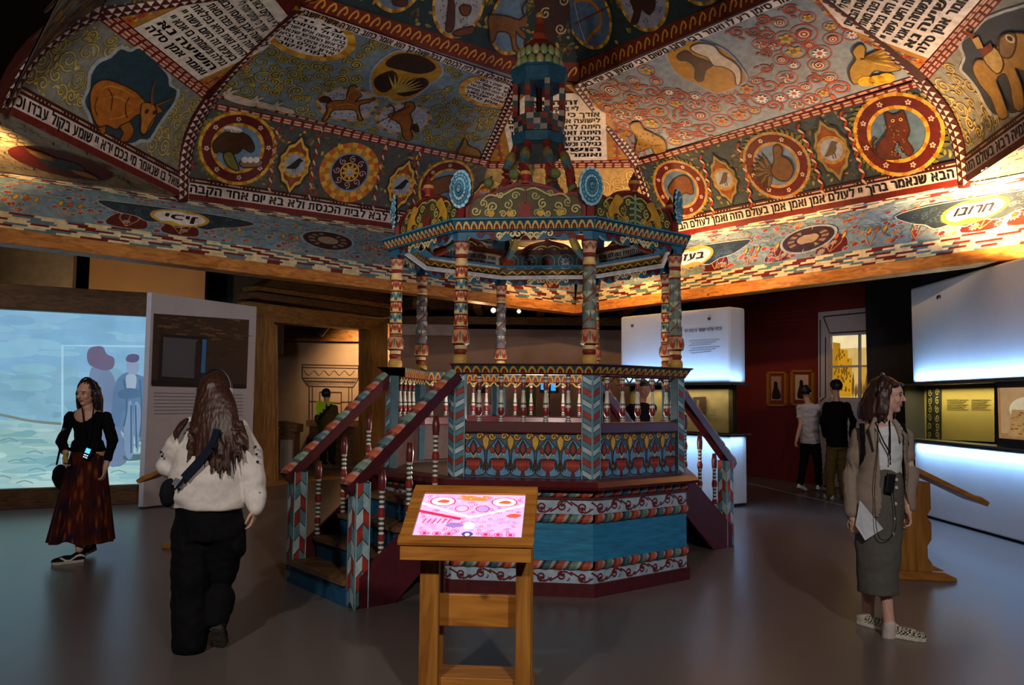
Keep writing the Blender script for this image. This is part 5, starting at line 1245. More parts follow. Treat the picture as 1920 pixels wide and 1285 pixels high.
cv.build('projected_picture', PROJ, pj)
# ---------------------------------------------------------------- white information panel
IA = atz(268, 955, 0); IB = atz(470, 930, 0); idr = (IB-IA).normalized(); inn = idr.cross(Z); inn = inn if inn.dot(CP-IA) > 0 else -inn
ip = thing('information_panel', 'tall white panel with a brown photograph between projection and timber doorway', 'panel', tuple(IA))
WPANEL = mat('white_panel', 'b9b4ba', .6, noise=.04)
G().bar(IA-inn*.05+Z*1.49, IB-inn*.05+Z*1.49, .1, 2.93, nrm=inn).build('board', WPANEL, ip); G().bar(IA-inn*.04+Z*.015, IB-inn*.04+Z*.015, .06, .03, nrm=inn).build('base', DARKW, ip)
cv = Canvas(flatmap(IA, idr, Z, inn), None, .003); cv.pxf = lambda x, y: (lambda q: ((q-IA).dot(idr), q.z))(atplane(x, y, IA, inn))
pq = lambda *a: cv.poly(PXP(cv, a[0]), a[1], a[2])
pq([(288, 588), (467, 600), (462, 728), (283, 722)], hx('3d2c1e'), 1)
for j in range(90):
    x = R.uniform(292, 455); y = R.uniform(596, 640+40*(j % 2)); c = cv.P(x, y); w_ = R.uniform(.05, .2); cv.rect(c[0], c[1], c[0]+w_, c[1]+R.uniform(.01, .03), [hx('5a4330'), hx('2c1f16'), hx('6c5238'), hx('4a3826')][j % 4], 2+j*.01)
pq([(300, 626), (388, 632), (384, 716), (296, 712)], hx('1c1410'), 4); pq([(305, 632), (370, 637), (366, 710), (302, 706)], hx('54565c'), 5)
pq([(378, 636), (386, 637), (383, 700), (375, 699)], hx('3c7ab0'), 6); pq([(366, 640), (374, 640), (376, 712), (362, 712)], hx('2c1c12'), 6)
pq([(283, 712), (460, 722), (460, 729), (283, 724)], hx('1c120c'), 6)
for k in range(7):
    y = 738+k*6.5; a = cv.P(288, y); b = cv.P(382 if k % 3 else 375, y+3.4); cv.rect(a[0], a[1], b[0], a[1]+.012, hx('7a747c'), 2)
    a = cv.P(398, y+3); b = cv.P(455, y+6); cv.rect(a[0], a[1], b[0], a[1]+.012, hx('7a747c'), 2)
cv.build('photograph', PRINT, ip)
# ---------------------------------------------------------------- timber portal and the room behind it
PA = atz(472, 915, 0); PB = V(-2.55, 17.1); qd = (PB-PA); qd.z = 0; qd.normalize(); qn = qd.cross(Z); qn = qn if qn.dot(CP-PA) > 0 else -qn
po = thing('timber_portal', 'broad pale timber doorway frame with stepped pediment, lit room beyond', 'doorway', tuple(PA))
def pboard(name, pts, th=.2, off=0, m=OAK, parent=po):
    q = [atplane(x, y, PA, qn)+qn*off for x, y in pts]; return G().extrude(q, -qn*th).build(name, m, parent)
pboard('jamb', [(471, 566), (514, 603), (517, 918), (470, 918)], .35, 0, OAKZ); pboard('jamb', [(697, 617), (727, 598), (727, 905), (697, 903)], .35, 0, OAKZ)
pboard('lintel', [(471, 566), (727, 600), (712, 620), (514, 604)], .35)
pboard('inner_jamb', [(514, 604), (528, 610), (530, 905), (517, 910)], .5, -.1, OAKZ)
pboard('threshold', [(470, 903), (700, 893), (700, 903), (470, 917)], .5, .05)
pboard('pediment_moulding', [(470, 560), (470, 548), (735, 583), (735, 597)], .45, .12, DOAK); pboard('pediment_moulding', [(480, 545), (478, 537), (735, 572), (735, 581)], .4, .08, OAK); pboard('pediment', [(490, 536), (516, 522), (735, 548), (735, 571)], .3, 0, DOAK)
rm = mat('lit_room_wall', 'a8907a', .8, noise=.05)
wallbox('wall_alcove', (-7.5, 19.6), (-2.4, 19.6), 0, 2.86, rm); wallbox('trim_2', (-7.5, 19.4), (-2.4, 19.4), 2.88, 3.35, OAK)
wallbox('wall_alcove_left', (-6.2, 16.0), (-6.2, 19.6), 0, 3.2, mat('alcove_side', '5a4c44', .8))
ad = Canvas(flatmap(V(-7.5, 19.53), V(1, 0), Z, V(0, -1)), None, .004); ad.pxf = lambda x, y: (lambda q: (q.x+7.5, q.z))(aty(x, y, 19.53))
LC = hx('4a3c34')
for s in ([(567, 684), (672, 686), (672, 710), (567, 709), (567, 684)], [(567, 709), (578, 724), (662, 726), (672, 711)], [(575, 715), (666, 717)], [(580, 724), (580, 790)], [(586, 724), (586, 790)], [(654, 726), (654, 790)], [(660, 726), (660, 790)], [(600, 735), (600, 790)], [(640, 736), (640, 790)], [(600, 735), (640, 736)], [(600, 755), (640, 756)], [(567, 689), (672, 691)], [(574, 790), (668, 792)], [(580, 753), (600, 753)], [(640, 754), (660, 754)]):
    p = [ad.P(*q) for q in s]
    for a, b in zip(p, p[1:]): ad.stroke([a, b], .022, LC, 1)
ad.stroke([ad.P(570+k*9.5, 699+(5 if k % 2 else -4)) for k in range(11)], .016, hx('6a5a4c'), 1, 0, 3)
for k in range(26): a = ad.P(570+k*3.9, 712); b = ad.P(580+k*3.2, 722); ad.stroke([a, b], .01, LC, 1)
props(ad.build('wall_drawing', PRINT), 'thin line drawing of an ark on the lit wall beyond the doorway', 'drawing')
# counter, small lectern, notice and lamps of that room
def rbox(g, x0, y0, x1, y1, Y, d, col=(0, 0, 0)):
    a = aty(x0, y1, Y); b = aty(x1, y0, Y); g.box((a.x, Y, a.z), (b.x, Y+d, b.z), col); return g
t = thing('counter', 'brown wooden counter against the lit wall behind the vest wearer', 'counter', tuple(V(aty(610, 860, 18.6).x, 18.6, 0)))
rbox(G(), 574, 789, 668, 800, 18.5, .9).build('top', OAK, t); rbox(G(), 578, 800, 664, 875.5, 18.6, .7).build('body', DOAK, t)
t = thing('reading_desk', 'dark sloping reading desk just inside the timber doorway', 'desk', tuple(aty(537, 893, 15.8)))
g = G(); a, b, c_, d_ = [aty(*q, 15.8) for q in ((519, 800), (556, 812), (557, 797), (522, 790))]; g.extrude([a, b, c_, d_], V(0, .5)); g.build('sloping_top', DOAK, t)
rbox(G(), 520, 803, 553, 890, 15.85, .4).build('body', DOAK, t); rbox(G(), 524, 825, 549, 882, 15.83, .02).build('notice', mat('notice_grey', '8a8078', .6), t)
wallbox('trim_4', (-5.2, 18.0), (-2.7, 18.0), 3.5, 3.58, DARKC, .3)
for i, (x, y) in enumerate(((606, 621), (679, 622))):
    t = thing('spot_lamp', ['grey spot lamp under the alcove ceiling left of its lit twin', 'glowing spot lamp under the alcove ceiling right of its twin'][i], 'lamp', tuple(aty(x, y, 18.0)), 'alcove spot lamps')
    q = aty(x, y, 18.0); g = G(); g.tube([q+V(.08*(1-2*i), .05, .1), q+V(0, 0, .02), q+V(-.08*(1-2*i), -.02, -.08)], [.06, .075, .08], 12); g.build('can', mat('lamp_can_%d' % i, '8a7a68', .4, .3), t); G().bar(q+Z*.05, q+Z*.5, .02, .02, up=V(1, 0)).build('stem', DARKW, t)
    if i: g = G(); g.ball(q+V(.07, .0, -.06), .05); g.build('bulb', mat('bulb_glow', 'ffd090', emit=9), t)
# ---------------------------------------------------------------- lit display cabinets
GLOWP = mat('satin_white', 'cfd4da', .55, noise=.02); GREYM = mat('grey_metal', '4a4a4e', .4, .4, noise=.05)
GLASS = mat('case_glass', 'f0f4f0', .03, trans=1.0, noise=0); GLASS.node_tree.nodes['Principled BSDF'].inputs['IOR'].default_value = 1.02
OLI = mat('olive_backing', 'a09040', .6, noise=.05)
def strip(p0, p1, z, n, power, col, up, off=.05, tilt=.35):
    """LED strip along the case edge, washing the white panel above or below"""
    c = (p0+p1)/2+n*off+Z*z; L = (p1-p0).length
    d = (Z*(1 if up else -1)-n*tilt*.35).normalized()
    o = lamp('AREA', 'led_strip', c, power, col, None, L*.97, .03)
    x = (p1-p0).normalized(); zz = -d; y = zz.cross(x).normalized(); x = y.cross(zz)
    o.matrix_world = Matrix(((x.x, y.x, zz.x, c.x), (x.y, y.y, zz.y, c.y), (x.z, y.z, zz.z, c.z), (0, 0, 0, 1)))
    o.data.spread = radians(150); return o
LEDC = (.28, .56, 1)
# cabinet in the middle distance
CA, CB, CC_ = aty(1156, 700, 13.5), aty(1370, 700, 11.83), aty(1400, 700, 12.05)
for q in (CA, CB, CC_): q.z = 0
c_ = thing('display_cabinet', 'pale blue glowing display cabinet with lit glass band, left of the red wall', 'cabinet', tuple(CB))
n1 = (CB-CA).normalized().cross(Z); n1 = n1 if n1.dot(CP-CA) > 0 else -n1; n2 = (CC_-CB).normalized().cross(Z); n2 = n2 if n2.dot(CP-CB) > 0 else -n2
def cab_prism(name, ins, z0, z1, m, col=(0, 0, 0), bev=0, back=.5):
    a = CA-n1*ins; b = CB-(n1+n2*.0)*ins-(CB-CA).normalized()*ins*.8; c = CC_-(CB-CA).normalized()*ins*.8; d = a+(CC_-CB).normalized()*back
    return G().prism([(q.x, q.y) for q in (a, b, c, c-n1*.1, d)], z0, z1, col).build(name, m, c_, bevel=bev)
cab_prism('upper_panel', .10, 1.80, 2.92, GLOWP, bev=.03); cab_prism('lower_panel', .10, .04, 1.02, GLOWP, bev=.02); cab_prism('base', .14, 0, .04, DARKW)
cab_prism('case_ledge', 0, 1.77, 1.79, GREYM); cab_prism('case_ledge', 0, 1.04, 1.06, GREYM); cab_prism('case_back', .32, 1.06, 1.77, mat('case_back_beige', '8a7a58', .6))
q = cab_prism('glass_case', .01, 1.06, 1.77, GLASS)
u1 = (CB-CA).normalized(); cv = Canvas(flatmap(CA-n1*.30, u1, Z, n1), None, .003); cv.pxf = lambda x, y: (lambda q: ((q-CA).dot(u1), q.z))(atplane(x, y, CA-n1*.3, n1))
cv.poly(PXP(cv, [(1301, 745), (1325, 744), (1325, 783), (1301, 782)]), hx('3a2c24'), 2); cv.poly(PXP(cv, [(1308, 750), (1312, 750), (1312, 782), (1306, 782)]), hx('6a5848'), 3)
for k in range(5): a = cv.P(1329, 769+k*2.5); b = cv.P(1345, 769+k*2.5); cv.stroke([a, b], .006, hx('6a6258'), 3)
cv.build('case_display', PRINT, c_)
cv = Canvas(flatmap(CA-n1*.10, u1, Z, n1), None, .003); cv.pxf = lambda x, y: (lambda q: ((q-CA).dot(u1), q.z))(atplane(x, y, CA-n1*.1, n1))
a = cv.P(1283, 624); b = cv.P(1354, 618); cv.text('זכיתי אלהי ישמור כי בית דוד', a[0], a[1], .045, hx('4a5a70'), 1, width=b[0]-a[0])
for k in range(6): a = cv.P(1292+k % 2*4, 640+k*4.6); b = cv.P(1350-k % 3*8, 637+k*4.4); cv.stroke([a, b], .008, hx('7a90a8'), 1)
cv.build('wall_text', PRINT, c_)
for x, y in ((1186, 611), (1330, 598)):
    q = atplane(x, y, CA-n1*.1, n1); g = G(); g.lathe([(.025, 0), (.02, .02)], n=12); g.v = [q+u1*v.x+Z*v.y+n1*v.z for v in g.v]; g.build('fixing', GREYM, c_)
strip(CA-n1*.02, CB-n1*.02, 1.80, n1, 15, LEDC, True); strip(CA-n1*.02, CB-n1*.02, 1.03, n1, 15, LEDC, False)
strip(CB, CC_, 1.80, n2, 1.7, LEDC, True, .0); strip(CB, CC_, 1.03, n2, 1.7, LEDC, False, .0)
strip(CA+u1*.15, CB-u1*.15, 1.758, n1, 9, (1, .84, .48), False, -.17, .0)
# long wall case on the right
XW = 5.55; Y0, Y1 = 11.35, 5.2
w_ = thing('wall_display_case', 'large glowing blue white display wall at the right edge with a lit glass showcase', 'showcase', (XW, 9, 0))
G().box((XW, Y1, 1.80), (XW+.25, Y0, 3.12)).build('upper_panel', GLOWP, w_, bevel=.03); G().box((XW, Y1, .03), (XW+.25, Y0, 1.0)).build('lower_panel', GLOWP, w_, bevel=.02)
G().box((XW+.05, Y1, 0), (XW+.25, Y0, .03)).build('base', DARKW, w_)
G().box((XW-.14, Y1, 1.765), (XW+.2, Y0, 1.79)).build('case_ledge', GREYM, w_); G().box((XW-.14, Y1, 1.02), (XW+.2, Y0, 1.045)).build('case_ledge', GREYM, w_)
G().box((XW+.3, Y1, 1.0), (XW+.35, Y0, 1.8)).build('case_back', OLI, w_); G().box((XW-.13, Y1, 1.045), (XW-.12, Y0, 1.765)).build('glass_front', GLASS, w_); G().box((XW-.13, Y0-.02, 1.045), (XW+.3, Y0, 1.765)).build('case_end', GREYM, w_)
qp = lambda x, y, X: (lambda r: CP+r*((X)/r.x))(ray(x, y))
cv = Canvas(flatmap(V(XW+.15, Y0, 0), V(0, -1), Z, V(-1, 0)), None, .003); cv.pxf = lambda x, y: (lambda q: (Y0-q.y, q.z))(qp(x, y, XW+.15))
cv.poly(PXP(cv, [(1726, 722), (1864, 718), (1865, 829), (1726, 823)]), hx('8a7c4a'), 0); cv.poly(PXP(cv, [(1726, 722), (1738, 722), (1738, 823), (1726, 823)]), hx('c8b860'), 1)
cv.poly(PXP(cv, [(1738, 722), (1766, 721), (1766, 825), (1738, 824)]), hx('22221c'), 2)
for j in range(6):
    for s in (-1, 1): c = cv.P(1752+s*7, 736+j*16); cv.spiral(c, .055, 1.4, j, hx('9a9060'), .014, 3, None, s)
for bx in ((1776, 1816), (1822, 1858)):
    for k in range(7): a = cv.P(bx[0], 750+k*3); b = cv.P(bx[1]-k % 3*4, 750+k*3); cv.stroke([a, b], .007, hx('5c5430'), 2)
cv.build('printed_display', PRINT, w_)
cv = G(); a = qp(1866, 835, XW-.1); G().box((XW-.08, Y1, 1.045), (XW-.03, a.y, 1.765)).build('inner_case_front', GREYM, w_)
b0 = qp(1873, 820, XW-.09); b1 = qp(1925, 730, XW-.09)
cv = Canvas(flatmap(V(XW-.085, b0.y, 0), V(0, -1), Z, V(-1, 0)), None, .002); LW = b0.y-7.4
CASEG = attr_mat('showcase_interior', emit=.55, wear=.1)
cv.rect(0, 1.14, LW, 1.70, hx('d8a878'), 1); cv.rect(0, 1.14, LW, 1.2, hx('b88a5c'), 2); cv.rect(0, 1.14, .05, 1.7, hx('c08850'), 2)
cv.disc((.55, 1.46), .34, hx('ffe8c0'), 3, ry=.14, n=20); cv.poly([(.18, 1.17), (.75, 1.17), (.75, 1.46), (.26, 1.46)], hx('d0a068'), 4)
for k in range(40): u = R.uniform(.22, .7); v = R.uniform(1.19, 1.43); cv.rect(u, v, u+.06, v+.015, [hx('b87838'), hx('c88848'), hx('9a5c28')][k % 3], 5)
cv.build('open_book_niche', CASEG, w_)
q = qp(1762, 558, XW-.0); g = G(); g.lathe([(.035, 0), (.028, .03)], n=12); g.v = [V(XW-v.z, q.y+v.x, q.z+v.y) for v in g.v]; g.build('fixing', GREYM, w_)
q = qp(1774, 996, XW-.0); g = G(); g.lathe([(.03, 0), (.024, .03)], n=12); g.v = [V(XW-v.z, q.y+v.x, q.z+v.y) for v in g.v]; g.build('fixing', GREYM, w_)
P0, P1 = V(XW, Y1), V(XW, Y0); nx = V(-1, 0)
strip(P0, P1, 1.81, nx, 54, LEDC, True); strip(P0, P1, .99, nx, 46, LEDC, False)
strip(V(XW, 9.0), V(XW, Y0-.15), 1.757, nx, 20, (1, .82, .38), False, .0, .0)
# ---------------------------------------------------------------- red wall with window niche and portraits
RA, RBp = V(4.25, 18.5), V(7.6, 11.48); rd = (RBp-RA).normalized(); rn = rd.cross(Z); rn = rn if rn.dot(CP-RA) > 0 else -rn
o = G().bar(RA-rn*.06+Z*2.2, RBp-rn*.06+Z*2.2, .12, 4.4, nrm=rn).build('wall_red', mat('red_wall', '5a0c10', .75, noise=.06)); o['kind'] = 'structure'
rp = lambda x, y, off=0: atplane(x, y, RA+rn*off, rn)
navy = mat('navy_wall', '14161e', .8)
wallbox('wall_navy', (6.2, 14.2), (7.4, 11.5), 0, 4.2, navy); wallbox('wall_navy_side', (5.9, 4.5), (5.9, 11.6), 0, 4.2, navy)
def rboard(name, pts, off, th, m, parent, col=(0, 0, 0)): return G().extrude([rp(x, y, off) for x, y in pts], -rn*th, col).build(name, m, parent)
wn = thing('window_frame', 'white panelled window surround on the red wall with a golden city view', 'window', tuple(rp(1610, 900)))
WF = mat('white_frame', '9a94a0', .6, noise=.03)
rboard('outer_frame', [(1534, 586), (1686, 571), (1690, 720), (1690, 925), (1664, 925), (1664, 625), (1553, 630), (1553, 912), (1534, 910)], .12, .12, WF, wn)
rboard('apron', [(1553, 745), (1664, 747), (1664, 925), (1553, 912)], .06, .06, WF, wn)
cv = Canvas(flatmap(RA+rn*.125, rd, Z, rn), None, .004); cv.pxf = lambda x, y: (lambda q: ((q-RA).dot(rd), q.z))(rp(x, y, .125))
for s in ([(1544, 594), (1676, 581), (1664, 618), (1556, 625), (1544, 594)], [(1538, 600), (1538, 745)], [(1548, 632), (1548, 745), (1538, 752)], [(1672, 600), (1682, 585), (1684, 700)], [(1672, 605), (1674, 700)]): cv.stroke(PXP(cv, s), .022, hx('2c2a34'), 1)
cv.build('panel_lines', PRINT, wn)
rboard('picture_back', [(1553, 628), (1664, 622), (1664, 748), (1553, 746)], .0, .03, DARKW, wn)
cv = Canvas(flatmap(RA+rn*.01, rd, Z, rn), None, .003); cv.pxf = lambda x, y: (lambda q: ((q-RA).dot(rd), q.z))(rp(x, y, .01))
cv.poly(PXP(cv, [(1554, 629), (1663, 623), (1663, 747), (1554, 745)]), hx('d8b468'), 0); cv.poly(PXP(cv, [(1554, 629), (1663, 623), (1663, 650), (1554, 655)]), hx('ffe8b0'), 1); cv.poly(PXP(cv, [(1610, 690), (1663, 688), (1663, 747), (1610, 745)]), hx('c89a40'), 1)
for (x0_, y0_, x1_) in ((1562, 642, 1576), (1572, 655, 1590), (1576, 670, 1598), (1562, 690, 1596)):
    cv.poly(PXP(cv, [(x0_, y0_), (x1_, y0_+2), (x1_, 744), (x0_, 744)]), vary(hx('c08818'), .2), 2+x0_/1e4)
    for k in range(14): c = cv.P(R.uniform(x0_+2, x1_-2), R.uniform(y0_+6, 735)); cv.rect(c[0], c[1], c[0]+.03, c[1]+.05, hx('7a4c08'), 3)
for k in range(12): a = cv.P(1600+k*5, 742); cv.leaf((a[0], a[1]-.05), (a[0]+.02, a[1]+R.uniform(.2, .45)), .06, hx('6a4c1c'), 4)
WGL = attr_mat('window_picture_glow', emit=.8, wear=.1, scale=4); cv.build('city_picture', WGL, wn)
for s, h in (([(1609, 624), (1613, 624), (1613, 747), (1609, 747)], .05), ([(1553, 686), (1664, 684), (1664, 688), (1553, 690)], .05), ([(1553, 628), (1557, 628), (1557, 746), (1553, 746)], .05)): rboard('glazing_bar', s, .09, .03, WF, wn)
GOLDM = mat('gilt', 'b8862c', .35, .7, noise=.2, scale=20)
for i, (x0_, y0_, x1_, y1_) in enumerate(((1437, 697, 1474, 762), (1482, 694, 1525, 761))):
    t = thing('framed_portrait', ['small gilt framed silhouette portrait, left of the two on the red wall', 'small gilt framed portrait on the red wall beside the window surround'][i], 'picture', tuple(rp((x0_+x1_)/2, y1_)), 'portraits on the red wall')
    f = 4; g = G(); 
    for a in ([(x0_, y0_), (x1_, y0_), (x1_, y0_+f), (x0_, y0_+f)], [(x0_, y1_-f), (x1_, y1_-f), (x1_, y1_), (x0_, y1_)], [(x0_, y0_), (x0_+f, y0_), (x0_+f, y1_), (x0_, y1_)], [(x1_-f, y0_), (x1_, y0_), (x1_, y1_), (x1_-f, y1_)]): g.extrude([rp(*q, .05) for q in a], -rn*.05)
    g.build('frame', GOLDM, t)
    cv = Canvas(flatmap(RA+rn*.012, rd, Z, rn), None, .003); cv.pxf = lambda x, y: (lambda q: ((q-RA).dot(rd), q.z))(rp(x, y, .012))
    cv.poly(PXP(cv, [(x0_+3, y0_+3), (x1_-3, y0_+3), (x1_-3, y1_-3), (x0_+3, y1_-3)]), hx('6a2420'), 0); cv.poly(PXP(cv, [(x0_+9, y0_+9), (x1_-9, y0_+9), (x1_-9, y1_-11), (x0_+9, y1_-11)]), hx('a89480') if i else hx('8a7466'), 1)
    m_ = (x0_+x1_)/2; cv.blob(PXP(cv, [(m_-1, y0_+18), (m_+3, y0_+22), (m_+3, y0_+30), (m_+8, y0_+40), (m_+8, y1_-14), (m_-7, y1_-14), (m_-7, y0_+40), (m_-4, y0_+30), (m_-4, y0_+22)]), hx('1c1412'), 2, None, .01, 2); cv.build('portrait', PRINT, t)
cv = Canvas(flatmap(RA+rn*.002, rd, Z, rn), None, .001); cv.pxf = lambda x, y: (lambda q: ((q-RA).dot(rd), q.z))(rp(x, y))
for k in range(4): cv.stroke(PXP(cv, [(1440, 588+k*8), (1515-k % 2*20, 583+k*8)]), .02, hx('7a2420'), 1)
props(cv.build('wall_lettering', PRINT), 'faint lines of lettering high on the red wall', 'lettering')
g = G(); a, b = atz(1404, 906, .004), atz(1600, 952, .004); d_ = (b-a).normalized(); s_ = d_.cross(Z); g.quad(a, b, b+s_*.05, a+s_*.05); o = g.build('trim_3', mat('floor_line', 'b0a8a8', .5), fix=False); o['kind'] = 'structure'
# ceiling spots seen under the canopy and tiny lamps over the cabinets
for i, (x, y, c, Y) in enumerate(((925, 582, 'ffd0d8', 15.0), (973, 584, 'ffd8a0', 15.6))):
    q = aty(x, y, Y); t = thing('ceiling_spot', ['pinkish white glowing spot lamp, left of two under the far beam', 'small warm glowing spot lamp, right of two under the far beam'][i], 'lamp', tuple(q))
    g = G(); g.lathe([(.05, 0), (.065, .06), (.05, .16)], n=12); g.v = [q+V(v.x, v.z+.01, v.y) for v in g.v]; g.build('housing', DARKW, t); g = G(); g.ball(q, .042 if i == 0 else .032); g.build('bulb', mat('spot_glow_%d' % i, c, emit=12), t)
    G().bar(q+V(0, .08, .05), q+V(0, .08, .5), .02, .02, up=V(1, 0)).build('stem', DARKW, t)
g = G(); q = aty(978, 790, 16.5); g.box((q.x, 16.5, 0), (q.x+.28, 16.8, 2.0)); props(g.build('green_pillar', mat('green_board', '3c5a3c', .8)), 'slim green board seen between the middle balusters', 'board')
t = thing('monitor', 'small dark monitor with a blue picture behind the balusters', 'monitor', tuple(aty(1030, 740, 15.8)))
rbox(G(), 1012, 712, 1048, 737, 15.8, .05).build('case', DARKW, t); cv = G(); rbox(cv, 1014, 715, 1022, 731, 15.78, .01, hx('2c86e0')); rbox(cv, 1033, 716, 1042, 733, 15.78, .01, hx('2c86e0')); cv.build('picture', SCREEN, t); rbox(G(), 1026, 737, 1031, 900, 15.82, .04).build('stand', DARKW, t)
# ------------------------------------------------------------------ kiosk with the pink screen, oak lecterns
OAKK = wood('kiosk_oak', '7a4a1c', 'b07a34', 3, .35, 'z'); OAKT = wood('kiosk_top_oak', '8a5420', 'b87c34', 3, .35, 'x')
ZT0, ZT1 = .80, 1.03
kBL, kBR = aty(745, 1020, 3.98), aty(1000, 1032, 3.93); zb = (kBL.z+kBR.z)/2; kBL.z = kBR.z = zb
ku = (kBR-kBL).normalized(); kw = (kBR-kBL).length; kf = Z.cross(ku); kf = kf if kf.y > 0 else -kf
kTL = aty(788, 915, 4.42); rise = kTL.z-zb; dep = (kTL-kBL).dot(kf); kup = (kf*dep+Z*rise).normalized(); kln = hypot(dep, rise); kn = ku.cross(kup); kn = kn if kn.z > 0 else -kn
kc = kBL+ku*kw/2; ki = thing('touchscreen_kiosk', 'oak stand in front with a tilted screen showing a bright pink ceiling picture', 'kiosk', (kc.x, kc.y+.2, 0))
def kq(u, v, h=0): return kBL+ku*u+kup*v+kn*h
g = G(); fw = .06
for a, b, c, d in ((0, 0, kw, fw*.9), (0, kln-fw*1.05, kw, kln), (0, fw*.9, fw, kln-fw*1.05), (kw-fw, fw*.9, kw, kln-fw*1.05)): g.extrude([kq(a, b, 0), kq(c, b, 0), kq(c, d, 0), kq(a, d, 0)], kn*.02)
g.build('frame', OAKT, ki, bevel=.003)
g = G(); p = [kq(.01, .01), kq(.01, kln-.01), kq(.01, kln-.01)-Z*.13, kq(.01, .01)-Z*.075]; g.extrude(p, ku*(kw-.02)); g.build('casing', OAKT, ki, bevel=.004)
cv = Canvas(flatmap(kq(0, 0, .004), ku, kup, kn), None, .0004); x0, x1, y0, y1 = fw, kw-fw, fw*.9, kln-fw*1.05
cv.rect(x0, y0, x1, y1, hx('d8a8d0'), 0); W_, H_ = x1-x0, y1-y0; cv.push(x0, y0)
R = random.Random(5); PK, RDK, LIL, WHP = hx('e060a0'), hx('c02850'), hx('9a70b8'), hx('f4d8ec')
def lim(u, v, r): return r < u < W_-r and r < v < H_-r
for j in range(260):
    u, v = R.uniform(.01, W_-.01), R.uniform(.01, H_-.01)
    if lim(u, v, .014): cv.ring((u, v), .006, .009, [PK, LIL, RDK, hx('e88ab8')][j % 4], 1+R.random()*.4, n=8)
m = W_/2
cv.poly([(0, H_*.62), (0, H_*.56), (W_*.40, H_*.40), (W_*.42, H_*.45)], RDK, 3); cv.poly([(.0, H_*.8), (m*.9, H_*.52), (m, H_*.5), (m*1.1, H_*.52), (W_, H_*.8), (W_, H_*.74), (m, H_*.44), (0, H_*.74)], WHP, 4)
for s in (-1, 1):
    cv.disc((m+s*W_*.3, H_*.82), .062, WHP, 5, ry=.04); cv.ring((m+s*W_*.3, H_*.82), .06, .067, RDK, 6, k=.62); cv.blob([(m+s*W_*.3-.03, H_*.8), (m+s*W_*.3, H_*.86), (m+s*W_*.3+.035, H_*.83), (m+s*W_*.3+.02, H_*.78)], hx('d85a38'), 7)
    cv.disc((m+s*W_*.1, H_*.66), .034, hx('e8b0c8') if s < 0 else hx('b890d0'), 5, ry=.028); cv.ring((m+s*W_*.1, H_*.66), .031, .036, RDK, 6, k=.8)
    for q in range(3): cv.ring((m+s*(.09+q*.06), H_*.1), .016, .023, PK, 5, k=.8, n=14); cv.disc((m+s*(.09+q*.06), H_*.1), .011, RDK, 5, n=8)
for j in range(22): cv.leaf((m+R.uniform(-.09, .09), H_*R.uniform(.84, .97)), (m+R.uniform(-.09, .09), H_*R.uniform(.86, .97)), .012, hx('e07a30'), 6)
cv.disc((m, H_*.28), .03, WHP, 6); cv.disc((m, H_*.1), .028, hx('4a3a8a'), 6, ry=.02); cv.disc((m, H_*.09), .012, WHP, 7)
for j in range(6): cv.stroke([(.03+j*.025, H_*.32), (.045+j*.025, H_*.42)], .006, RDK, 6)
cv.blob([(W_*.28, H_*.28), (W_*.34, H_*.34), (W_*.45, H_*.3), (W_*.42, H_*.25), (W_*.32, H_*.24)], LIL, 6); cv.blob([(W_*.83, H_*.5), (W_*.9, H_*.56), (W_*.98, H_*.53), (W_*.92, H_*.47)], hx('e05040'), 6)
cv.pop(); g = G(); g.extrude([kq(fw, fw*.9, -.001), kq(kw-fw, fw*.9, -.001), kq(kw-fw, kln-fw*1.05, -.001), kq(fw, kln-fw*1.05, -.001)], kn*.004, (.005, .005, .005)); 
cv.build('screen', SCREEN, ki, g)
# legs and rails
yb = kf*.20+ku*0
for s in (0, 1):
    u = .13 if s == 0 else kw-.055
    b = kBL+ku*u+kf*.18; b.z = 0; G().bar(V(b.x, b.y, 0.05), V(b.x, b.y, zb+.02), .095 if s == 0 else .075, .05, up=kf, nrm=ku).build('leg', OAKK, ki, bevel=.004)
    b2 = b+kf*.24; G().bar(V(b2.x, b2.y, 0.05), V(b2.x, b2.y, zb+.07), .07, .05, up=kf, nrm=ku).build('leg', OAKK, ki, bevel=.004)
    G().bar(b-kf*.2+Z*.03, b2+kf*.16+Z*.03, .09, .06, nrm=ku).build('foot', OAKK, ki, bevel=.01)
bL = kBL+ku*.13+kf*.3; bR_ = kBL+ku*(kw-.055)+kf*.3
for z_, h, w in ((.44, .16, .03), (.11, .05, .2)):
    G().bar(V(bL.x, bL.y, z_), V(bR_.x, bR_.y, z_), w, h).build('rail', OAKT, ki, bevel=.004)
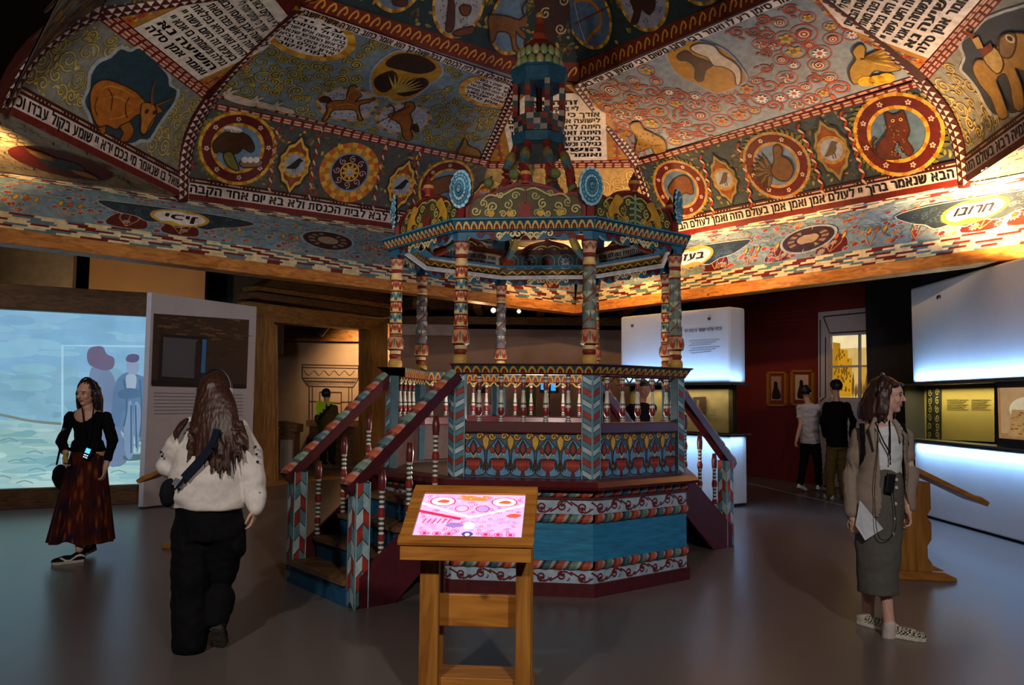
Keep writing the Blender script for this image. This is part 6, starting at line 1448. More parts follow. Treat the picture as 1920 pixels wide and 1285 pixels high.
# right lectern
def lectern(name, label, base, yaw, sc=1):
    t = thing(name, label, 'lectern', tuple(base)); M = Matrix.Translation(base) @ Matrix.Rotation(yaw, 4, 'Z') @ Matrix.Scale(sc, 4)
    def ex(nm, pts, y0, y1, m=OAKK): return G().extrude([M @ V(x, y0, z) for x, z in pts], (M.to_3x3() @ V(0, y1-y0, 0))).build(nm, m, t, bevel=.006)
    ex('foot', [(-.42, 0), (-.42, .03), (-.34, .075), (.2, .075), (.3, .03), (.3, 0)], -.21, -.14, OAKT); ex('foot', [(-.42, 0), (-.42, .03), (-.34, .075), (.2, .075), (.3, .03), (.3, 0)], .14, .21, OAKT)
    side = [(-.22, .075), (.10, .075), (.10, .15), (.065, .2), (.065, .3), (.10, .36), (.10, .5), (.065, .56), (.10, .62), (.10, .85), (-.22, .9)]
    ex('side_panel', side, -.22, -.17); ex('side_panel', side, .17, .22); ex('shelf', [(-.2, .3), (.06, .3), (.06, .33), (-.2, .33)], -.17, .17, OAKT); ex('back_panel', [(-.2, .1), (-.17, .1), (-.17, .9), (-.2, .9)], -.17, .17, OAKT)
    ex('desk_top', [(-.26, .93), (-.08, .965), (.5, .68), (.49, .73), (-.07, 1.01), (-.27, .965)], -.3, .3, OAKT); ex('book_stop', [(.46, .70), (.53, .665), (.55, .70), (.48, .75)], -.3, .3, OAKT)
    return t
q = atz(1712, 1084, 0); lectern('oak_lectern', 'oak lectern with a long sloping top at the right, in front of the blue showcase', q+V(.05, .1), -.18, .98)
q = atz(296, 1030, 0); lectern('oak_lectern', 'oak lectern mostly hidden behind the walker in the white sweatshirt', q+V(.3, .25), pi+.1, .98)
# ------------------------------------------------------------------ people
from mathutils import noise as _nz
SKINM = attr_mat('skin', rough=.5, wear=.03, spec=.35); CLOTH = attr_mat('cloth', rough=.85, wear=.08, spec=.1, scale=40); HAIRM = attr_mat('hair', rough=.45, wear=.1, spec=.4, scale=60)
SK = hx('c79a84')
def organic(name, g, vox, m, parent, col, smooth=2, disp=None, cut=None, thick=0):
    """grows one continuous surface round the given forms"""
    me = bpy.data.meshes.new('t'); me.from_pydata([tuple(v) for v in g.v], [], g.f); bm = bmesh.new(); bm.from_mesh(me)
    bmesh.ops.recalc_face_normals(bm, faces=bm.faces); bm.to_mesh(me); bm.free()
    o = bpy.data.objects.new('t', me); COL.objects.link(o); r = o.modifiers.new('r', 'REMESH'); r.mode = 'VOXEL'; r.voxel_size = vox
    if smooth: s = o.modifiers.new('s', 'SMOOTH'); s.factor = .5; s.iterations = smooth
    bpy.context.view_layer.update(); dg = bpy.context.evaluated_depsgraph_get(); mm = bpy.data.meshes.new_from_object(o.evaluated_get(dg)); bpy.data.objects.remove(o); bpy.data.meshes.remove(me)
    mm.name = name
    if disp:
        n = len(mm.vertices); no = [0]*3*n; co = [0]*3*n; mm.vertices.foreach_get('normal', no); mm.vertices.foreach_get('co', co)
        for i in range(n):
            d = disp(Vector(co[3*i:3*i+3]))
            for k in (0, 1, 2): co[3*i+k] += no[3*i+k]*d
        mm.vertices.foreach_set('co', co); mm.update()
    if cut:
        bm = bmesh.new(); bm.from_mesh(mm); bmesh.ops.delete(bm, geom=[f for f in bm.faces if cut(f.calc_center_median())], context='FACES'); bm.to_mesh(mm); bm.free()
    for a in list(mm.color_attributes): mm.color_attributes.remove(a)
    at = mm.color_attributes.new('paint', 'FLOAT_COLOR', 'POINT'); buf = []
    if callable(col):
        for v in mm.vertices: buf += [*col(v.co), 1]
    else: buf = [*col, 1]*len(mm.vertices)
    at.data.foreach_set('color', buf); mm.materials.clear(); mm.materials.append(m)
    q = link(name, mm, parent, True)
    if thick: so = q.modifiers.new('thick', 'SOLIDIFY'); so.thickness = thick; so.offset = -1
    return q
def limb(g, pts, rad, n=12):
    pts = [Vector(p) for p in pts]; g.tube(pts, rad, n)
    for p, r in zip(pts, rad): g.ball(p, r*.985, n=12, m=8)
def frame(F):
    F = Vector(F).normalized(); R_ = F.cross(Z).normalized(); U = R_.cross(F); return Matrix((R_, F, U)).transposed()
def ell(g, c, r, M): g.ball(c, 1, n=16, m=10, sc=r, M=M)
def head(g, c, F, s=1):
    M = frame(F); W = lambda r, f, u: c+M @ V(r*s, f*s, u*s)
    for p, r in (((0, -.012, .03), (.076, .096, .084)), ((0, .02, -.04), (.06, .068, .078)), ((0, .058, -.094), (.025, .024, .02)), ((0, .03, .02), (.066, .066, .06))): ell(g, W(*p), tuple(x*s for x in r), M)
    g.tube([W(0, .088, .008), W(0, .098, -.012), W(0, .109, -.03)], [.007*s, .009*s, .011*s], 8); ell(g, W(0, .104, -.032), (.014*s, .012*s, .008*s), M)
    ell(g, W(0, .083, -.056), (.024*s, .010*s, .006*s), M); ell(g, W(0, .081, -.066), (.020*s, .011*s, .007*s), M)
    for k in (-1, 1):
        ell(g, W(.032*k, .062, -.03), (.026*s, .026*s, .028*s), M); ell(g, W(.03*k, .075, -.001), (.014*s, .012*s, .009*s), M); ell(g, W(.03*k, .078, .018), (.024*s, .012*s, .007*s), M)
        ell(g, W(.077*k, -.008, -.012), (.009*s, .018*s, .03*s), M)
def facecol(c, F, s=1, skin=SK, lip=hx('a05a54'), brow=hx('3a2418')):
    Mi = frame(F).inverted()
    def f(p):
        q = (Mi @ (p-c))/s
        if q.y > .055 and -.11 < q.z < .05:
            a = abs(q.x); e = ((a-.03)/.0145)**2+((q.z+.001)/.0065)**2
            if e < 1: return hx('241a18') if abs(a-.031) < .0075 else hx('d8ccc4')
            if e < 1.9 and q.z > -.002: return hx('4a2c24')
            if .013 < a < .047 and abs(q.z-.019+(a-.03)*.12) < .0042: return brow
            if a < .023 and -.072 < q.z < -.052: return lip
        return skin
    return f
def hand(g, w, d, n, s=1, curl=.5, side=1, spread=.12):
    """w wrist, d towards the finger tips, n out of the palm; side: where the thumb is"""
    d = Vector(d).normalized(); n = Vector(n); n = (n-d*n.dot(d)).normalized(); a = d.cross(n)*side
    ell(g, w+d*.045*s, (.037*s, .052*s, .015*s), Matrix((a, d, n)).transposed())
    limb(g, [w-d*.02*s, w+d*.02*s], [.024*s, .026*s], 8)
    for i, (o, L) in enumerate(((.028, .068), (.0095, .078), (-.0095, .072), (-.027, .056))):
        p = w+d*.085*s+a*o*s; q = (d+a*o*spread*25*.4).normalized(); pts = [p]; c = 0
        for j, f in enumerate((.42, .32, .26)):
            c += curl*(.5+.25*j)+i*.04; v = q*cos(c)+n*sin(c); pts.append(pts[-1]+v*L*f*s)
        g.tube(pts, [.0095*s, .009*s, .0082*s, .007*s], 8); [g.ball(x, r*s, n=8, m=6) for x, r in zip(pts, (.0097, .0092, .0084, .0072))]
    p = w+d*.03*s+a*.026*s; v1 = (d*.6+a*.75+n*.25).normalized(); v2 = (d*.9+a*.25+n*.35).normalized(); pts = [p, p+v1*.032*s, p+v1*.032*s+v2*.03*s, p+v1*.032*s+v2*.052*s]
    g.tube(pts, [.012*s, .011*s, .0095*s, .0075*s], 8); [g.ball(x, r*s, n=8, m=6) for x, r in zip(pts, (.0122, .0112, .0097, .0078))]
def loft(g, secs, n=36, fold=0, nf=9, ph=0, M=None):
    """secs: (centre, rx, ry); closed tube with soft folds"""
    i = len(g.v); m = len(secs)
    for j, (c, rx, ry) in enumerate(secs):
        t = j/(m-1)
        for k in range(n):
            a = 2*pi*k/n; q = 1+fold*t*(sin(nf*a+ph)+.5*sin((nf*2+1)*a+ph*2)); v = V(rx*q*cos(a), ry*q*sin(a)); g.v.append(Vector(c)+(M @ v if M else v))
    for j in range(m-1):
        for k in range(n): l = (k+1) % n; g.f.append((i+j*n+k, i+j*n+l, i+(j+1)*n+l, i+(j+1)*n+k)); g.c.append((.5, .5, .5))
    g.f.append(tuple(i+k for k in range(n-1, -1, -1))); g.c.append((.5, .5, .5)); g.f.append(tuple(i+(m-1)*n+k for k in range(n))); g.c.append((.5, .5, .5))
def shoe(parent, heel, toe, upcol, sole=hx('cfc8bc'), w=.045, up=None, extra=None, name='shoe'):
    heel = Vector(heel); toe = Vector(toe); d = (toe-heel); L = d.length; d.normalize(); sd = d.cross(up or Z).normalized(); u = sd.cross(d)
    M = Matrix((sd, d, u)).transposed(); g = G(); ell(g, heel+d*L*.2+u*.045, (w*.8, L*.24, .05), M); ell(g, heel+d*L*.55+u*.035, (w*.9, L*.35, .04), M); ell(g, heel+d*L*.78+u*.03, (w, L*.24, .032), M)
    g.extrude([heel+sd*w*x+d*L*y for x, y in ((-.7, .03), (-.85, .25), (-.8, .5), (-1, .75), (-.7, .97), (.3, 1.0), (.95, .8), (.85, .5), (.8, .2), (.6, .03))], u*.025)
    def col(p):
        h = (p-heel).dot(u)
        if h < .026: return sole
        return extra((p-heel).dot(d)/L, (p-heel).dot(sd)/w, h) if extra else upcol
    return organic(name, g, .0055, CLOTH, parent, col, 1)
def strandcol(c1, c2, f=60):
    def q(p):
        t = .5+.5*_nz.noise(Vector((p.x*f, p.y*f, p.z*4))); return tuple(a*(1-t)+b*t for a, b in zip(c1, c2))
    return q
def hairdisp(a=.006, f=55): return lambda p: a*_nz.noise(Vector((p.x*f, p.y*f, p.z*5)))
def folds(a=.008, f=7, az=2.2):
    return lambda p: a*(_nz.noise(Vector((p.x*f, p.y*f, p.z*f*az)))+.5*_nz.noise(Vector((p.x*f*2.2+3, p.y*f*2.2, p.z*f*3+7))))
def headphones(parent, c, F, band, cup, s=1, tilt=0):
    M = frame(F); g = G(); pts = [c+M @ V(.098*s*cos(a), (-.01+tilt*sin(a))*s, (.0+.135*sin(a))*s) for a in [pi*k/16 for k in range(17)]]; g.tube(pts, .008*s, 8, band)
    for k in (-1, 1): ell(g, c+M @ V(.096*k*s, -.008*s, -.015*s), (.018*s, .034*s, .04*s), M)
    g.c = [band if i < len(g.c)-280 else cup for i in range(len(g.c))]
    return g.build('headphones', GLOSS, parent, smooth=True)
# ---------------- woman in the white sweatshirt, seen from behind
Y0 = 5.05; J = lambda x, y, d=0: aty(x, y, Y0+d)
b = J(385, 1215); b.z = 0
wc = thing('person', 'person with long brown hair walking away, white sweatshirt, crossbody strap and black trousers', 'person', tuple(b))
hc = J(405, 738, .03); F = V(.12, 1, -.05)
g = G(); head(g, hc, F, 1.05)
limb(g, [J(404, 765, .01), J(402, 790, 0)], [.05, .055]); 
loft(g, [(J(400, 950, 0), .15, .10), (J(398, 900, 0), .13, .095), (J(400, 850), .15, .1), (J(401, 805), .17, .09), (J(402, 787), .07, .06)])
for sx, pts in ((1, [(445, 805, .0), (474, 885, .0), (477, 950, -.06)]), (-1, [(355, 805, .0), (318, 868, .02), (335, 872, .28)])):
    P_ = [J(*p) for p in pts]; limb(g, P_, [.055, .043, .027])
w = J(477, 950, -.06); hand(g, w, V(-.05, .1, -1), V(-1, .1, 0), .95, .5, -1)
hand(g, J(337, 872, .28), V(.6, .5, .1), V(.2, .2, -1), .95, .6, 1)
for pts in ([(362, 955, 0), (358, 1080, -.03), (357, 1205, -.05)], [(425, 955, 0), (415, 1080, .05), (402, 1170, .28)]): limb(g, [J(*p) for p in pts], [.085, .06, .042])
ell(g, J(393, 955), (.16, .11, .1), frame(F))
organic('body', g, .007, SKINM, wc, facecol(hc, F, 1.05))
SW = hx('d6d0cc')
g = G(); loft(g, [(J(391, 952), .225, .17), (J(390, 930), .245, .185), (J(392, 890), .235, .175), (J(396, 845), .215, .15), (J(400, 808), .195, .125), (J(401, 790), .13, .09), (J(402, 778), .075, .07)])
limb(g, [J(440, 806, 0), J(464, 850, 0), J(476, 905, -.01), J(480, 948, -.05)], [.085, .09, .08, .052]); limb(g, [J(362, 806), J(335, 838), J(318, 872, .03), J(330, 882, .22)], [.085, .085, .078, .06])
limb(g, [J(480, 940, -.04), J(480, 954, -.06)], [.05, .042])
organic('sweatshirt', g, .009, CLOTH, wc, SW, 3, folds(.016, 6, 1.6))
g = G(); 
for p in ((479, 838), (481, 852), (483, 866), (302, 848), (304, 856), (486, 925)): q = J(p[0], p[1], -.07); g.ball(q, .009, hx('1c1c20'), 8, 5, (1, .5, .8))
g.build('sleeve_print', CLOTH, wc)
g = G(); loft(g, [(J(392, 930), .2, .15), (J(392, 985), .205, .15), (J(390, 1010), .2, .145)], fold=.02)
limb(g, [J(362, 990, 0), J(358, 1080, -.03), J(356, 1150, -.04), J(357, 1206, -.06)], [.125, .118, .112, .108]); limb(g, [J(420, 990, 0), J(414, 1070, .08), J(409, 1120, .04), J(404, 1156, .0)], [.128, .112, .10, .09])
g.ball(J(448, 1020, .0), .07, sc=(.5, 1, 1.2)); g.ball(J(333, 1010, .0), .07, sc=(.5, 1, 1.2))
TR = hx('0e0e11')
organic('trousers', g, .010, CLOTH, wc, TR, 3, folds(.014, 8, 1.0))
shoe(wc, J(352, 1222, -.12).xy.to_3d()+V(0, 0, 0), J(356, 1222, .14).xy.to_3d(), hx('121214'), hx('d8d2c8'))
shoe(wc, J(405, 1178, -.09), J(412, 1217, .02), hx('1a1a1c'), hx('3a3836'), .047, V(.1, 1, .25)); g = G(); limb(g, [J(404, 1158, .0), J(405, 1172, -.03)], [.045, .045]); organic('sock', g, .008, CLOTH, wc, hx('b8b0a8'), 1)
g = G(); ell(g, hc+V(0, -.01, .02), (.100, .118, .112), frame(F)); R = random.Random(3)
for k in range(110):
    a = pi*(-.12+1.24*k/109); x = 404+36*cos(a)*-1; top = hc+V(.085*cos(pi-a), -.05-.06*sin(a), .03)
    ex = (x-404)*1.35+402; L = R.uniform(.78, 1)*(905 if abs(x-404) < 24 else 872)
    L = 870+R.uniform(-35, 32) if abs(x-404) < 26 else 800+R.uniform(0, 70)
    m1 = J(x*.5+ex*.5, 800, -.10-.05*sin(a)); e = J(ex+R.uniform(-9, 9), L, -.19+.04*abs(cos(a))); g.tube(spline([tuple(top), tuple(J(x, 762, -.075-.04*sin(a))), tuple(m1), tuple(e)], 4), [.014]*9+[.012, .009, .006, .003], 6)
for k in range(5): g.tube([J(352-k*3, 785+k*2, -.1), J(342-k*4, 800+k*3, -.14), J(336-k*2, 815+k*4, -.14)], [.012, .01, .003], 6); g.tube([J(440+k*3, 790, -.1), J(452+k*3, 812+k*3, -.14), J(455+k*3, 835+k*4, -.14)], [.012, .01, .003], 6)
organic('hair', g, .006, HAIRM, wc, strandcol(hx('24130e'), hx('4a291e'), 110), 2, hairdisp(.003, 110))
headphones(wc, hc+V(0, -.005, .01), F, hx('1c1a20'), hx('b8b4c0'), 1.06)
g = G(); P_ = [J(408, 805, -.19), J(395, 840, -.215), J(370, 870, -.215), J(345, 897, -.215), J(330, 915, -.19)]
for a_, b_ in zip(P_, P_[1:]): g.bar(a_, b_, .01, .05, hx('1a2030'), up=V(.6, 0, .8))
g.build('strap', CLOTH, wc)
g = G(); g.bar(J(337, 900, -.2), J(331, 912, -.2), .02, .055, hx('6a6a74'), up=V(.6, 0, .8)); g.build('buckle', GLOSS, wc)
g = G(); g.ball(J(318, 925, -.12), .075, sc=(.7, .9, 1.15)); organic('bag', g, .009, CLOTH, wc, hx('14161e'), 2, folds(.01, 9))
# ---------------- woman in black top and patterned skirt, walking towards the camera
Y0 = 7.75; b = J(150, 1045); b.z = 0
wl = thing('person', 'person in black top and long rust patterned skirt with headphones, walking past the projection', 'person', tuple(b))
hc = J(163, 736, -.02); F = V(-.2, -1, -.16)
g = G(); head(g, hc, F, 1.02); limb(g, [J(164, 755), J(165, 772)], [.047, .05])
loft(g, [(J(165, 835), .115, .085), (J(165, 810), .11, .085), (J(165, 785), .14, .095), (J(165, 771), .12, .08), (J(165, 765), .06, .05)])
A1 = [J(132, 783), J(115, 828, -.02), J(124, 852, -.18)]; A2 = [J(199, 783), J(211, 828), J(198, 876, -.06)]
limb(g, A1, [.048, .038, .026]); limb(g, A2, [.048, .038, .026])
hand(g, A1[2], V(.05, -.3, -1), V(.7, 0, .2), .95, .9, 1); hand(g, A2[2], V(-.1, -.1, -1), V(-1, -.1, 0), .95, .5, 1)
for pts in ([(150, 850, 0), (148, 945, -.02), (149, 1030, -.15)], [(180, 850, 0), (178, 945, .08), (165, 1022, .12)]): limb(g, [J(*p) for p in pts], [.085, .055, .035])
ell(g, J(165, 856), (.13, .09, .08), frame(V(0, -1)))
organic('body', g, .0055, SKINM, wl, facecol(hc, F, 1.02, hx('c49a88')))
neck = J(165, 762)
g = G(); loft(g, [(J(165, 836), .125, .095), (J(165, 810), .122, .095), (J(165, 788), .155, .11), (J(165, 776), .15, .095), (J(165, 768), .1, .07)])
limb(g, [A1[0], A1[1], A1[1].lerp(A1[2], .7)], [.056, .052, .042]); limb(g, [A2[0], A2[1], A2[1].lerp(A2[2], .65)], [.056, .052, .042])
g.v = g.v; loft(g, [(J(165, 846), .165, .13), (J(165, 826), .135, .105)]); organic('black_top', g, .007, CLOTH, wl, hx('0c0c0f'), 2, folds(.006, 10), cut=lambda p: (p.z > J(165, 795).z and ((p.x-neck.x)/.105)**2+((p.z-J(165, 768).z)/.115)**2 < 1 and p.y < neck.y+.02))
g = G(); S = [(J(165, 830), .128, .10), (J(165, 860), .165, .13), (J(160, 910), .205, .17), (J(156, 965), .25, .21), (J(152, 1015), .285, .26)]
loft(g, S, 72, .05, 11, 1.0)
g.f.pop(); g.c.pop()
def skc(p):
    t = _nz.noise(p*9)+.6*_nz.noise(p*23+V(3, 1, 2)); u = _nz.noise(p*30+V(9, 9, 9))
    c = hx('4a1c12') if t > .25 else (hx('24142a') if t < -.3 else hx('3a1614'))
    return hx('80401c') if u > .38 else c
me_o = g.build('skirt', CLOTH, wl, smooth=True, fix=True)
sub = me_o.modifiers.new('s', 'SUBSURF'); sub.levels = sub.render_levels = 2
bpy.context.view_layer.update(); mm = bpy.data.meshes.new_from_object(me_o.evaluated_get(bpy.context.evaluated_depsgraph_get())); me_o.modifiers.clear()
for a in list(mm.color_attributes): mm.color_attributes.remove(a)
at = mm.color_attributes.new('paint', 'FLOAT_COLOR', 'POINT'); at.data.foreach_set('color', [x for v in mm.vertices for x in (*skc(v.co), 1)])
front = V(0, -1)
for v in mm.vertices:
    if v.co.z < .32 and v.co.y < b.y: v.co.z += .045*math.exp(-((v.co.x-J(152, 1000).x)/.06)**2)*(.32-v.co.z)/.2
me_o.data = mm
S1 = J(158, 1046, -.12); shoe(wl, V(S1.x+.0, S1.y, 0.0), V(S1.x-.2, S1.y-.18, 0.0), hx('151517'), hx('b8b0a8'), .045, None, lambda t, s, h: hx('d8d4cc') if abs(h-.05-.02*sin(t*9)) < .007 and abs(s) > .4 else hx('151517'))
S2 = J(168, 1038, .2); shoe(wl, V(S2.x+.02, S2.y+.06, .04), V(S2.x-.03, S2.y-.18, 0.0), hx('151517'), hx('b8b0a8'))
g = G(); ell(g, hc+V(0, .02, .025), (.092, .105, .105), frame(F))
M_ = frame(F)
for k in range(34):
    a = 2*pi*k/34; 
    if sin(a) > .45: continue
    q = hc+M_ @ V(.082*cos(a), .085*sin(a)-.02, .03); e = hc+M_ @ V(.10*cos(a), .095*sin(a)-.03, -.19-.04*R.random()); g.tube([q, q.lerp(e, .5)+M_ @ V(.012*cos(a), 0, 0), e], [.024, .022, .010], 6)
Mi_ = frame(F).inverted()
organic('hair', g, .006, HAIRM, wl, strandcol(hx('120c0c'), hx('2a1a16')), 1, hairdisp(.006), cut=lambda p: (lambda q: q.y > .035 and -.2 < q.z < .058-.3*abs(q.x) and abs(q.x) < .072)(Mi_ @ (p-hc)))
headphones(wl, hc+V(0, .0, .0), F, hx('1c2030'), hx('1c2c58'), 1.02)
g = G(); P_ = [J(154, 764, -.12), J(157, 790, -.13), J(162, 830, -.13), J(163, 845, -.16)]; g.tube(P_, .006, 6, hx('101014')); g.tube([J(176, 764, -.12), J(171, 800, -.13), J(164, 840, -.15)], .006, 6, hx('101014')); g.build('lanyard', CLOTH, wl)
g = G(); M = Matrix.Translation(J(164, 850, -.17)) @ Matrix.Rotation(.35, 4, 'Y') ; g.box((-.03, -.008, -.055), (.03, .008, .055), hx('16181c'), M); g.build('audio_guide', GLOSS, wl)
g = G(); g.box((-.022, -.011, .0), (.022, -.009, .045), hx('58b8f0'), M)
for k in range(6): g.box((-.02+k % 3*.015, -.011, -.045+k//3*.02), (-.012+k % 3*.015, -.009, -.035+k//3*.02), hx('c8e8ff'), M)
g.build('lit_display', SCREEN, wl)
g = G(); g.bar(J(124, 868, -.24), J(123, 850, -.24), .02, .03, hx('b89a40')); g.build('phone_edge', GLOSS, wl)
g = G(); g.ball(J(112, 893, .02), .1, sc=(.65, .7, 1.15)); g.ball(J(118, 905, .02), .09, sc=(.65, .7, .8)); organic('handbag', g, .01, CLOTH, wl, hx('101014'), 2, folds(.008, 8))
g = G(); g.tube([J(106, 872, .02), J(112, 845, .03), J(120, 800, .08), J(130, 772, .06)], .01, 6, hx('101014')); g.build('bag_strap', CLOTH, wl)
# ---------------- woman in the beige jacket and grey skirt, on the right
Y0 = 5.45; b = J(1655, 1200); b.z = 0
wr = thing('person', 'person in beige jacket and grey buttoned skirt holding a sheet of paper, checked slip-on shoes', 'person', tuple(b))
hc = J(1664, 741, 0); F = V(.84, -.62, -.04)
g = G(); head(g, hc, F, 1.0); limb(g, [J(1659, 765, .0), J(1658, 792, 0)], [.048, .052])
Mb = Matrix.Rotation(.35, 3, 'Z'); BF = V(sin(.35), -cos(.35))
loft(g, [(J(1652, 885), .115, .09), (J(1654, 850), .12, .095), (J(1656, 815), .15, .1), (J(1657, 797), .14, .085), (J(1658, 789), .06, .05)], M=Mb)
A1 = [J(1614, 818, .03), J(1597, 895, .06), J(1598, 968, -.04)]; A2 = [J(1694, 818, .03), J(1705, 890, .02), J(1703, 955, -.06)]
limb(g, A1, [.05, .04, .025]); limb(g, A2, [.05, .04, .025])
hand(g, A1[2], V(.12, -.1, -1), V(.8, .6, 0), .9, .75, -1); hand(g, A2[2], V(.05, -.12, -1), V(-1, .2, 0), .92, .6, 1)
LG1 = [J(1632, 915, .02), J(1628, 1030, .1), J(1628, 1160, .28)]; LG2 = [J(1668, 915), J(1655, 1050, -.0), J(1668, 1180, -.04)]
limb(g, LG1, [.09, .06, .036]); limb(g, LG2, [.09, .062, .037]); g.ball(LG1[1].lerp(LG1[2], .35)+V(-.01, .01), .057, sc=(1, 1, 1.7)); g.ball(LG2[1].lerp(LG2[2], .35)+V(-.01, .02), .058, sc=(1, 1, 1.7))
ell(g, J(1650, 920), (.15, .11, .1), Mb)
organic('body', g, .0052, SKINM, wr, facecol(hc, F, 1.0, hx('cfa492'), hx('a85c58')))
g = G(); loft(g, [(J(1653, 892), .128, .105), (J(1655, 850), .135, .112), (J(1657, 815), .155, .112), (J(1658, 799), .13, .09), (J(1658, 790), .07, .062)], M=Mb)
organic('white_tee', g, .007, CLOTH, wr, hx('d4dae0'), 2, folds(.006, 11))
g = G(); S = [(J(1653, 878), .125, .105), (J(1652, 910), .155, .125), (J(1650, 960), .17, .13), (J(1647, 1020), .155, .13), (J(1647, 1070), .135, .125), (J(1647, 1112), .125, .125)]
loft(g, S, 48, .012, 5, .6, M=Mb); organic('skirt', g, .008, CLOTH, wr, hx('5c5a56'), 1, folds(.01, 6, 1.3))
g = G()
for p in ((1681, 900), (1681, 915), (1679, 945), (1677, 973), (1674, 1001)): q = aty(p[0], p[1], Y0-.12); g.ball(q, .012, hx('cfc8bc'), 10, 6, (1, .5, 1))
g.build('buttons', GLOSS, wr)
JK = hx('8e8076')
g = G(); loft(g, [(J(1648, 965, .01), .185, .15), (J(1650, 930), .185, .15), (J(1653, 880), .165, .14), (J(1655, 840), .158, .135), (J(1656, 815), .165, .13), (J(1657, 801), .13, .1), (J(1658, 791), .08, .075)], M=Mb)
limb(g, [A1[0], A1[0].lerp(A1[1], .5), A1[1], A1[1].lerp(A1[2], .9)], [.062, .066, .066, .05]); limb(g, [A2[0], A2[0].lerp(A2[1], .5), A2[1], A2[1].lerp(A2[2], .9)], [.058, .062, .058, .046])
def jcut(p):
    """opening of the jacket at the front"""
    px_, py_ = (p-CP).dot(_r2)/(p-CP).dot(_f)*FPX+960, 642.5-(p-CP).dot(_u2)/(p-CP).dot(_f)*FPX
    q = p-J(1655, 850); ax = q.dot(Mb @ V(1, 0)); fr = q.dot(BF)
    if fr < .0: return False
    t = (J(1655, 790).z-p.z)/(J(1655, 790).z-J(1655, 965).z)
    return -.115-.02*t < ax < .045+.05*t and t > -.2
organic('jacket', g, .0075, CLOTH, wr, JK, 2, folds(.011, 7, 1.4), cut=jcut, thick=.008)
g = G()
for s, pts in ((-1, [(1641, 785, -.08), (1634, 805, -.13), (1640, 845, -.15)]), (1, [(1676, 788, -.07), (1684, 800, -.1), (1690, 830, -.12)])):
    g.tube([J(*p) for p in pts], [.016, .02, .008], 8)
organic('collar', g, .006, CLOTH, wr, hx('9a8d82'), 1)
g = G(); g.tube([J(1616, 795, -.06), J(1617, 815, -.075), J(1619, 850, -.06), J(1616, 880, -.02)], .018, 8, hx('16161a')); g.tube([J(1692, 795, -.05), J(1698, 815, -.05), J(1700, 835, -.02)], .015, 8, hx('16161a')); g.build('backpack_straps', CLOTH, wr)
g = G(); P_ = [J(1641, 792, -.12), J(1655, 825, -.15), J(1668, 850, -.15), J(1669, 872, -.15)]; g.tube(spline([tuple(p) for p in P_], 4), .0045, 6, hx('141420')); g.tube([J(1668, 788, -.09), J(1669, 820, -.14), J(1669, 850, -.15)], .0045, 6, hx('141420'))
g.tube(spline([tuple(J(*p)) for p in ((1647, 780, -.1), (1645, 850, -.15), (1640, 920, -.17), (1645, 1000, -.18), (1665, 1012, -.18), (1680, 985, -.18), (1674, 920, -.17))], 5), .0025, 5, hx('1a1a1e')); g.build('lanyard', CLOTH, wr)
g = G(); g.box((-.022, -.012, -.06), (.03, .012, .06), hx('121216'), Matrix.Translation(J(1668, 906, -.17)) @ Matrix.Rotation(.15, 4, 'Y')); g.build('audio_guide', GLOSS, wr, bevel=.004)
g = G(); p = [J(1612, 938, -.12), J(1656, 992, -.15), J(1622, 1014, -.13), J(1604, 985, -.1)]; g.extrude(p, V(.002, .004, 0), hx('c4cad8')); g.build('paper_sheet', CLOTH, wr)
def chk(t, s, h):
    if t < .28 or h > .075: return hx('c8c0b0')
    return hx('16161a') if (floor(t*22)+floor(s*4.5)+floor(h*90)) % 2 else hx('d8d2c0')
q = J(1622, 1178, .25); shoe(wr, V(q.x-.03, q.y+.05, 0), V(q.x+.12, q.y-.17, 0), hx('d0c8b8'), hx('d8d2c6'), .045, None, chk)
q = J(1664, 1205, .0); shoe(wr, V(q.x-.02, q.y+.03, 0), V(q.x+.19, q.y-.13, 0), hx('d0c8b8'), hx('d8d2c6'), .046, None, chk)
g = G(); limb(g, [J(1668, 1172, -.04), J(1666, 1196, -.03)], [.041, .043]); organic('sock', g, .007, CLOTH, wr, hx('c8c0bc'), 1)
g = G(); limb(g, [J(1628, 1150, .27), J(1627, 1172, .27)], [.04, .042]); organic('sock', g, .007, CLOTH, wr, hx('c8c0bc'), 1)
g = G(); M_ = frame(F); Mi2 = M_.inverted(); ell(g, hc+M_ @ V(0, -.025, .03), (.090, .106, .098), M_)
for k in range(60):
    a = 2*pi*k/60
    if sin(a) > .4: continue
    q = hc+M_ @ V(.080*cos(a), .088*sin(a)-.02, .04); w1 = .03+.022*max(0, -sin(a)); e = hc+M_ @ V((.095+w1)*cos(a), (.1+w1)*sin(a)-.02, -.155-.03*R.random())
    g.tube(spline([tuple(q), tuple(hc+M_ @ V((.092+w1*.4)*cos(a), (.098+w1*.4)*sin(a)-.02, -.03)), tuple(hc+M_ @ V((.098+w1*.8)*cos(a), (.104+w1*.8)*sin(a)-.02, -.1)), tuple(e)], 3), [.022]*6+[.019, .016, .012, .008], 6)
organic('hair', g, .006, HAIRM, wr, strandcol(hx('1e1214'), hx('4a2c28')), 1, hairdisp(.008, 50), cut=lambda p: (lambda q: q.y > .028 and -.3 < q.z < .068 and abs(q.x) < .085)(Mi2 @ (p-hc)))
g = G(); ell(g, hc+M_ @ V(-.055, .05, .07), (.03, .04, .018), M_); ell(g, hc+M_ @ V(.055, .05, .07), (.03, .04, .018), M_); ell(g, hc+M_ @ V(.078, .025, .03), (.012, .022, .045), M_); ell(g, hc+M_ @ V(-.078, .025, .03), (.012, .022, .045), M_); organic('fringe', g, .006, HAIRM, wr, strandcol(hx('1e1214'), hx('4a2c28')), 1, hairdisp(.006))
headphones(wr, hc+M_ @ V(0, -.02, .0), F, hx('1a1416'), hx('141416'), 1.04)
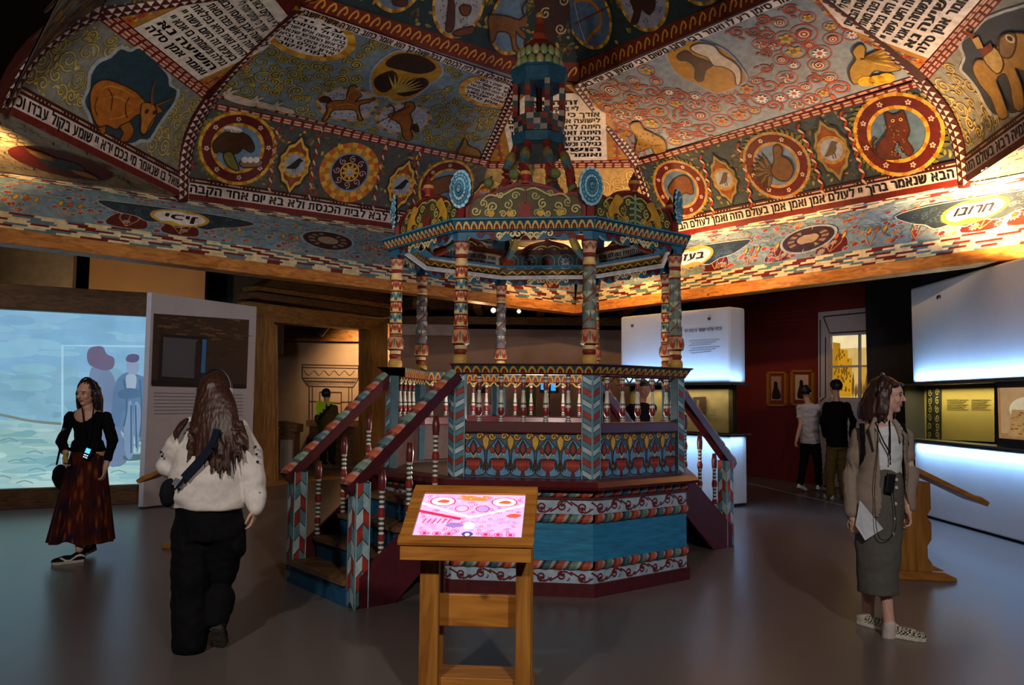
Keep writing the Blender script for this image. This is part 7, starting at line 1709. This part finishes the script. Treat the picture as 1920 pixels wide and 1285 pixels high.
# ---------------- simpler distant visitors
def visitor(label, Y, hd, F, sh, hip, feet, top, legs, arms, hair=hx('14100e'), shoes=hx('181818'), sleeve=True, skin=SK, sw=.0, group=None, vest=None, lw=.07):
    K = lambda x, y, d=0: aty(x, y, Y+d)
    t = thing('person', label, 'person', tuple(V(K(hip[0], hip[1]).x, Y, 0)), group)
    c = K(*hd); s = 1.08; fr = frame(F); shc = K(*sh); hp = K(*hip); yaw = atan2(-F[0], F[1]); Mz = Matrix.Rotation(yaw, 3, 'Z')
    g = G(); head(g, c, F, s); limb(g, [c-V(0, 0, .08), V(shc.x, shc.y, shc.z+.03)], [.05, .055]); loft(g, [(hp, .14, .1), (hp.lerp(shc, .5), .13, .1), (shc-V(0, 0, .02), .17, .1), (shc+V(0, 0, .03), .07, .06)], M=Mz)
    sd = Mz @ V(1, 0)
    AR = []
    for k, (ex, ey, ed, hx_, hy, hd_) in zip((-1, 1), arms):
        a = [shc+sd*(.165*k)-V(0, 0, .03), K(ex, ey, ed), K(hx_, hy, hd_)]; AR.append(a); limb(g, a, [.05, .042, .03], 10); hand(g, a[2], (a[2]-a[1]), V(-k, .2, 0), 1, .7, k)
    LGs = []
    for k, (fx, fy, fd) in zip((-1, 1), feet):
        f = K(fx, fy, fd); f.z = max(f.z, .0); an = f+V(0, 0, .09); kn_ = (hp+sd*.08*k).lerp(an, .5)+V(F[0]*.04, F[1]*.04, 0); LGs.append((an, kn_, f)); limb(g, [hp+sd*.08*k, kn_, an], [.085, .06, .042], 10)
    organic('body', g, .010, SKINM, t, skin, 1)
    g = G(); loft(g, [(hp-V(0, 0, .06), .175, .13), (hp.lerp(shc, .5), .165, .13), (shc-V(0, 0, .02), .19, .125), (shc+V(0, 0, .045), .085, .07)], M=Mz)
    for a in AR:
        if sleeve: limb(g, [a[0], a[1], a[1].lerp(a[2], .85)], [.068, .06, .046], 10)
        else: limb(g, [a[0], a[0].lerp(a[1], .6)], [.068, .062], 10)
    organic('top', g, .013, CLOTH, t, top, 2, folds(.012, 8))
    g = G(); loft(g, [(hp+V(0, 0, .05), .155, .12), (hp-V(0, 0, .1), .165, .13)], M=Mz)
    for (an, kn_, f), k in zip(LGs, (-1, 1)): limb(g, [hp+sd*.08*k-V(0, 0, .05), kn_, an-V(0, 0, .02)], [.1, lw+.012, lw], 10)
    organic('trousers', g, .013, CLOTH, t, legs, 2, folds(.012, 8))
    for (an, kn_, f) in LGs: shoe(t, V(f.x-F[0]*.07, f.y-F[1]*.07, f.z if f.z > .02 else 0), V(f.x+F[0]*.19, f.y+F[1]*.19, 0 if f.z < .12 else f.z-.05), shoes, shoes)
    g = G(); ell(g, c+fr @ V(0, -.015, .035), (.094, .114, .104), fr); Mi = fr.inverted()
    organic('hair', g, .009, HAIRM, t, hair, 1, hairdisp(.006, 40), cut=lambda p: (lambda q: (q.y > .02 and q.z < .045) or q.z < -.035)(Mi @ (p-c)))
    return t, K
t, K = visitor('person in a white tee and black trousers facing the red wall portraits', 14.2, (1512, 737), V(.75, .65, -.15), (1516, 762), (1519, 826), ((1500, 914, -.1), (1536, 917, .0)), hx('b8b2bc'), hx('0e0e12'), ((1502, 795, .0, 1494, 824, -.1), (1530, 795, .2, 1525, 822, .3)), hair=hx('1c1412'), shoes=hx('d8dade'), sleeve=False, lw=.06)
t, K = visitor('person in black jacket and olive trousers looking at the golden window picture', 13.2, (1567, 727), V(-.15, 1, 0), (1569, 758), (1570, 832), ((1558, 938, .0), (1585, 938, .1)), hx('08080c'), hx('5a4a26'), ((1543, 790, .0, 1548, 822, .2), (1600, 790, .0, 1596, 822, .2)), shoes=hx('b8b8b8'), lw=.085)
t, K = visitor('person in olive jacket with yellow vest panel, seen from behind inside the lit room', 16.6, (612, 741), V(.1, 1, 0), (613, 763), (613, 812), ((606, 868, .0), (622, 868, .1)), hx('4a3c1c'), hx('100e10'), ((594, 785, .0, 600, 800, .2), (632, 785, .0, 628, 800, .2)), lw=.07)
g = G(); q = K(607, 762, -.16)
for a, b_ in (((596, 752, -.145), (596, 778, -.165)), ((602, 752, -.16), (602, 774, -.17)), ((608, 754, -.165), (607, 768, -.17)), ((617, 753, -.16), (617, 762, -.17)), ((623, 754, -.14), (623, 760, -.15))): g.bar(K(*a), K(*b_), .065, .02, hx('b4e020'), up=V(0, 1))
g.build('vest_panel', CLOTH, t); g = G(); g.tube([K(622, 758, -.17), K(610, 772, -.19), K(598, 786, -.17)], .018, 6, hx('141414')); g.build('strap', CLOTH, t)
t, K = visitor('dark coated person seen through the right hand balusters of the platform', 11.4, (1207, 730), V(.25, -1, -.1), (1203, 762), (1203, 835), ((1198, 948, .0), (1212, 948, .1)), hx('15131a'), hx('101014'), ((1178, 800, .0, 1184, 830, -.2), (1226, 800, .0, 1222, 800, -.25)), skin=hx('a87868'))
t, K = visitor('person with a pale pink top seen through the left hand balusters', 12.6, (905, 733), V(.6, .8, 0), (902, 762), (902, 832), ((896, 930, .0), (908, 930, .1)), hx('a88088'), hx('17151c'), ((884, 795, .0, 892, 820, .1), (918, 795, .0, 922, 770, .1)), skin=hx('9c6656'), sleeve=False)
bpy.data.objects.remove(_to)
